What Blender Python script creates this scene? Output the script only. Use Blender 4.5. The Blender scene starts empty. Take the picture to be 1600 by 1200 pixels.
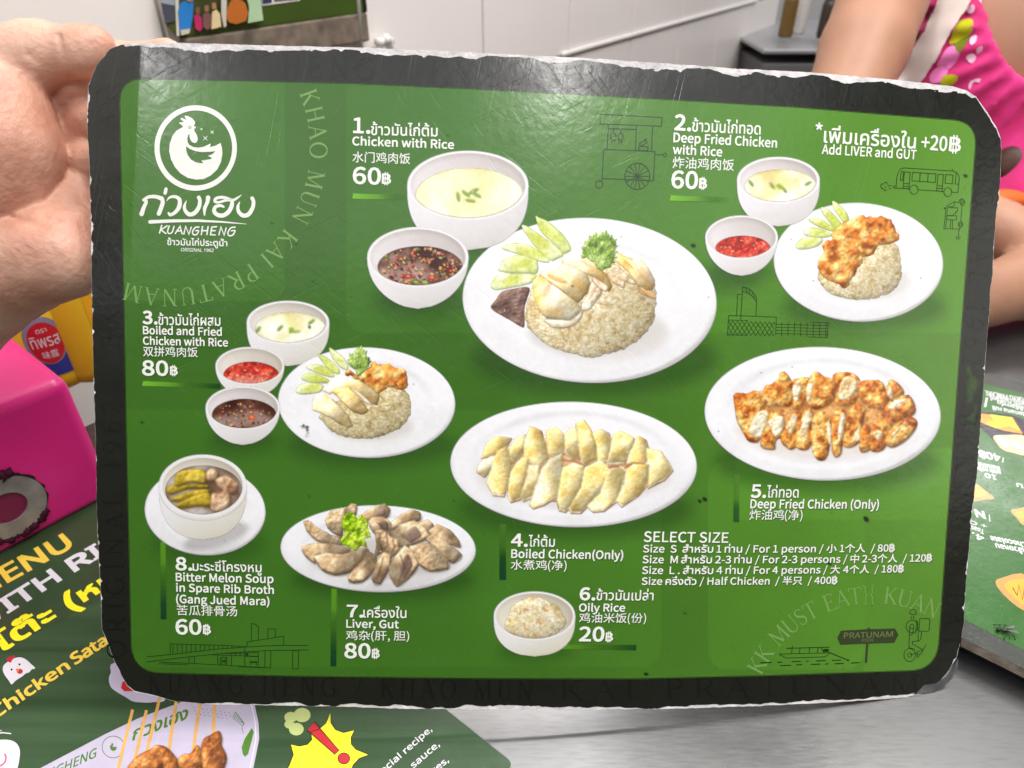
import bpy, bmesh, math, random, os
import numpy as np
from mathutils import Vector, Matrix
from mathutils.geometry import delaunay_2d_cdt, tessellate_polygon

scene = bpy.context.scene
COL = scene.collection
random.seed(7)

# ---------------------------------------------------------------- camera
F = 1100.0                       # focal length in photo pixels (1600 x 1200 photo)
PITCH = math.radians(34.0)
CAM_H = 0.3310                    # camera height over the table top (table top is z = 0)
CP, SP = math.cos(PITCH), math.sin(PITCH)
cam_d = bpy.data.cameras.new('camera')
cam = bpy.data.objects.new('camera', cam_d)
COL.objects.link(cam)
cam.location = (0, 0, CAM_H)
cam.rotation_euler = (math.radians(90) - PITCH, 0, 0)
cam_d.sensor_width = 36.0
cam_d.lens = F / 1600.0 * 36.0
cam_d.clip_start = 0.01
cam_d.clip_end = 50
cam_d.dof.use_dof = True
cam_d.dof.focus_distance = 0.332
cam_d.dof.aperture_fstop = 13.0
scene.camera = cam

# ---------------------------------------------------------------- light
scene.view_settings.view_transform = 'Standard'
scene.view_settings.look = 'None'
scene.view_settings.exposure = 0.06
scene.view_settings.gamma = 1.0
world = bpy.data.worlds.new('World')
scene.world = world
world.use_nodes = True
wn = world.node_tree
wbg = wn.nodes['Background']
wtc = wn.nodes.new('ShaderNodeTexCoord')
wsep = wn.nodes.new('ShaderNodeSeparateXYZ')
wr = wn.nodes.new('ShaderNodeValToRGB')
wn.links.new(wtc.outputs['Generated'], wsep.inputs[0])
wn.links.new(wsep.outputs['Z'], wr.inputs[0])
wr.color_ramp.elements[0].position = 0.0
wr.color_ramp.elements[0].color = (0.10, 0.09, 0.085, 1)
wr.color_ramp.elements[1].position = 0.75
wr.color_ramp.elements[1].color = (0.72, 0.72, 0.76, 1)
wn.links.new(wr.outputs[0], wbg.inputs[0])
wbg.inputs[1].default_value = 0.36

def area_light(name, loc, target, sx, sy, power, color=(1, 0.97, 0.93)):
    d = bpy.data.lights.new(name, 'AREA')
    d.shape = 'RECTANGLE'; d.size = sx; d.size_y = sy
    d.energy = power; d.color = color
    o = bpy.data.objects.new(name, d)
    COL.objects.link(o)
    o.location = loc
    v = Vector(target) - Vector(loc)
    o.rotation_euler = v.to_track_quat('-Z', 'Y').to_euler()
    return o

# ---------------------------------------------------------------- picture <-> world
CAM_M = np.array([[1, 0, 0], [0, SP, CP], [0, -CP, SP]], float).T
# camera axes in world, as columns: right (1,0,0), up (0,SP,CP), back (0,-CP,SP)
CAM_O = np.array([0, 0, CAM_H])

BW = 0.395                       # printed panel width on the board (m)
FIT = (0.08280, 0.06560, -0.02300, 0.02128, -0.00498, -0.33360, 0.27037, 0.00912)

def rot3(a, b, c):
    ca, sa = math.cos(a), math.sin(a); cb, sb = math.cos(b), math.sin(b); cc, sc = math.cos(c), math.sin(c)
    return (np.array([[cc, -sc, 0], [sc, cc, 0], [0, 0, 1]]) @ np.array([[cb, 0, sb], [0, 1, 0], [-sb, 0, cb]])
            @ np.array([[1, 0, 0], [0, ca, -sa], [0, sa, ca]]))
BR = rot3(*FIT[:3])
BT = np.array(FIT[3:6])
BH = FIT[6]
BOW = FIT[7]

CREASE_X = -0.1895              # the grip bends the upper left corner strip back along this line
def bow(X, Y=0.0):
    k = 0.13 * np.clip((np.asarray(Y) - 0.035) / 0.075, 0, 1)
    return BOW * (1 - (2 * X / BW) ** 2) - k * np.clip(CREASE_X - 0.06 * (0.135 - Y) - X, 0, 1)

def unp(px, py):
    """photo pixel(s) -> (X, Y) on the bowed board sheet."""
    px = np.asarray(px, float); py = np.asarray(py, float)
    d = np.stack([(px - 800) / F, (600 - py) / F, -np.ones_like(px)], -1) @ BR
    o = -BT @ BR
    t = (0 - o[2]) / d[..., 2]
    for _ in range(8):
        X = o[0] + t * d[..., 0]
        t = (bow(X, o[1] + t * d[..., 1]) - o[2]) / d[..., 2]
    return o[0] + t * d[..., 0], o[1] + t * d[..., 1]

def board_w(X, Y, z=0.0):
    """board sheet coordinates -> world, z = height over the sheet."""
    X = np.asarray(X, float); Y = np.asarray(Y, float)
    P = np.stack([X, Y, bow(X, Y) + z], -1) @ BR.T + BT
    return P @ CAM_M.T + CAM_O

def ray(px, py):
    return CAM_M @ np.array([(px - 800) / F, (600 - py) / F, -1.0])

def tb(px, py, z=0.0):
    """photo pixel -> point on the horizontal plane at height z."""
    d = ray(px, py)
    t = (z - CAM_H) / d[2]
    return CAM_O + t * d

def at_depth(px, py, dep):
    return CAM_O + ray(px, py) * dep

# ---------------------------------------------------------------- object helpers
def tag(o, label=None, cat=None, group=None, kind=None):
    if label: o['label'] = label
    if cat: o['category'] = cat
    if group: o['group'] = group
    if kind: o['kind'] = kind
    return o

def empty(name, loc, label, cat, group=None, rz=0.0):
    o = bpy.data.objects.new(name, None)
    COL.objects.link(o)
    o.empty_display_size = 0.02
    o.location = loc
    o.rotation_euler = (0, 0, rz)
    return tag(o, label, cat, group)

def link(name, me, mat=None, parent=None, label=None):
    """me has WORLD coordinates when the parent is an unrotated Empty; they are shifted into its frame."""
    o = bpy.data.objects.new(name, me)
    COL.objects.link(o)
    if mat is not None:
        for m in (mat if isinstance(mat, (list, tuple)) else [mat]):
            me.materials.append(m)
    if parent is not None:
        o.parent = parent
        root = parent
        off = Vector((0, 0, 0))
        while root is not None:
            off += root.location
            root = root.parent
        o.location = -off
    if label: o['label'] = label
    return o

def mesh_np(name, co, faces):
    me = bpy.data.meshes.new(name)
    co = np.asarray(co, np.float32)
    faces = list(faces) if not isinstance(faces, np.ndarray) else faces
    if isinstance(faces, np.ndarray):
        n = faces.shape[1]
        me.vertices.add(len(co)); me.vertices.foreach_set('co', co.ravel())
        me.loops.add(faces.size); me.loops.foreach_set('vertex_index', faces.ravel().astype(np.int32))
        me.polygons.add(len(faces))
        me.polygons.foreach_set('loop_start', np.arange(0, faces.size, n, dtype=np.int32))
        me.update(calc_edges=True)
    else:
        me.from_pydata([tuple(map(float, c)) for c in co], [], [tuple(f) for f in faces])
        me.update()
    return me

def smooth(me):
    me.polygons.foreach_set('use_smooth', np.ones(len(me.polygons), bool))
    return me

def lin(c):
    c = np.asarray(c, float)
    if c.max() > 1.5: c = c / 255.0
    return np.where(c <= 0.04045, c / 12.92, ((c + 0.055) / 1.055) ** 2.4)

def spline(pts, n=8, closed=True):
    P = np.asarray(pts, float)
    N = len(P); out = []
    rng = range(N) if closed else range(N - 1)
    for i in rng:
        if closed:
            p0, p1, p2, p3 = P[(i - 1) % N], P[i], P[(i + 1) % N], P[(i + 2) % N]
        else:
            p0, p1, p2, p3 = P[max(i - 1, 0)], P[i], P[i + 1], P[min(i + 2, N - 1)]
        for k in range(n):
            t = k / n
            out.append(0.5 * ((2 * p1) + (-p0 + p2) * t + (2 * p0 - 5 * p1 + 4 * p2 - p3) * t * t + (-p0 + 3 * p1 - 3 * p2 + p3) * t ** 3))
    if not closed: out.append(P[-1])
    return np.array(out)

def cr(crop, pts):
    """coordinates read in an enlarged crop (x0, y0, scale) -> photo pixels."""
    P = np.asarray(pts, float)
    return P / crop[2] + np.array(crop[:2])

# ---------------------------------------------------------------- materials
def new_mat(name):
    m = bpy.data.materials.new(name)
    m.use_nodes = True
    nt = m.node_tree
    return m, nt, nt.nodes['Principled BSDF'], nt.nodes['Material Output']

def node(nt, kind, **kw):
    n = nt.nodes.new(kind)
    for k, v in kw.items():
        setattr(n, k, v)
    return n

def noise_node(nt, scale, detail=3, rough=0.5, coord='Object'):
    tc = node(nt, 'ShaderNodeTexCoord')
    n = node(nt, 'ShaderNodeTexNoise')
    n.inputs['Scale'].default_value = scale
    n.inputs['Detail'].default_value = detail
    n.inputs['Roughness'].default_value = rough
    nt.links.new(tc.outputs[coord], n.inputs['Vector'])
    return n

def simple_mat(name, rgb, rough=0.5, spec=0.5, var=0.08, scale=40, bump=0.0, bscale=None, metal=0.0, sss=0.0, coat=0.0):
    """one base colour (sRGB 0-255) with a little noise in it and an optional fine bump."""
    m, nt, b, out = new_mat(name)
    c = lin(rgb)
    n = noise_node(nt, scale)
    r = node(nt, 'ShaderNodeValToRGB')
    r.color_ramp.elements[0].position = 0.3
    r.color_ramp.elements[1].position = 0.7
    r.color_ramp.elements[0].color = (*(np.clip(c * (1 - var), 0, 1)), 1)
    r.color_ramp.elements[1].color = (*(np.clip(c * (1 + var), 0, 1)), 1)
    nt.links.new(n.outputs[0], r.inputs[0])
    nt.links.new(r.outputs[0], b.inputs['Base Color'])
    b.inputs['Roughness'].default_value = rough
    b.inputs['Specular IOR Level'].default_value = spec
    b.inputs['Metallic'].default_value = metal
    if coat: b.inputs['Coat Weight'].default_value = coat
    if sss:
        b.inputs['Subsurface Weight'].default_value = sss
        b.inputs['Subsurface Radius'].default_value = (0.006, 0.002, 0.001)
        b.inputs['Subsurface Scale'].default_value = 1.0
    if bump:
        n2 = noise_node(nt, bscale or scale * 4, 4)
        bp = node(nt, 'ShaderNodeBump')
        bp.inputs['Strength'].default_value = bump
        bp.inputs['Distance'].default_value = 0.001
        nt.links.new(n2.outputs[0], bp.inputs['Height'])
        nt.links.new(bp.outputs[0], b.inputs['Normal'])
    return m

def laminate(nt, b, rough=0.3, spec=0.5):
    """the worn clear film over all printed sheets: orange peel, scuffs, dull patches."""
    geo = node(nt, 'ShaderNodeNewGeometry')
    n1 = node(nt, 'ShaderNodeTexNoise'); n1.inputs['Scale'].default_value = 260; n1.inputs['Detail'].default_value = 4
    n2 = node(nt, 'ShaderNodeTexNoise'); n2.inputs['Scale'].default_value = 38; n2.inputs['Detail'].default_value = 5
    n2.inputs['Roughness'].default_value = 0.65
    sc = node(nt, 'ShaderNodeTexVoronoi', feature='DISTANCE_TO_EDGE')
    sc.inputs['Scale'].default_value = 120
    for n in (n1, n2, sc):
        nt.links.new(geo.outputs['Position'], n.inputs['Vector'])
    mr = node(nt, 'ShaderNodeMapRange')
    mr.inputs[1].default_value = 0.3; mr.inputs[2].default_value = 0.7
    mr.inputs[3].default_value = rough - 0.15; mr.inputs[4].default_value = rough - 0.02
    nt.links.new(n2.outputs[0], mr.inputs[0])
    nt.links.new(mr.outputs[0], b.inputs['Roughness'])
    add = node(nt, 'ShaderNodeMath', operation='MULTIPLY_ADD')
    nt.links.new(sc.outputs[0], add.inputs[0]); add.inputs[1].default_value = 0.35
    nt.links.new(n1.outputs[0], add.inputs[2])
    for ang in (0.45, -0.65, 1.35, 2.2):
        bx, by = Vector((1, 0, 0)), Vector((0, 0.5, 0.866)); u = bx * math.cos(ang) + by * math.sin(ang); n_ = bx.cross(by)
        mp = node(nt, 'ShaderNodeMapping', vector_type='TEXTURE'); mp.inputs['Rotation'].default_value = Matrix((u, n_.cross(u), n_)).transposed().to_euler(); mp.inputs['Scale'].default_value = (1 / 22, 1 / 900, 1 / 900)
        ns = node(nt, 'ShaderNodeTexNoise'); ns.inputs['Scale'].default_value = 1.0; ns.inputs['Detail'].default_value = 1
        nt.links.new(geo.outputs['Position'], mp.inputs[0]); nt.links.new(mp.outputs[0], ns.inputs['Vector'])
        pw = node(nt, 'ShaderNodeMapRange'); pw.inputs[1].default_value = 0.68; pw.inputs[2].default_value = 0.76
        nt.links.new(ns.outputs[0], pw.inputs[0])
        a2 = node(nt, 'ShaderNodeMath', operation='MULTIPLY_ADD'); a2.inputs[1].default_value = -0.30
        nt.links.new(pw.outputs[0], a2.inputs[0]); nt.links.new(add.outputs[0], a2.inputs[2])
        add = a2
    bp = node(nt, 'ShaderNodeBump')
    bp.inputs['Strength'].default_value = 0.15
    bp.inputs['Distance'].default_value = 0.0006
    nt.links.new(add.outputs[0], bp.inputs['Height'])
    nt.links.new(bp.outputs[0], b.inputs['Normal'])
    b.inputs['Specular IOR Level'].default_value = spec

def print_mat(name, rgb, rough=0.3, var=0.05):
    m, nt, b, out = new_mat(name)
    c = lin(rgb)
    n = noise_node(nt, 90, 4)
    r = node(nt, 'ShaderNodeValToRGB')
    r.color_ramp.elements[0].position = 0.3; r.color_ramp.elements[1].position = 0.7
    r.color_ramp.elements[0].color = (*np.clip(c * (1 - var), 0, 1), 1)
    r.color_ramp.elements[1].color = (*np.clip(c * (1 + var), 0, 1), 1)
    nt.links.new(n.outputs[0], r.inputs[0])
    nt.links.new(r.outputs[0], b.inputs['Base Color'])
    laminate(nt, b, rough)
    return m

def photo_mat(name, rough=0.3):
    """printed photograph: ink colour comes from the sheet's own colour attribute, its alpha is the die-cut edge."""
    m, nt, b, out = new_mat(name)
    a = node(nt, 'ShaderNodeAttribute', attribute_name='ink')
    nt.links.new(a.outputs['Color'], b.inputs['Base Color'])
    laminate(nt, b, rough)
    tr = node(nt, 'ShaderNodeBsdfTransparent')
    mx = node(nt, 'ShaderNodeMixShader')
    nt.links.new(a.outputs['Alpha'], mx.inputs[0])
    nt.links.new(tr.outputs[0], mx.inputs[1])
    nt.links.new(b.outputs[0], mx.inputs[2])
    nt.links.new(mx.outputs[0], out.inputs['Surface'])
    return m
# ================================================================ printed pictures: a small numpy paint box
def vnoise(X, Y, scale, seed=0):
    x = X / scale + seed * 17.31; y = Y / scale + seed * 9.77
    xi = np.floor(x).astype(np.int64); yi = np.floor(y).astype(np.int64)
    fx = x - xi; fy = y - yi
    fx = fx * fx * (3 - 2 * fx); fy = fy * fy * (3 - 2 * fy)
    def h(i, j):
        n = (i * 374761393 + j * 668265263 + seed * 69069) & 0x7fffffff
        n = ((n ^ (n >> 13)) * 1274126177) & 0x7fffffff
        return ((n ^ (n >> 16)) & 0xffff) / 65535.0
    a = h(xi, yi); b = h(xi + 1, yi); c = h(xi, yi + 1); d = h(xi + 1, yi + 1)
    return (a * (1 - fx) + b * fx) * (1 - fy) + (c * (1 - fx) + d * fx) * fy

def fbm(X, Y, scale, oct=4, seed=0, gain=0.5):
    s = 0; a = 1; t = 0
    for o in range(oct):
        s = s + a * vnoise(X, Y, scale / 2 ** o, seed + o * 3); t += a; a *= gain
    return s / t

def ramp(t, stops):
    p = [s[0] for s in stops]
    return np.stack([np.interp(t, p, [s[1][k] / 255.0 for s in stops]) for k in range(3)], -1)

class Sheet:
    """a picture layer: colour and alpha over a grid of photo pixels."""
    def __init__(s, x0, y0, x1, y1, step=1.3):
        s.st = step
        s.x = np.arange(x0, x1 + step, step); s.y = np.arange(y0, y1 + step, step)
        s.X, s.Y = np.meshgrid(s.x, s.y)
        s.C = np.ones(s.X.shape + (3,)); s.A = np.zeros(s.X.shape)
    def win(s, x0, y0, x1, y1):
        i0 = max(0, int((x0 - s.x[0]) / s.st) - 2); i1 = min(len(s.x), int((x1 - s.x[0]) / s.st) + 4)
        j0 = max(0, int((y0 - s.y[0]) / s.st) - 2); j1 = min(len(s.y), int((y1 - s.y[0]) / s.st) + 4)
        return (slice(j0, max(j1, j0)), slice(i0, max(i1, i0)))
    def over(s, w, col, a, lock=False):
        """composite; lock keeps the layer's outline (paint only where something is)."""
        A0 = s.A[w]
        if lock:
            s.C[w] = s.C[w] * (1 - a[..., None]) + col * a[..., None]
            return
        An = a + A0 * (1 - a)
        k = np.where(An > 1e-6, a / np.maximum(An, 1e-6), 0)[..., None]
        s.C[w] = s.C[w] * (1 - k) + col * k
        s.A[w] = An

def sd_poly(X, Y, P):
    d = np.full(X.shape, 1e9); ins = np.zeros(X.shape, bool)
    N = len(P)
    for i in range(N):
        ax, ay = P[i]; bx, by = P[(i + 1) % N]
        ex, ey = bx - ax, by - ay
        L = ex * ex + ey * ey + 1e-12
        t = np.clip(((X - ax) * ex + (Y - ay) * ey) / L, 0, 1)
        d = np.minimum(d, (X - ax - t * ex) ** 2 + (Y - ay - t * ey) ** 2)
        if ay != by:
            c = ((ay > Y) != (by > Y)) & (X < ex * (Y - ay) / (by - ay) + ax)
            ins ^= c
    d = np.sqrt(d)
    return np.where(ins, -d, d)

def sd_ell(X, Y, cx, cy, rx, ry, rot=0.0, wob=0.0, seed=1):
    c, s_ = math.cos(rot), math.sin(rot)
    u = ((X - cx) * c + (Y - cy) * s_) / rx; v = (-(X - cx) * s_ + (Y - cy) * c) / ry
    r = np.sqrt(u * u + v * v) + 1e-9
    if wob: r = r * (1 + wob * (fbm(X, Y, rx * 0.8, 2, seed) - 0.5))
    g = np.sqrt((u / rx) ** 2 + (v / ry) ** 2) / r + 1e-9
    return (r - 1) / g

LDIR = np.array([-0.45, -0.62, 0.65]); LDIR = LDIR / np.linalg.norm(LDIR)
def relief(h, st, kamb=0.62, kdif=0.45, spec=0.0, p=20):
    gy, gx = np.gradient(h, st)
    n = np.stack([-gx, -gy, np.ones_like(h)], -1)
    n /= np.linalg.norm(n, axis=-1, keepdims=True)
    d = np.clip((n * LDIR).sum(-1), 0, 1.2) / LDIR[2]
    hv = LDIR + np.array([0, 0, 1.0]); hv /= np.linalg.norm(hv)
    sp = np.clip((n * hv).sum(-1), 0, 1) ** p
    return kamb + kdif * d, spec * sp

def dome(sd, r, hgt):
    t = np.clip(-sd / r, 0, 1)
    return hgt * np.sqrt(np.clip(1 - (1 - t) ** 2, 0, 1))

def piece(S, pts, stops, r=8, hgt=6, namp=1.5, nsc=7, seed=1, spec=0.12, edge=None, ew=2.0, smooth_=True, tsc=18, tmix=None, amb=0.62, dif=0.42, lock=False, soft=0.5, ragged=0.0, tilt=None):
    P = spline(pts, 5) if smooth_ else np.asarray(pts, float)
    w = S.win(P[:, 0].min() - 3, P[:, 1].min() - 3, P[:, 0].max() + 3, P[:, 1].max() + 3)
    X, Y = S.X[w], S.Y[w]
    if X.size == 0: return
    sd = sd_poly(X, Y, P)
    if ragged: sd = sd + ragged * (fbm(X, Y, 6, 3, seed + 50) - 0.5) * 2
    a = np.clip(soft - sd / S.st, 0, 1)
    n = fbm(X, Y, nsc, 4, seed, 0.6)
    h = dome(sd, r, hgt) + namp * n
    k, sp = relief(h, S.st, amb, dif, spec)
    t = fbm(X, Y, tsc, 3, seed + 20)
    t = np.clip((t - 0.5) * 1.9 + 0.5, 0, 1)
    if tmix is not None: t = np.clip(t * 0.55 + tmix(X, Y) * 0.6, 0, 1)
    if tilt is not None:                              # a cut face that leans: lighter one side, darker the other
        q = ((X - P[:, 0].mean()) * tilt[0] + (Y - P[:, 1].mean()) * tilt[1]) / (np.ptp(P[:, 0]) + np.ptp(P[:, 1]) + 1e-6)
        k = k * (1 - np.clip(q * 2.2, -0.16, 0.24))
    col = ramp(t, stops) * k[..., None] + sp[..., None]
    if edge is not None:
        e = np.clip(1 + sd / ew, 0, 1)[..., None] * 0.5
        col = col * (1 - e) + np.array(edge) / 255.0 * e
    S.over(w, np.clip(col, 0, 1), a, lock)

def shade_poly(S, pts, col, blur=4, op=0.5, lock=True, smooth_=True):
    P = spline(pts, 5) if smooth_ else np.asarray(pts, float)
    w = S.win(P[:, 0].min() - blur, P[:, 1].min() - blur, P[:, 0].max() + blur, P[:, 1].max() + blur)
    sd = sd_poly(S.X[w], S.Y[w], P)
    a = np.clip(0.5 - sd / (2 * blur), 0, 1); a = a * a * (3 - 2 * a) * op
    S.over(w, np.array(col) / 255.0, a, lock)

def shade_ell(S, cx, cy, rx, ry, col, blur=4, op=0.5, lock=True, rot=0.0):
    R = max(rx, ry) + blur
    w = S.win(cx - R, cy - R, cx + R, cy + R)
    if S.X[w].size == 0: return
    sd = sd_ell(S.X[w], S.Y[w], cx, cy, rx, ry, rot)
    a = np.clip(0.5 - sd / (2 * blur), 0, 1); a = a * a * (3 - 2 * a) * op
    S.over(w, np.array(col) / 255.0, a, lock)

def line(S, pts, col, wd=1.2, op=0.6, lock=True):
    P = np.asarray(pts, float)
    w = S.win(P[:, 0].min() - 4, P[:, 1].min() - 4, P[:, 0].max() + 4, P[:, 1].max() + 4)
    X, Y = S.X[w], S.Y[w]
    if X.size == 0: return
    d = np.full(X.shape, 1e9)
    for (ax, ay), (bx, by) in zip(P[:-1], P[1:]):
        ex, ey = bx - ax, by - ay
        t = np.clip(((X - ax) * ex + (Y - ay) * ey) / (ex * ex + ey * ey + 1e-9), 0, 1)
        d = np.minimum(d, np.hypot(X - ax - t * ex, Y - ay - t * ey))
    a = np.clip(0.5 - (d - wd / 2) / 1.2, 0, 1) * op
    S.over(w, np.array(col) / 255.0, a, lock)

def grains(S, n, x0, y0, x1, y1, cols, ln=5.0, wd=1.5, seed=1, op=0.85, inside=None):
    rg = np.random.RandomState(seed)
    for i in range(n):
        x = rg.uniform(x0, x1); y = rg.uniform(y0, y1)
        if inside is not None and not inside(x, y): continue
        a = rg.uniform(0, math.pi); l = ln * rg.uniform(0.6, 1.3) / 2; w_ = wd * rg.uniform(0.7, 1.2)
        c = np.array(cols[rg.randint(len(cols))]) / 255.0
        dx, dy = math.cos(a) * l, math.sin(a) * l * 0.8
        w = S.win(x - ln, y - ln, x + ln, y + ln)
        X, Y = S.X[w], S.Y[w]
        if X.size == 0: continue
        def cap(ox, oy):
            t = np.clip(((X - x - ox + dx) * 2 * dx + (Y - y - oy + dy) * 2 * dy) / (4 * dx * dx + 4 * dy * dy + 1e-9), 0, 1)
            return np.hypot(X - x - ox + dx - t * 2 * dx, Y - y - oy + dy - t * 2 * dy)
        sh = np.clip(0.5 - (cap(0.7, 0.9) - w_) / 1.6, 0, 1) * op * 0.35
        S.over(w, c * np.array([0.66, 0.55, 0.40]), sh, True)
        S.over(w, c, np.clip(0.5 - (cap(0, 0) - w_) / 1.4, 0, 1) * op, True)

def soften(S, amp=0.10, seed=1, glints=0, blur=1):
    """halftone softness of a printed photograph: fine mottling, a few wet glints, no drawn outlines."""
    for _ in range(blur):
        Cp = np.pad(S.C, ((1, 1), (1, 1), (0, 0)), 'edge')
        W = np.pad(S.A, 1, 'constant') + 1e-3
        num = 0; den = 0
        for dy in range(3):
            for dx in range(3):
                k = (1, 2, 1)[dy] * (1, 2, 1)[dx]
                ww = k * W[dy:dy + S.A.shape[0], dx:dx + S.A.shape[1]]
                num = num + Cp[dy:dy + S.A.shape[0], dx:dx + S.A.shape[1]] * ww[..., None]; den = den + ww
        S.C = num / den[..., None]
    m = (fbm(S.X, S.Y, 3.2, 2, seed) - 0.5) + 0.7 * (fbm(S.X, S.Y, 11, 3, seed + 7) - 0.5)
    S.C = np.clip(S.C * (1 + amp * 2 * m[..., None] * np.array([0.8, 1.0, 1.35])), 0, 1)
    rg = np.random.RandomState(seed)
    for i in range(glints):
        j = rg.randint(0, S.A.size); y, x = divmod(j, S.A.shape[1])
        if S.A[y, x] > 0.9:
            shade_ell(S, S.X[y, x], S.Y[y, x], rg.uniform(0.8, 2.2), rg.uniform(0.5, 1.0), (255, 252, 238), 1.2, rg.uniform(0.3, 0.7), rot=rg.uniform(-1, 1))

# ---------------------------------------------------------------- dishes
WH = ((0, (222, 221, 224)), (0.5, (236, 236, 239)), (1, (244, 244, 247)))
def plate(cx, cy, rx, ry, rot=0.0, well=0.68, dark=0.0, seed=1, wshift=0.0):
    S = Sheet(cx - rx - 4, cy - ry - 4, cx + rx + 4, cy + ry + 4, 1.4)
    w = (slice(None), slice(None))
    sd = sd_ell(S.X, S.Y, cx, cy, rx, ry, rot)
    u = (S.X - cx) / rx; v = (S.Y - cy) / ry
    r = np.hypot(u, v)
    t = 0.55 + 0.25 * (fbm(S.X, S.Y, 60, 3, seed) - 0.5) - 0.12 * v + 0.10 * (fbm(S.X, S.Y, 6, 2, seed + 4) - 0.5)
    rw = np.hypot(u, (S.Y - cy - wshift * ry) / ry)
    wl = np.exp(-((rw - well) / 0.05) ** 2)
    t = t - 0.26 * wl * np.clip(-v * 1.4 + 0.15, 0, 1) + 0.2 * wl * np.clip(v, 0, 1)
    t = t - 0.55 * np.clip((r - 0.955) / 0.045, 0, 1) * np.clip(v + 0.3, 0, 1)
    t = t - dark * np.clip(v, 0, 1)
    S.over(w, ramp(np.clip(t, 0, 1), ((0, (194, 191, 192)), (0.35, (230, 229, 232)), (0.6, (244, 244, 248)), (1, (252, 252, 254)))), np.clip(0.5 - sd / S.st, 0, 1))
    rg = np.random.RandomState(seed)
    for i in range(14):                              # scuffs on the print
        a = rg.uniform(0, 6.28); q = rg.uniform(0.3, 0.95)
        x = cx + rx * q * math.cos(a); y = cy + ry * q * math.sin(a)
        line(S, [(x, y), (x + rg.uniform(-9, 9), y + rg.uniform(-9, 9))], (196, 194, 196), 0.8, 0.35)
    for i in range(3):
        a = rg.uniform(0, 6.28); q = rg.uniform(0.6, 0.95)
        shade_ell(S, cx + rx * q * math.cos(a), cy + ry * q * math.sin(a), 0.8, 0.8, (60, 58, 60), 1.0, 0.8)
    return S

def bowl(rim, bottom, inner=0.93, seed=1, warm=0.0, band=False, cone=False):
    cx, cy, rx, ry = rim
    pw, qw = (2.8, 0.5) if rx > 60 and not cone else (2.1, 0.56)
    S = Sheet(cx - rx - 3, cy - ry - 3, cx + rx + 3, bottom + 4, 1.3)
    T = np.linspace(0, 1, 24)
    hw = rx * np.clip(1 - T ** pw, 0, 1) ** qw
    yy = cy + T * (bottom - cy)
    P = np.concatenate([np.stack([cx - hw, yy], -1), np.stack([cx + hw, yy], -1)[::-1]])
    sd = sd_poly(S.X, S.Y, P)
    u = (S.X - cx) / rx; v = np.clip((S.Y - cy) / (bottom - cy), 0, 1)
    t = 0.72 - 0.35 * v ** 2 - 0.16 * u - 0.25 * np.clip(abs(u) - 0.7, 0, 1) + 0.08 * (fbm(S.X, S.Y, 14, 3, seed) - 0.5)
    body = ramp(np.clip(t, 0, 1), ((0, (165, 158, 155 - 20 * warm)), (0.4, (214, 210, 209 - 20 * warm)), (0.75, (232, 230, 232)), (1, (242, 241, 244))))
    S.over((slice(None), slice(None)), body, np.clip(0.5 - sd / S.st, 0, 1))
    if band:
        line(S, [(cx + (rx - 1) * math.cos(a), cy + 5 + ry * math.sin(a)) for a in np.linspace(0.12, 3.02, 30)], (170, 165, 165), 1.2, 0.6)
    so = sd_ell(S.X, S.Y, cx, cy, rx, ry)
    S.over((slice(None), slice(None)), np.array([0.93, 0.925, 0.93]), np.clip(0.5 - so / S.st, 0, 1))
    si = sd_ell(S.X, S.Y, cx, cy + 0.3, rx * inner + 0.8, ry * inner)
    tt = 0.5 - 0.30 * u + 0.20 * ((S.Y - cy) / ry) + 0.08 * (fbm(S.X, S.Y, 20, 3, seed + 2) - 0.5) - 0.3 * np.clip(1 + si / 9, 0, 1)
    inn = ramp(np.clip(tt, 0, 1), ((0, (186, 178, 174 - 18 * warm)), (0.5, (218, 211, 212 - 22 * warm)), (1, (240, 236, 238 - 18 * warm))))
    S.over((slice(None), slice(None)), inn, np.clip(0.5 - si / S.st, 0, 1))
    S.inner = (cx, cy + 0.3, rx * inner, ry * inner)
    return S

def liquid(S, e, stops, seed=1, nsc=14, namp=1.0, spec=0.1, gl=None, step=1.3):
    """content layer of a bowl: an ellipse of liquid, cut by the bowl's inner rim."""
    cx, cy, rx, ry = e
    L = Sheet(cx - rx - 2, cy - ry - 2, cx + rx + 2, cy + ry + 2, step)
    sd = sd_ell(L.X, L.Y, cx, cy, rx, ry, 0, 0.04, seed)
    sr = sd_ell(L.X, L.Y, *S.inner)
    sd = np.maximum(sd, sr + 0.5)
    n = fbm(L.X, L.Y, nsc, 4, seed)
    k, sp = relief(n * namp * 6, L.st, 0.66, 0.36, spec)
    t = np.clip((n - 0.5) * 1.7 + 0.5 + 0.25 * (L.Y - cy) / ry, 0, 1)
    col = ramp(t, stops) * k[..., None] + sp[..., None]
    e_ = np.clip(1 + sd / 5, 0, 1)[..., None] * 0.30
    col = col * (1 - e_) + col * 0.72 * e_
    L.over((slice(None), slice(None)), np.clip(col, 0, 1), np.clip(0.5 - sd / L.st, 0, 1))
    if gl:
        shade_ell(L, *gl)
    return L

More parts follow.
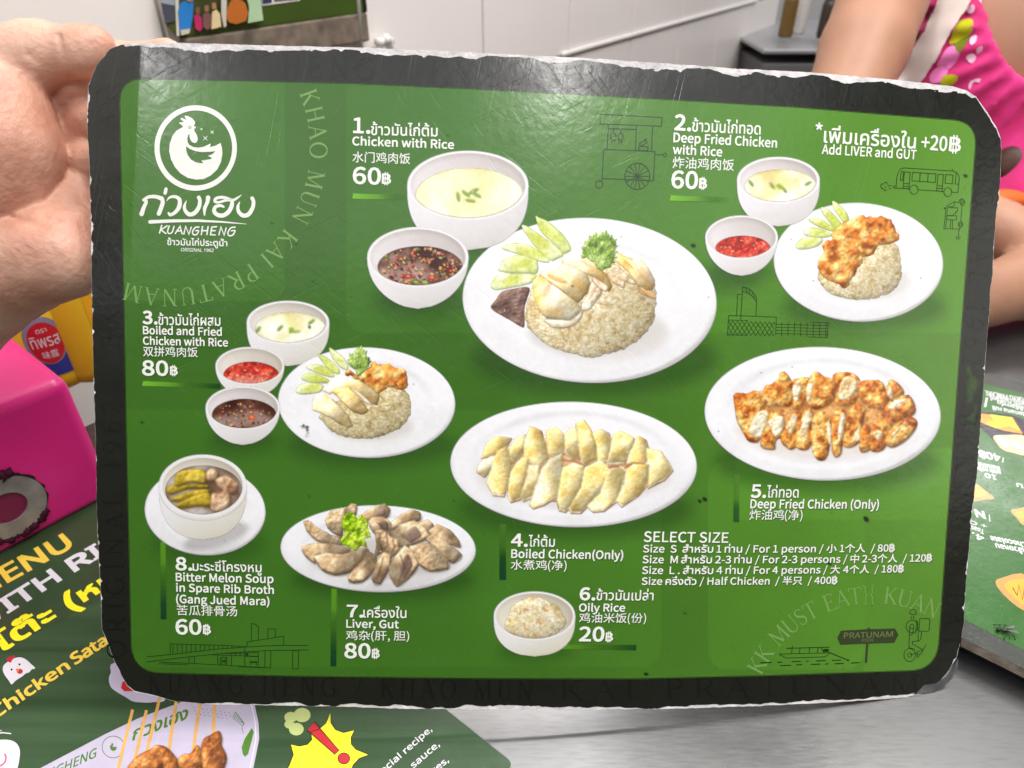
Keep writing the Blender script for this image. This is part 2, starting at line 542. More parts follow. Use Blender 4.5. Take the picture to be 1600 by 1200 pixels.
def rice(pts, cols, seed=1, n=900, shade=(1, 1), ln=5.5):
    P = spline(pts, 5)
    S = Sheet(P[:, 0].min() - 4, P[:, 1].min() - 4, P[:, 0].max() + 4, P[:, 1].max() + 4, 1.2)
    sd = sd_poly(S.X, S.Y, P) + 2.2 * (fbm(S.X, S.Y, 6, 2, seed) - 0.5) * 2
    cx = P[:, 0].mean(); cy = P[:, 1].mean(); rx = np.ptp(P[:, 0]) / 2; ry = np.ptp(P[:, 1]) / 2
    nz = fbm(S.X, S.Y, 9, 4, seed + 3, 0.6)
    h = dome(sd, rx * 0.6, rx * 0.30) + nz * 2.4
    k, sp = relief(h, S.st, 0.80, 0.22, 0.02)
    col = ramp(np.clip((nz - 0.5) * 2.2 + 0.55, 0, 1), cols) * k[..., None]
    S.over((slice(None), slice(None)), np.clip(col, 0, 1), np.clip(0.5 - sd / S.st, 0, 1))
    hi = cols[-1][1]; mid = cols[1][1]
    grains(S, n, P[:, 0].min(), P[:, 1].min(), P[:, 0].max(), P[:, 1].max(), [hi, hi, tuple(np.array(hi) * 0.96), mid, tuple(np.array(mid) * 0.97)], ln, 0.95, seed, 0.5)
    v = np.clip((S.Y - cy) / ry, -1, 1); u = np.clip((S.X - cx) / rx, -1, 1)
    dk = 1 - 0.13 * np.clip(u * shade[0] + v * 0.5 * shade[1], -0.4, 1) - 0.12 * np.clip(1 + sd / 7, 0, 1) * np.clip(v + 0.4, 0, 1)
    S.C *= dk[..., None]
    return S

FRY = ((0, (164, 84, 32)), (0.22, (202, 114, 46)), (0.45, (226, 146, 62)), (0.7, (240, 178, 92)), (1, (250, 214, 140)))
def fried(S, pts, seed, stops=FRY, ragged=3.0, lock=False, hgt=9):
    piece(S, pts, stops, r=12, hgt=hgt, namp=8, nsc=8, seed=seed, spec=0.06, tsc=10, amb=0.66, dif=0.36, ragged=ragged, lock=lock)

def fried_sheet(list_pts, seed):
    A = np.concatenate(list_pts)
    S = Sheet(A[:, 0].min() - 6, A[:, 1].min() - 6, A[:, 0].max() + 6, A[:, 1].max() + 6, 1.2)
    for i, p in enumerate(list_pts):
        fried(S, p, seed + i)
    rg = np.random.RandomState(seed)
    for i in range(int(S.A.sum() / 260)):
        x = rg.uniform(S.x[0], S.x[-1]); y = rg.uniform(S.y[0], S.y[-1])
        shade_ell(S, x, y, rg.uniform(1, 3), rg.uniform(0.8, 2), (104, 48, 20), 1.6, 0.55, rot=rg.uniform(0, 3))
        shade_ell(S, x + rg.uniform(-8, 8), y + rg.uniform(-8, 8), rg.uniform(0.8, 1.8), rg.uniform(0.6, 1.4), (252, 214, 140), 1.2, 0.6)
    return S

CUC = ((0, (196, 208, 118)), (0.4, (214, 222, 150)), (0.7, (228, 233, 182)), (1, (238, 241, 208)))
def cucumbers(list_pts, seed=3, k=1.0):
    A = np.concatenate(list_pts)
    S = Sheet(A[:, 0].min() - 3, A[:, 1].min() - 3, A[:, 0].max() + 3, A[:, 1].max() + 3, 1.2)
    for i, p in enumerate(list_pts):
        piece(S, p, CUC, r=6, hgt=2.0, namp=1.2, nsc=6, seed=seed + i, spec=0.06, edge=(140, 172, 62), ew=1.6, amb=0.66, dif=0.36)
        c = p.mean(0)
        far = p[np.argmax(np.hypot(*(p - A.mean(0)).T))]
        d = (c - far); L = np.hypot(*d) + 1e-6
        rot = math.atan2(d[1], d[0])
        c2 = c + d * 0.18
        shade_ell(S, c2[0], c2[1], L * 0.62 * k, L * 0.20 * k, (204, 212, 70), L * 0.16, 0.62, rot=rot)
        rg = np.random.RandomState(seed + i)
        for q in range(int(L / 2.2)):
            o = rg.uniform(-0.5, 0.6); s_ = rg.uniform(-0.14, 0.14)
            x = c2[0] + d[0] * o - d[1] * s_; y = c2[1] + d[1] * o + d[0] * s_
            shade_ell(S, x, y, 1.6, 0.9, (226, 232, 120), 1.0, 0.7, rot=rot)
            shade_ell(S, x + 1.4, y + 1.4, 1.4, 0.8, (166, 186, 40), 1.0, 0.4, rot=rot)
    return S

SKIN = ((0, (206, 156, 78)), (0.3, (226, 188, 114)), (0.6, (240, 220, 168)), (1, (248, 238, 204)))
MEAT = ((0, (216, 190, 150)), (0.5, (236, 220, 190)), (1, (246, 236, 214)))
def gold(x0, y0, x1, y1):
    """ink runs from golden at (x0, y0) to pale at (x1, y1)."""
    dx, dy = x1 - x0, y1 - y0; L = dx * dx + dy * dy
    return lambda X, Y: np.clip(((X - x0) * dx + (Y - y0) * dy) / L, 0, 1)

def coriander(outline, stem, seed=1):
    P = np.asarray(outline, float)
    st_ = np.array(stem, float); Q = []
    for i in range(len(P)):
        a, b = P[i], P[(i + 1) % len(P)]; m_ = (a + b) / 2
        out = np.hypot(*(a - st_)) > np.hypot(*(P.mean(0) - st_)) * 0.8
        Q += [a, st_ + (a * 0.7 + b * 0.3 - st_) * 1.0, m_ + (st_ - m_) * (0.09 if out else 0.03), st_ + (a * 0.3 + b * 0.7 - st_)]
    P = np.array(Q)
    S = Sheet(P[:, 0].min() - 3, P[:, 1].min() - 3, P[:, 0].max() + 3, P[:, 1].max() + 3, 1.1)
    piece(S, P, ((0, (92, 126, 44)), (0.4, (134, 166, 70)), (0.75, (164, 192, 96)), (1, (196, 216, 134))), r=4, hgt=2, namp=4, nsc=6, seed=seed, spec=0.05, smooth_=False, tsc=9, amb=0.62, dif=0.40)
    c = P.mean(0)
    for p in P[::12]:
        q = np.array(stem) + (p - np.array(stem)) * 0.85
        line(S, [stem, (np.array(stem) + q) / 2 + (c - np.array(stem)) * 0.12, q], (206, 224, 150), 1.0, 0.45)
    for p in P[2::8]:
        q = np.array(stem) + (p - np.array(stem)) * 0.8
        line(S, [(np.array(stem) + q) / 2, q], (70, 104, 30), 1.2, 0.4)
    return S

DISHES = []                       # (part name, label, sheet, height step, [(sub-part name, label, sheet, height step), ...])

def make_dishes():
    D = DISHES
    A_ = (700, 300, 3.636); B_ = (760, 330, 6.32); C_ = (830, 340, 5.4545); D_ = (1180, 160, 3.334); E_ = (400, 520, 4.706)
    F_ = (680, 600, 3.636); G_ = (1080, 520, 3.81); H_ = (420, 770, 4.138); I_ = (190, 690, 3.244); J_ = (750, 810, 4.8)
    K_ = (520, 160, 3.53); M_ = (900, 160, 4.285); N_ = (190, 440, 4.286)
    RC = ((0, (178, 146, 92)), (0.35, (214, 194, 142)), (0.7, (232, 218, 178)), (1, (246, 238, 212)))
    # ---- dish 1
    S = plate(921, 469.5, 198, 128.5, 0.04, 0.70, seed=2)
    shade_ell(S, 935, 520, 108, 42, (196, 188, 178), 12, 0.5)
    cu = cucumbers([cr(B_, p) for p in (
        [(485, 55), (520, 65), (600, 100), (690, 170), (770, 250), (835, 370), (790, 415), (750, 415), (700, 350), (640, 300), (570, 240), (520, 170)],
        [(350, 140), (400, 150), (480, 200), (580, 270), (680, 340), (760, 430), (700, 470), (640, 490), (560, 430), (470, 340), (400, 240), (365, 190)],
        [(155, 370), (200, 335), (290, 315), (390, 325), (480, 370), (560, 430), (620, 480), (600, 510), (520, 495), (400, 450), (260, 410)],
        [(130, 560), (160, 490), (240, 450), (340, 435), (460, 470), (505, 500), (500, 610), (400, 615), (250, 612), (120, 590)],
        [(45, 740), (70, 680), (120, 630), (180, 615), (320, 625), (495, 630), (450, 700), (380, 730), (250, 755), (110, 778), (60, 765)])], 3)
    lv = cr(B_, [(45, 940), (90, 880), (150, 800), (250, 770), (420, 755), (400, 870), (375, 960), (375, 1130), (340, 1140), (240, 1080), (150, 1030), (75, 985)])
    LV = Sheet(lv[:, 0].min() - 3, lv[:, 1].min() - 3, lv[:, 0].max() + 3, lv[:, 1].max() + 3, 1.1)
    piece(LV, lv, ((0, (92, 66, 58)), (0.5, (134, 104, 94)), (1, (176, 148, 138))), r=6, hgt=3, namp=6, nsc=9, seed=9, spec=0.08, edge=(150, 122, 72), ew=2.2)
    for q in range(7):
        y = 840 + q * 38
        line(LV, cr(B_, [(120 + q * 18, y + 70), (200 + q * 14, y + 30), (300, y + 20), (390, y - 10)]), (78, 52, 46), 1.0, 0.6)
        line(LV, cr(B_, [(130 + q * 18, y + 80), (210 + q * 14, y + 42), (310, y + 30)]), (186, 160, 150), 0.9, 0.5)
    ri = rice(cr(A_, [(450, 640), (440, 720), (470, 790), (540, 850), (640, 900), (760, 930), (830, 935), (900, 920), (1000, 890), (1100, 820), (1160, 740), (1180, 640), (1180, 560), (1150, 470), (1100, 400), (1000, 370), (800, 380), (600, 420), (500, 500)]), RC, 5, 3200, (0.9, 1), 4.4)
    for q in range(26):
        rg = np.random.RandomState(100 + q)
        x = 888 + rg.uniform(-10, 60) * (1 if q % 2 else 0.3); y = 478 + rg.uniform(-8, 50)
        shade_ell(ri, x, y, rg.uniform(2, 6), rg.uniform(1, 2.4), (172, 128, 76), 2, 0.5, rot=rg.uniform(0, 3))
    ch = Sheet(826, 386, 1030, 520, 1.1)
    cp = lambda p: cr(C_, p)
    piece(ch, cp([(900, 580), (1040, 640), (1060, 690), (1000, 680), (930, 640)]), ((0, (198, 158, 104)), (1, (222, 192, 144))), seed=3, r=5, hgt=2)
    piece(ch, cp([(640, 460), (720, 400), (800, 470), (890, 560), (860, 570), (800, 550), (790, 600), (740, 580), (700, 560)]), MEAT, r=5, hgt=3, namp=4, seed=4, edge=(206, 160, 110), ew=1.5)
    piece(ch, cp([(740, 300), (830, 340), (930, 430), (1000, 520), (1050, 570), (1030, 620), (980, 620), (900, 570), (840, 480), (720, 370)]), SKIN, r=9, hgt=4, namp=1.4, smooth_=False, ragged=0.9, tilt=(.8,.6), seed=5, edge=(196, 140, 72), ew=1.6, tmix=lambda X, Y: X * 0 + 0.15)
    piece(ch, cp([(860, 350), (930, 350), (1000, 430), (1050, 530), (1055, 580), (1010, 570), (940, 500), (870, 420)]), MEAT, r=7, hgt=3, namp=1.4, smooth_=False, ragged=0.9, tilt=(.8,.6), seed=6, edge=(216, 170, 104), ew=1.6)
    piece(ch, cp([(250, 350), (350, 300), (460, 310), (560, 420), (640, 480), (690, 590), (660, 640), (610, 560), (520, 500), (420, 470), (300, 420)]), SKIN, r=9, hgt=4, namp=1.4, smooth_=False, ragged=0.9, tilt=(.8,.6), seed=7, edge=(206, 150, 80), ew=1.5, tmix=gold(920, 450, 880, 410))
    piece(ch, cp([(520, 505), (600, 550), (650, 590), (640, 630), (590, 610), (540, 560)]), MEAT, r=5, hgt=3, namp=2, seed=17, edge=(190, 136, 84), ew=1.4)
    piece(ch, cp([(540, 530), (590, 580), (600, 640), (560, 700), (500, 780), (440, 790), (430, 740), (480, 650), (505, 570)]), MEAT, r=6, hgt=4, namp=5, seed=8, edge=(196, 150, 110), ew=1.5)
    piece(ch, cp([(120, 870), (250, 870), (340, 870), (430, 780), (425, 860), (330, 930), (200, 940), (130, 900)]), MEAT, r=7, hgt=4, namp=3, seed=9, tmix=lambda X, Y: X * 0 + 0.8)
    piece(ch, cp([(60, 480), (140, 420), (260, 380), (380, 420), (480, 490), (500, 560), (480, 640), (400, 730), (330, 690), (300, 650), (200, 590), (150, 545)]), SKIN, r=9, hgt=3.2, namp=1.6, seed=10, spec=0.12, smooth_=False, ragged=1.2, tilt=(.8,.8), tmix=gold(918, 462, 878, 430))
    piece(ch, cp([(15, 540), (60, 490), (150, 550), (300, 660), (400, 735), (430, 790), (340, 880), (250, 870), (130, 860), (60, 780), (20, 680)]), SKIN, r=10, hgt=3.6, namp=1.6, seed=11, spec=0.14, smooth_=False, ragged=1.2, tilt=(.5,.9), tmix=gold(834, 480, 868, 480))
    piece(ch, cp([(140, 480), (220, 500), (300, 540), (290, 560), (220, 545), (150, 510)]), ((0, (216, 166, 96)), (1, (232, 190, 124))), r=4, hgt=1, seed=12, lock=True)
    shade_ell(ch, 860, 470, 9, 7, (252, 250, 240), 6, 0.6)
    for pts, c in (([(150, 545), (220, 590), (300, 655)], (166, 96, 52)), ([(480, 490), (540, 560), (600, 625)], (150, 84, 50)), ([(430, 790), (370, 860), (330, 920)], (196, 160, 110)), ([(890, 560), (930, 610), (1000, 680)], (160, 112, 64))):
        line(ch, cp(pts), c, 1.6, 0.8)
    for (x, y, rx, ry, c, o, rt) in ((130, 620, 26, 70, (222, 176, 100), .55, .5), (390, 560, 60, 34, (228, 180, 104), .6, -.6), (190, 810, 66, 22, (220, 170, 92), .6, .3), (300, 430, 70, 20, (246, 234, 204), .6, .3), (820, 400, 40, 16, (218, 164, 86), .6, .7), (960, 480, 22, 60, (222, 172, 96), .55, -.4), (480, 400, 60, 12, (222, 172, 98), .6, .6), (560, 470, 50, 10, (226, 184, 120), .6, .6), (330, 890, 60, 14, (226, 206, 170), .6, -.2)):
        shade_ell(ch, *cp([(x, y)])[0], rx / C_[2], ry / C_[2], c, 4, o, rot=rt)
    for pts, c, wd in (([(110, 430), (60, 520), (30, 640)], (206, 164, 100), 1.2), ([(260, 385), (360, 420), (470, 480)], (206, 160, 96), 1.3), ([(640, 480), (700, 430), (760, 440)], (200, 150, 96), 1.2), ([(700, 560), (740, 520), (800, 540)], (180, 126, 80), 1.2), ([(500, 640), (540, 620), (570, 660)], (196, 142, 104), 1.2), ([(450, 730), (500, 700), (540, 720)], (196, 142, 104), 1.1), ([(870, 380), (930, 470), (1010, 560)], (204, 156, 90), 1.3), ([(760, 330), (860, 430), (930, 540)], (206, 152, 84), 1.3), ([(130, 900), (220, 915), (330, 905)], (206, 180, 140), 1.1)):
        line(ch, cp(pts), c, wd, 0.6)
    shade_ell(ch, *cp([(350, 585)])[0], 1.3, 1.3, (20, 18, 16), 0.8, 1.0)
    co = coriander(cp([(560, 430), (545, 380), (500, 370), (470, 340), (430, 350), (420, 320), (440, 290), (425, 250), (450, 235), (455, 200), (490, 190), (490, 150), (520, 155), (550, 115), (575, 150), (600, 125), (640, 105), (655, 140), (690, 150), (700, 180), (730, 180), (720, 215), (735, 245), (715, 260), (740, 290), (710, 310), (735, 340), (700, 350), (715, 385), (680, 390), (680, 425), (640, 430), (600, 455)]), tuple(cp([(562, 425)])[0]), 4)
    shade_ell(co, *cp([(552, 230)])[0], 3.2, 5, (60, 84, 40), 2.5, 0.7)
    bs = bowl((731, 290, 94.5, 54), 391, 0.94, 3)
    so = liquid(bs, (733, 304, 83, 41), ((0, (232, 220, 156)), (0.35, (240, 233, 186)), (0.7, (246, 242, 212)), (1, (249, 247, 228))), 4, 46, 0.15)
    for (x, y, a) in ((716, 308, 1.4), (728, 303, 0.7), (741, 299, -0.5), (745, 305, 0.5), (735, 314, 0.2), (738, 300, -0.6)):
        shade_ell(so, x, y, 8, 2.6, (112, 146, 52), 1.3, 0.95, rot=a); shade_ell(so, x, y - 0.8, 6, 0.9, (170, 194, 100), 1.0, 0.7, rot=a)
    sb = bowl((653, 402, 79, 47), 482.4, 0.93, 5, cone=True)
    BROWN = ((0, (58, 24, 16)), (0.35, (86, 44, 30)), (0.6, (122, 88, 74)), (1, (170, 142, 128)))
    sa = liquid(sb, (656, 417, 66, 32), BROWN, 6, 26, 0.5, 0.04)
    shade_ell(sa, 634, 432, 50, 15, (172, 146, 138), 9, 0.75); shade_ell(sa, 655, 414, 16, 8, (168, 140, 130), 7, 0.6)
    bits(sa, 656, 417, 66, 32, 7, 150)
    D.append(('plate_picture', 'big oval plate of boiled chicken on rice', S, 1, [('cucumber_picture', 'cucumber wedges', cu, 1), ('liver_picture', 'brown liver slice', LV, 1), ('rice_picture', 'mound of oily rice', ri, 2), ('chicken_picture', 'sliced boiled chicken', ch, 3), ('coriander_picture', 'coriander sprig', co, 4)]))
    D.append(('soup_bowl_picture', 'large white bowl of clear soup with spring onion', bs, 2, [('soup_picture', None, so, 1)]))
    D.append(('sauce_bowl_picture', 'large white bowl of dark soy dip', sb, 3, [('sauce_picture', None, sa, 1)]))
    # ---- dish 2
    dp = lambda p: cr(D_, p)
    S = plate(1340.5, 410, 132, 92.5, 0.05, 0.72, seed=12)
    shade_ell(S, 1360, 440, 62, 30, (198, 190, 180), 10, 0.4)
    cu = cucumbers([dp(p) for p in ([(400, 515), (430, 530), (470, 570), (485, 610), (460, 625), (430, 590), (405, 550)], [(340, 548), (380, 560), (430, 610), (450, 645), (420, 660), (380, 620), (350, 580)], [(275, 612), (330, 605), (380, 635), (420, 665), (395, 672), (330, 650)], [(250, 665), (290, 652), (350, 665), (400, 690), (360, 705), (290, 700), (255, 690)], [(210, 745), (240, 712), (290, 702), (350, 712), (330, 745), (280, 762), (225, 765)])], 13)
    ri = rice(dp([(330, 880), (345, 950), (400, 1000), (470, 1022), (560, 1028), (640, 1015), (710, 980), (750, 930), (758, 870), (750, 800), (730, 740), (680, 730), (600, 740), (500, 780), (400, 800)]), RC, 15, 1400, (0.7, 1), 3.9)
    fr = fried_sheet([dp([(400, 700), (425, 650), (480, 615), (550, 594), (620, 602), (660, 594), (712, 628), (738, 680), (748, 712), (722, 732), (680, 745), (645, 750), (610, 785), (560, 805), (520, 790), (470, 775), (415, 750)]), dp([(352, 740), (395, 715), (450, 728), (515, 745), (556, 805), (530, 870), (500, 920), (470, 965), (430, 950), (370, 925), (330, 880), (325, 820), (350, 790)])], 16)
    bs = bowl((1215.5, 282, 64.5, 36.5), 354, 0.92, 17)
    PALE = ((0, (222, 206, 140)), (0.3, (236, 228, 176)), (0.65, (244, 241, 216)), (1, (250, 249, 238)))
    so = liquid(bs, (1219, 292, 56, 27), PALE, 18, 26, 0.2)
    herbs(so, ((1173, 287), (1206, 291), (1218, 292), (1225, 297), (1262, 287)), 4)
    sb = bowl((1158, 371, 56.6, 34), 431, 0.93, 19)
    RED = ((0, (150, 30, 20)), (0.35, (190, 44, 32)), (0.65, (214, 72, 50)), (1, (232, 150, 128)))
    sa = liquid(sb, (1160, 387.5, 43, 19), RED, 20, 10, 1.0, 0.12)
    seeds(sa, 1160, 387, 40, 17, 21, 60)
    D.append(('plate_picture', 'white plate of fried chicken on rice', S, 1, [('cucumber_picture', 'cucumber wedges', cu, 1), ('rice_picture', 'mound of oily rice', ri, 2), ('chicken_picture', 'crumbed fried chicken', fr, 3)]))
    D.append(('soup_bowl_picture', 'white bowl of soup beside the fried chicken plate', bs, 2, [('soup_picture', None, so, 1)]))
    D.append(('sauce_bowl_picture', 'white bowl of red chilli sauce beside the fried chicken plate', sb, 3, [('sauce_picture', None, sa, 1)]))
    # ---- dish 3
    ep = lambda p: cr(E_, p)
    S = plate(573, 629, 138, 86, 0.03, 0.72, seed=22)
    shade_ell(S, 580, 668, 66, 24, (196, 188, 176), 10, 0.5)
    for q in range(46):
        rg = np.random.RandomState(300 + q)
        t_ = rg.uniform(0, 1)
        shade_ell(S, 481 - 9 * t_ * (q % 2) + rg.normal(0, 1.6), 666 + 16 * t_ * ((q + 1) % 2) + rg.normal(0, 1.4), rg.uniform(0.5, 1.5), rg.uniform(0.5, 1.6), (44, 42, 44), 1.3, 0.5 * (1 - 0.6 * t_))
    cu = cucumbers([ep(p) for p in ([(540, 112), (580, 130), (630, 165), (670, 215), (680, 265), (650, 270), (610, 240), (565, 190)], [(455, 160), (500, 170), (560, 210), (610, 260), (615, 300), (575, 295), (520, 250), (475, 195)], [(370, 250), (420, 232), (490, 240), (550, 275), (580, 320), (540, 325), (460, 300), (400, 275)], [(340, 325), (380, 295), (450, 305), (530, 340), (540, 365), (480, 370), (380, 360), (345, 345)], [(295, 435), (310, 395), (360, 370), (430, 368), (495, 385), (480, 430), (430, 445), (340, 452)])], 23)
    RC3 = ((0, (164, 138, 84)), (0.35, (196, 178, 124)), (0.7, (216, 202, 158)), (1, (236, 226, 192)))
    ri = rice(ep([(470, 600), (500, 660), (560, 720), (640, 760), (760, 775), (880, 768), (990, 735), (1080, 680), (1130, 610), (1142, 530), (1120, 450), (1060, 400), (950, 400), (850, 420), (700, 480), (560, 520)]), RC3, 25, 1500, (0.6, 1), 3.9)
    fr = fried_sheet([ep([(660, 290), (690, 270), (720, 290), (760, 320), (840, 240), (870, 218), (930, 235), (980, 228), (1050, 265), (1090, 270), (1115, 320), (1112, 400), (1060, 415), (1000, 400), (930, 430), (890, 450), (830, 410), (780, 360), (720, 325), (670, 315)])], 26)
    ch = Sheet(484, 576, 600, 674, 1.1)
    piece(ch, ep([(490, 420), (560, 330), (620, 300), (700, 330), (780, 360), (860, 410), (912, 460), (895, 530), (850, 520), (760, 470), (690, 410), (620, 420), (540, 450)]), SKIN, r=9, hgt=4, namp=1.4, smooth_=False, ragged=0.8, tilt=(.7,.8), seed=27, edge=(196, 150, 84), ew=1.3, tmix=gold(592, 615, 530, 595))
    piece(ch, ep([(690, 405), (760, 440), (830, 500), (850, 528), (800, 510), (740, 470)]), MEAT, r=4, hgt=2, seed=28, tmix=lambda X, Y: X * 0 + 0.8)
    piece(ch, ep([(560, 430), (620, 395), (690, 400), (760, 470), (830, 570), (810, 590), (770, 600), (700, 570), (640, 510), (600, 470)]), SKIN, r=8, hgt=4, namp=1.4, smooth_=False, ragged=0.8, tilt=(.7,.8), seed=29, edge=(176, 122, 60), ew=1.4, tmix=lambda X, Y: X * 0 + 0.12)
    piece(ch, ep([(415, 500), (430, 460), (500, 450), (570, 490), (640, 560), (690, 620), (715, 690), (680, 700), (600, 660), (540, 620), (480, 590), (420, 570)]), SKIN, r=9, hgt=4, namp=1.4, smooth_=False, ragged=0.8, tilt=(.7,.8), seed=30, edge=(190, 150, 90), ew=1.3, tmix=lambda X, Y: X * 0 + 0.75)
    line(ch, ep([(690, 405), (780, 480), (830, 560)]), (150, 96, 50), 1.4, 0.6); line(ch, ep([(560, 490), (640, 555), (700, 620)]), (150, 106, 60), 1.4, 0.6)
    co = coriander(ep([(740, 320), (735, 270), (700, 250), (680, 225), (675, 195), (690, 180), (685, 150), (715, 150), (735, 165), (725, 130), (745, 105), (780, 95), (790, 120), (820, 130), (810, 165), (835, 180), (850, 210), (830, 230), (845, 255), (800, 280), (770, 310)]), tuple(ep([(745, 310)])[0]), 31)
    bs = bowl((450.4, 504, 64.4, 34), 571.8, 0.92, 32, 0.4)
    so = liquid(bs, (454, 513, 55, 25), PALE, 33, 26, 0.2)
    herbs(so, ((404, 515), (438, 513), (456, 516), (464, 518), (487, 503)), 34)
    shade_ell(so, 484, 511, 2, 2.6, (40, 44, 40), 1, 0.9)
    br = bowl((391, 571.5, 53.6, 29.5), 622, 0.93, 35, 0.5)
    ra = liquid(br, (393, 586, 43, 21), RED, 36, 10, 1.0, 0.12, (392, 594, 26, 7, (226, 168, 158), 6, 0.6))
    seeds(ra, 393, 586, 40, 18, 37, 60)
    bb = bowl((380, 637, 58, 34), 694.8, 0.93, 38)
    ba = liquid(bb, (381.8, 648, 50, 25), BROWN, 39, 26, 0.5, 0.04)
    shade_ell(ba, 382, 656, 44, 13, (158, 132, 124), 7, 0.75)
    bits(ba, 382, 648, 48, 23, 40, 60)
    D.append(('soup_bowl_picture', 'white bowl of soup beside the mixed chicken plate', bs, 1, [('soup_picture', None, so, 1)]))
    D.append(('plate_picture', 'white plate of boiled and fried chicken on rice', S, 2, [('cucumber_picture', 'cucumber wedges', cu, 1), ('rice_picture', 'mound of oily rice', ri, 2), ('chicken_picture', 'crumbed fried chicken', fr, 3), ('chicken_picture', 'sliced boiled chicken', ch, 4), ('coriander_picture', 'coriander sprig', co, 5)]))
    D.append(('sauce_bowl_picture', 'white bowl of red chilli sauce above the dark dip', br, 4, [('sauce_picture', None, ra, 1)]))
    D.append(('sauce_bowl_picture', 'white bowl of dark dip beside the mixed chicken plate', bb, 6, [('sauce_picture', None, ba, 1)]))
    # ---- dish 4
    fp = lambda p: cr(F_, p)
    S = plate(896, 725.5, 192, 97.6, 0.02, 0.80, seed=42, wshift=-0.02)
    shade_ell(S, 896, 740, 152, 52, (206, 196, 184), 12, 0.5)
    ch = Sheet(742, 654, 1056, 806, 1.15)
    YS = ((0, (214, 172, 88)), (0.3, (230, 196, 116)), (0.6, (241, 221, 154)), (1, (250, 240, 200)))
    rows = ([(265, 420), (290, 340), (340, 300), (430, 310), (400, 360), (330, 400)], [(415, 440), (430, 360), (460, 310), (510, 290), (505, 350), (480, 410), (440, 450)], [(505, 420), (510, 320), (540, 245), (600, 270), (620, 340), (640, 430), (590, 465), (530, 440)],
            [(630, 270), (690, 250), (730, 290), (735, 390), (690, 410), (645, 400)], [(735, 290), (770, 250), (805, 260), (815, 420), (775, 420), (740, 390)], [(895, 280), (940, 260), (985, 280), (1000, 350), (985, 430), (930, 440), (910, 370)], [(800, 230), (845, 210), (880, 260), (910, 350), (912, 430), (840, 460), (820, 400)],
            [(1010, 290), (1060, 275), (1125, 310), (1100, 400), (1070, 450), (980, 450)], [(1110, 380), (1150, 300), (1195, 320), (1215, 390), (1200, 450), (1090, 450)], [(1205, 370), (1280, 385), (1320, 440), (1345, 490), (1300, 540), (1210, 585)],
            [(240, 470), (270, 430), (330, 410), (350, 420), (310, 490), (280, 525), (240, 500)], [(295, 560), (350, 390), (400, 360), (440, 450), (420, 540), (390, 630), (330, 625)], [(415, 620), (430, 500), (490, 420), (525, 430), (510, 540), (480, 650), (430, 665)],
            [(485, 640), (520, 540), (530, 465), (590, 470), (585, 540), (545, 640), (505, 660)], [(540, 680), (600, 500), (640, 440), (715, 405), (720, 540), (700, 630), (620, 680), (560, 700)], [(695, 660), (715, 540), (725, 480), (790, 455), (840, 470), (835, 570), (770, 690), (740, 720), (705, 710)],
            [(765, 700), (830, 590), (850, 480), (930, 440), (985, 480), (960, 570), (890, 660), (830, 725), (775, 725)], [(870, 690), (940, 620), (985, 490), (1050, 475), (1080, 500), (1060, 580), (1030, 660), (960, 715), (900, 720)], [(1030, 655), (1075, 560), (1085, 490), (1130, 455), (1205, 460), (1200, 570), (1150, 630), (1060, 690)])
    piece(ch, fp([(300, 420), (500, 330), (800, 300), (1150, 340), (1250, 420), (1180, 560), (900, 660), (600, 660), (380, 580)]), ((0, (190, 140, 96)), (1, (226, 196, 156))), seed=43, r=8, hgt=2)
    for q, p in enumerate(rows):
        pp = fp(p); pp = pp.mean(0) + (pp - pp.mean(0)) * 1.07
        rg = np.random.RandomState(q + 60)
        pale = 0.95 if q in (10, 14) else rg.uniform(0.3, 0.75)
        # thin cut shadow, then pale flesh edge, then skin
        shade_poly(ch, pp + np.array([0.8, 1.0]), (132, 82, 44), 1.6, 0.8, False, False)
        piece(ch, pp, MEAT, r=3, hgt=1.2, namp=2.0, nsc=6, seed=q + 44, smooth_=False, ragged=1.0, amb=0.66, dif=0.34)
        c = pp.mean(0)
        off = np.array([(0.5, -1.2), (-0.9, -0.8), (0.9, -0.8), (0.0, -1.6)][q % 4])
        piece(ch, c + (pp - c) * 0.95 + off, YS, r=5, hgt=1.8, namp=1.3, nsc=4, seed=q + 70, spec=0.10, tsc=13, amb=0.68, dif=0.33, smooth_=False, ragged=1.3, tilt=((0.9, 0.5), (0.6, 1.0), (1.0, -0.1))[q % 3], tmix=lambda X, Y, pale=pale: X * 0 + pale, edge=(224, 186, 116), ew=1.2, soft=0.5)
        if q in (3, 13):
            for z in range(6):
                x = pp[:, 0].min() + 6 + z * 3.4
                line(ch, [(x, pp[:, 1].min() + 9), (x + (0 if q == 3 else -5), pp[:, 1].max() - 9)], (206, 160, 84), 1.0, 0.55)
    rg = np.random.RandomState(77)
    for q in range(150):
        x = rg.uniform(750, 1050); y = rg.uniform(662, 800)
        shade_ell(ch, x, y, rg.uniform(1, 4.5), rg.uniform(0.8, 2.4), ((206, 158, 78), (250, 240, 204), (226, 190, 116))[rg.randint(3)], 2.6, rg.uniform(0.12, 0.3), rot=rg.uniform(0, 3))
    for p in ([(725, 430), (790, 440), (840, 458)], [(980, 470), (1040, 468)], [(1085, 470), (1120, 448), (1190, 452)], [(600, 270), (622, 300)], [(640, 690), (700, 705), (690, 670)]):
        line(ch, fp(p), (150, 78, 50), 2.0, 0.75)
    D.append(('plate_picture', 'long oval plate of sliced boiled chicken only', S, 1, [('chicken_picture', 'two rows of boiled chicken slices', ch, 1)]))
    # ---- dish 5
    gp = lambda p: cr(G_, p)
    S = plate(1284.7, 646.4, 184, 104, 0.03, 0.80, seed=52)
    shade_ell(S, 1290, 668, 140, 48, (222, 206, 190), 12, 0.5)
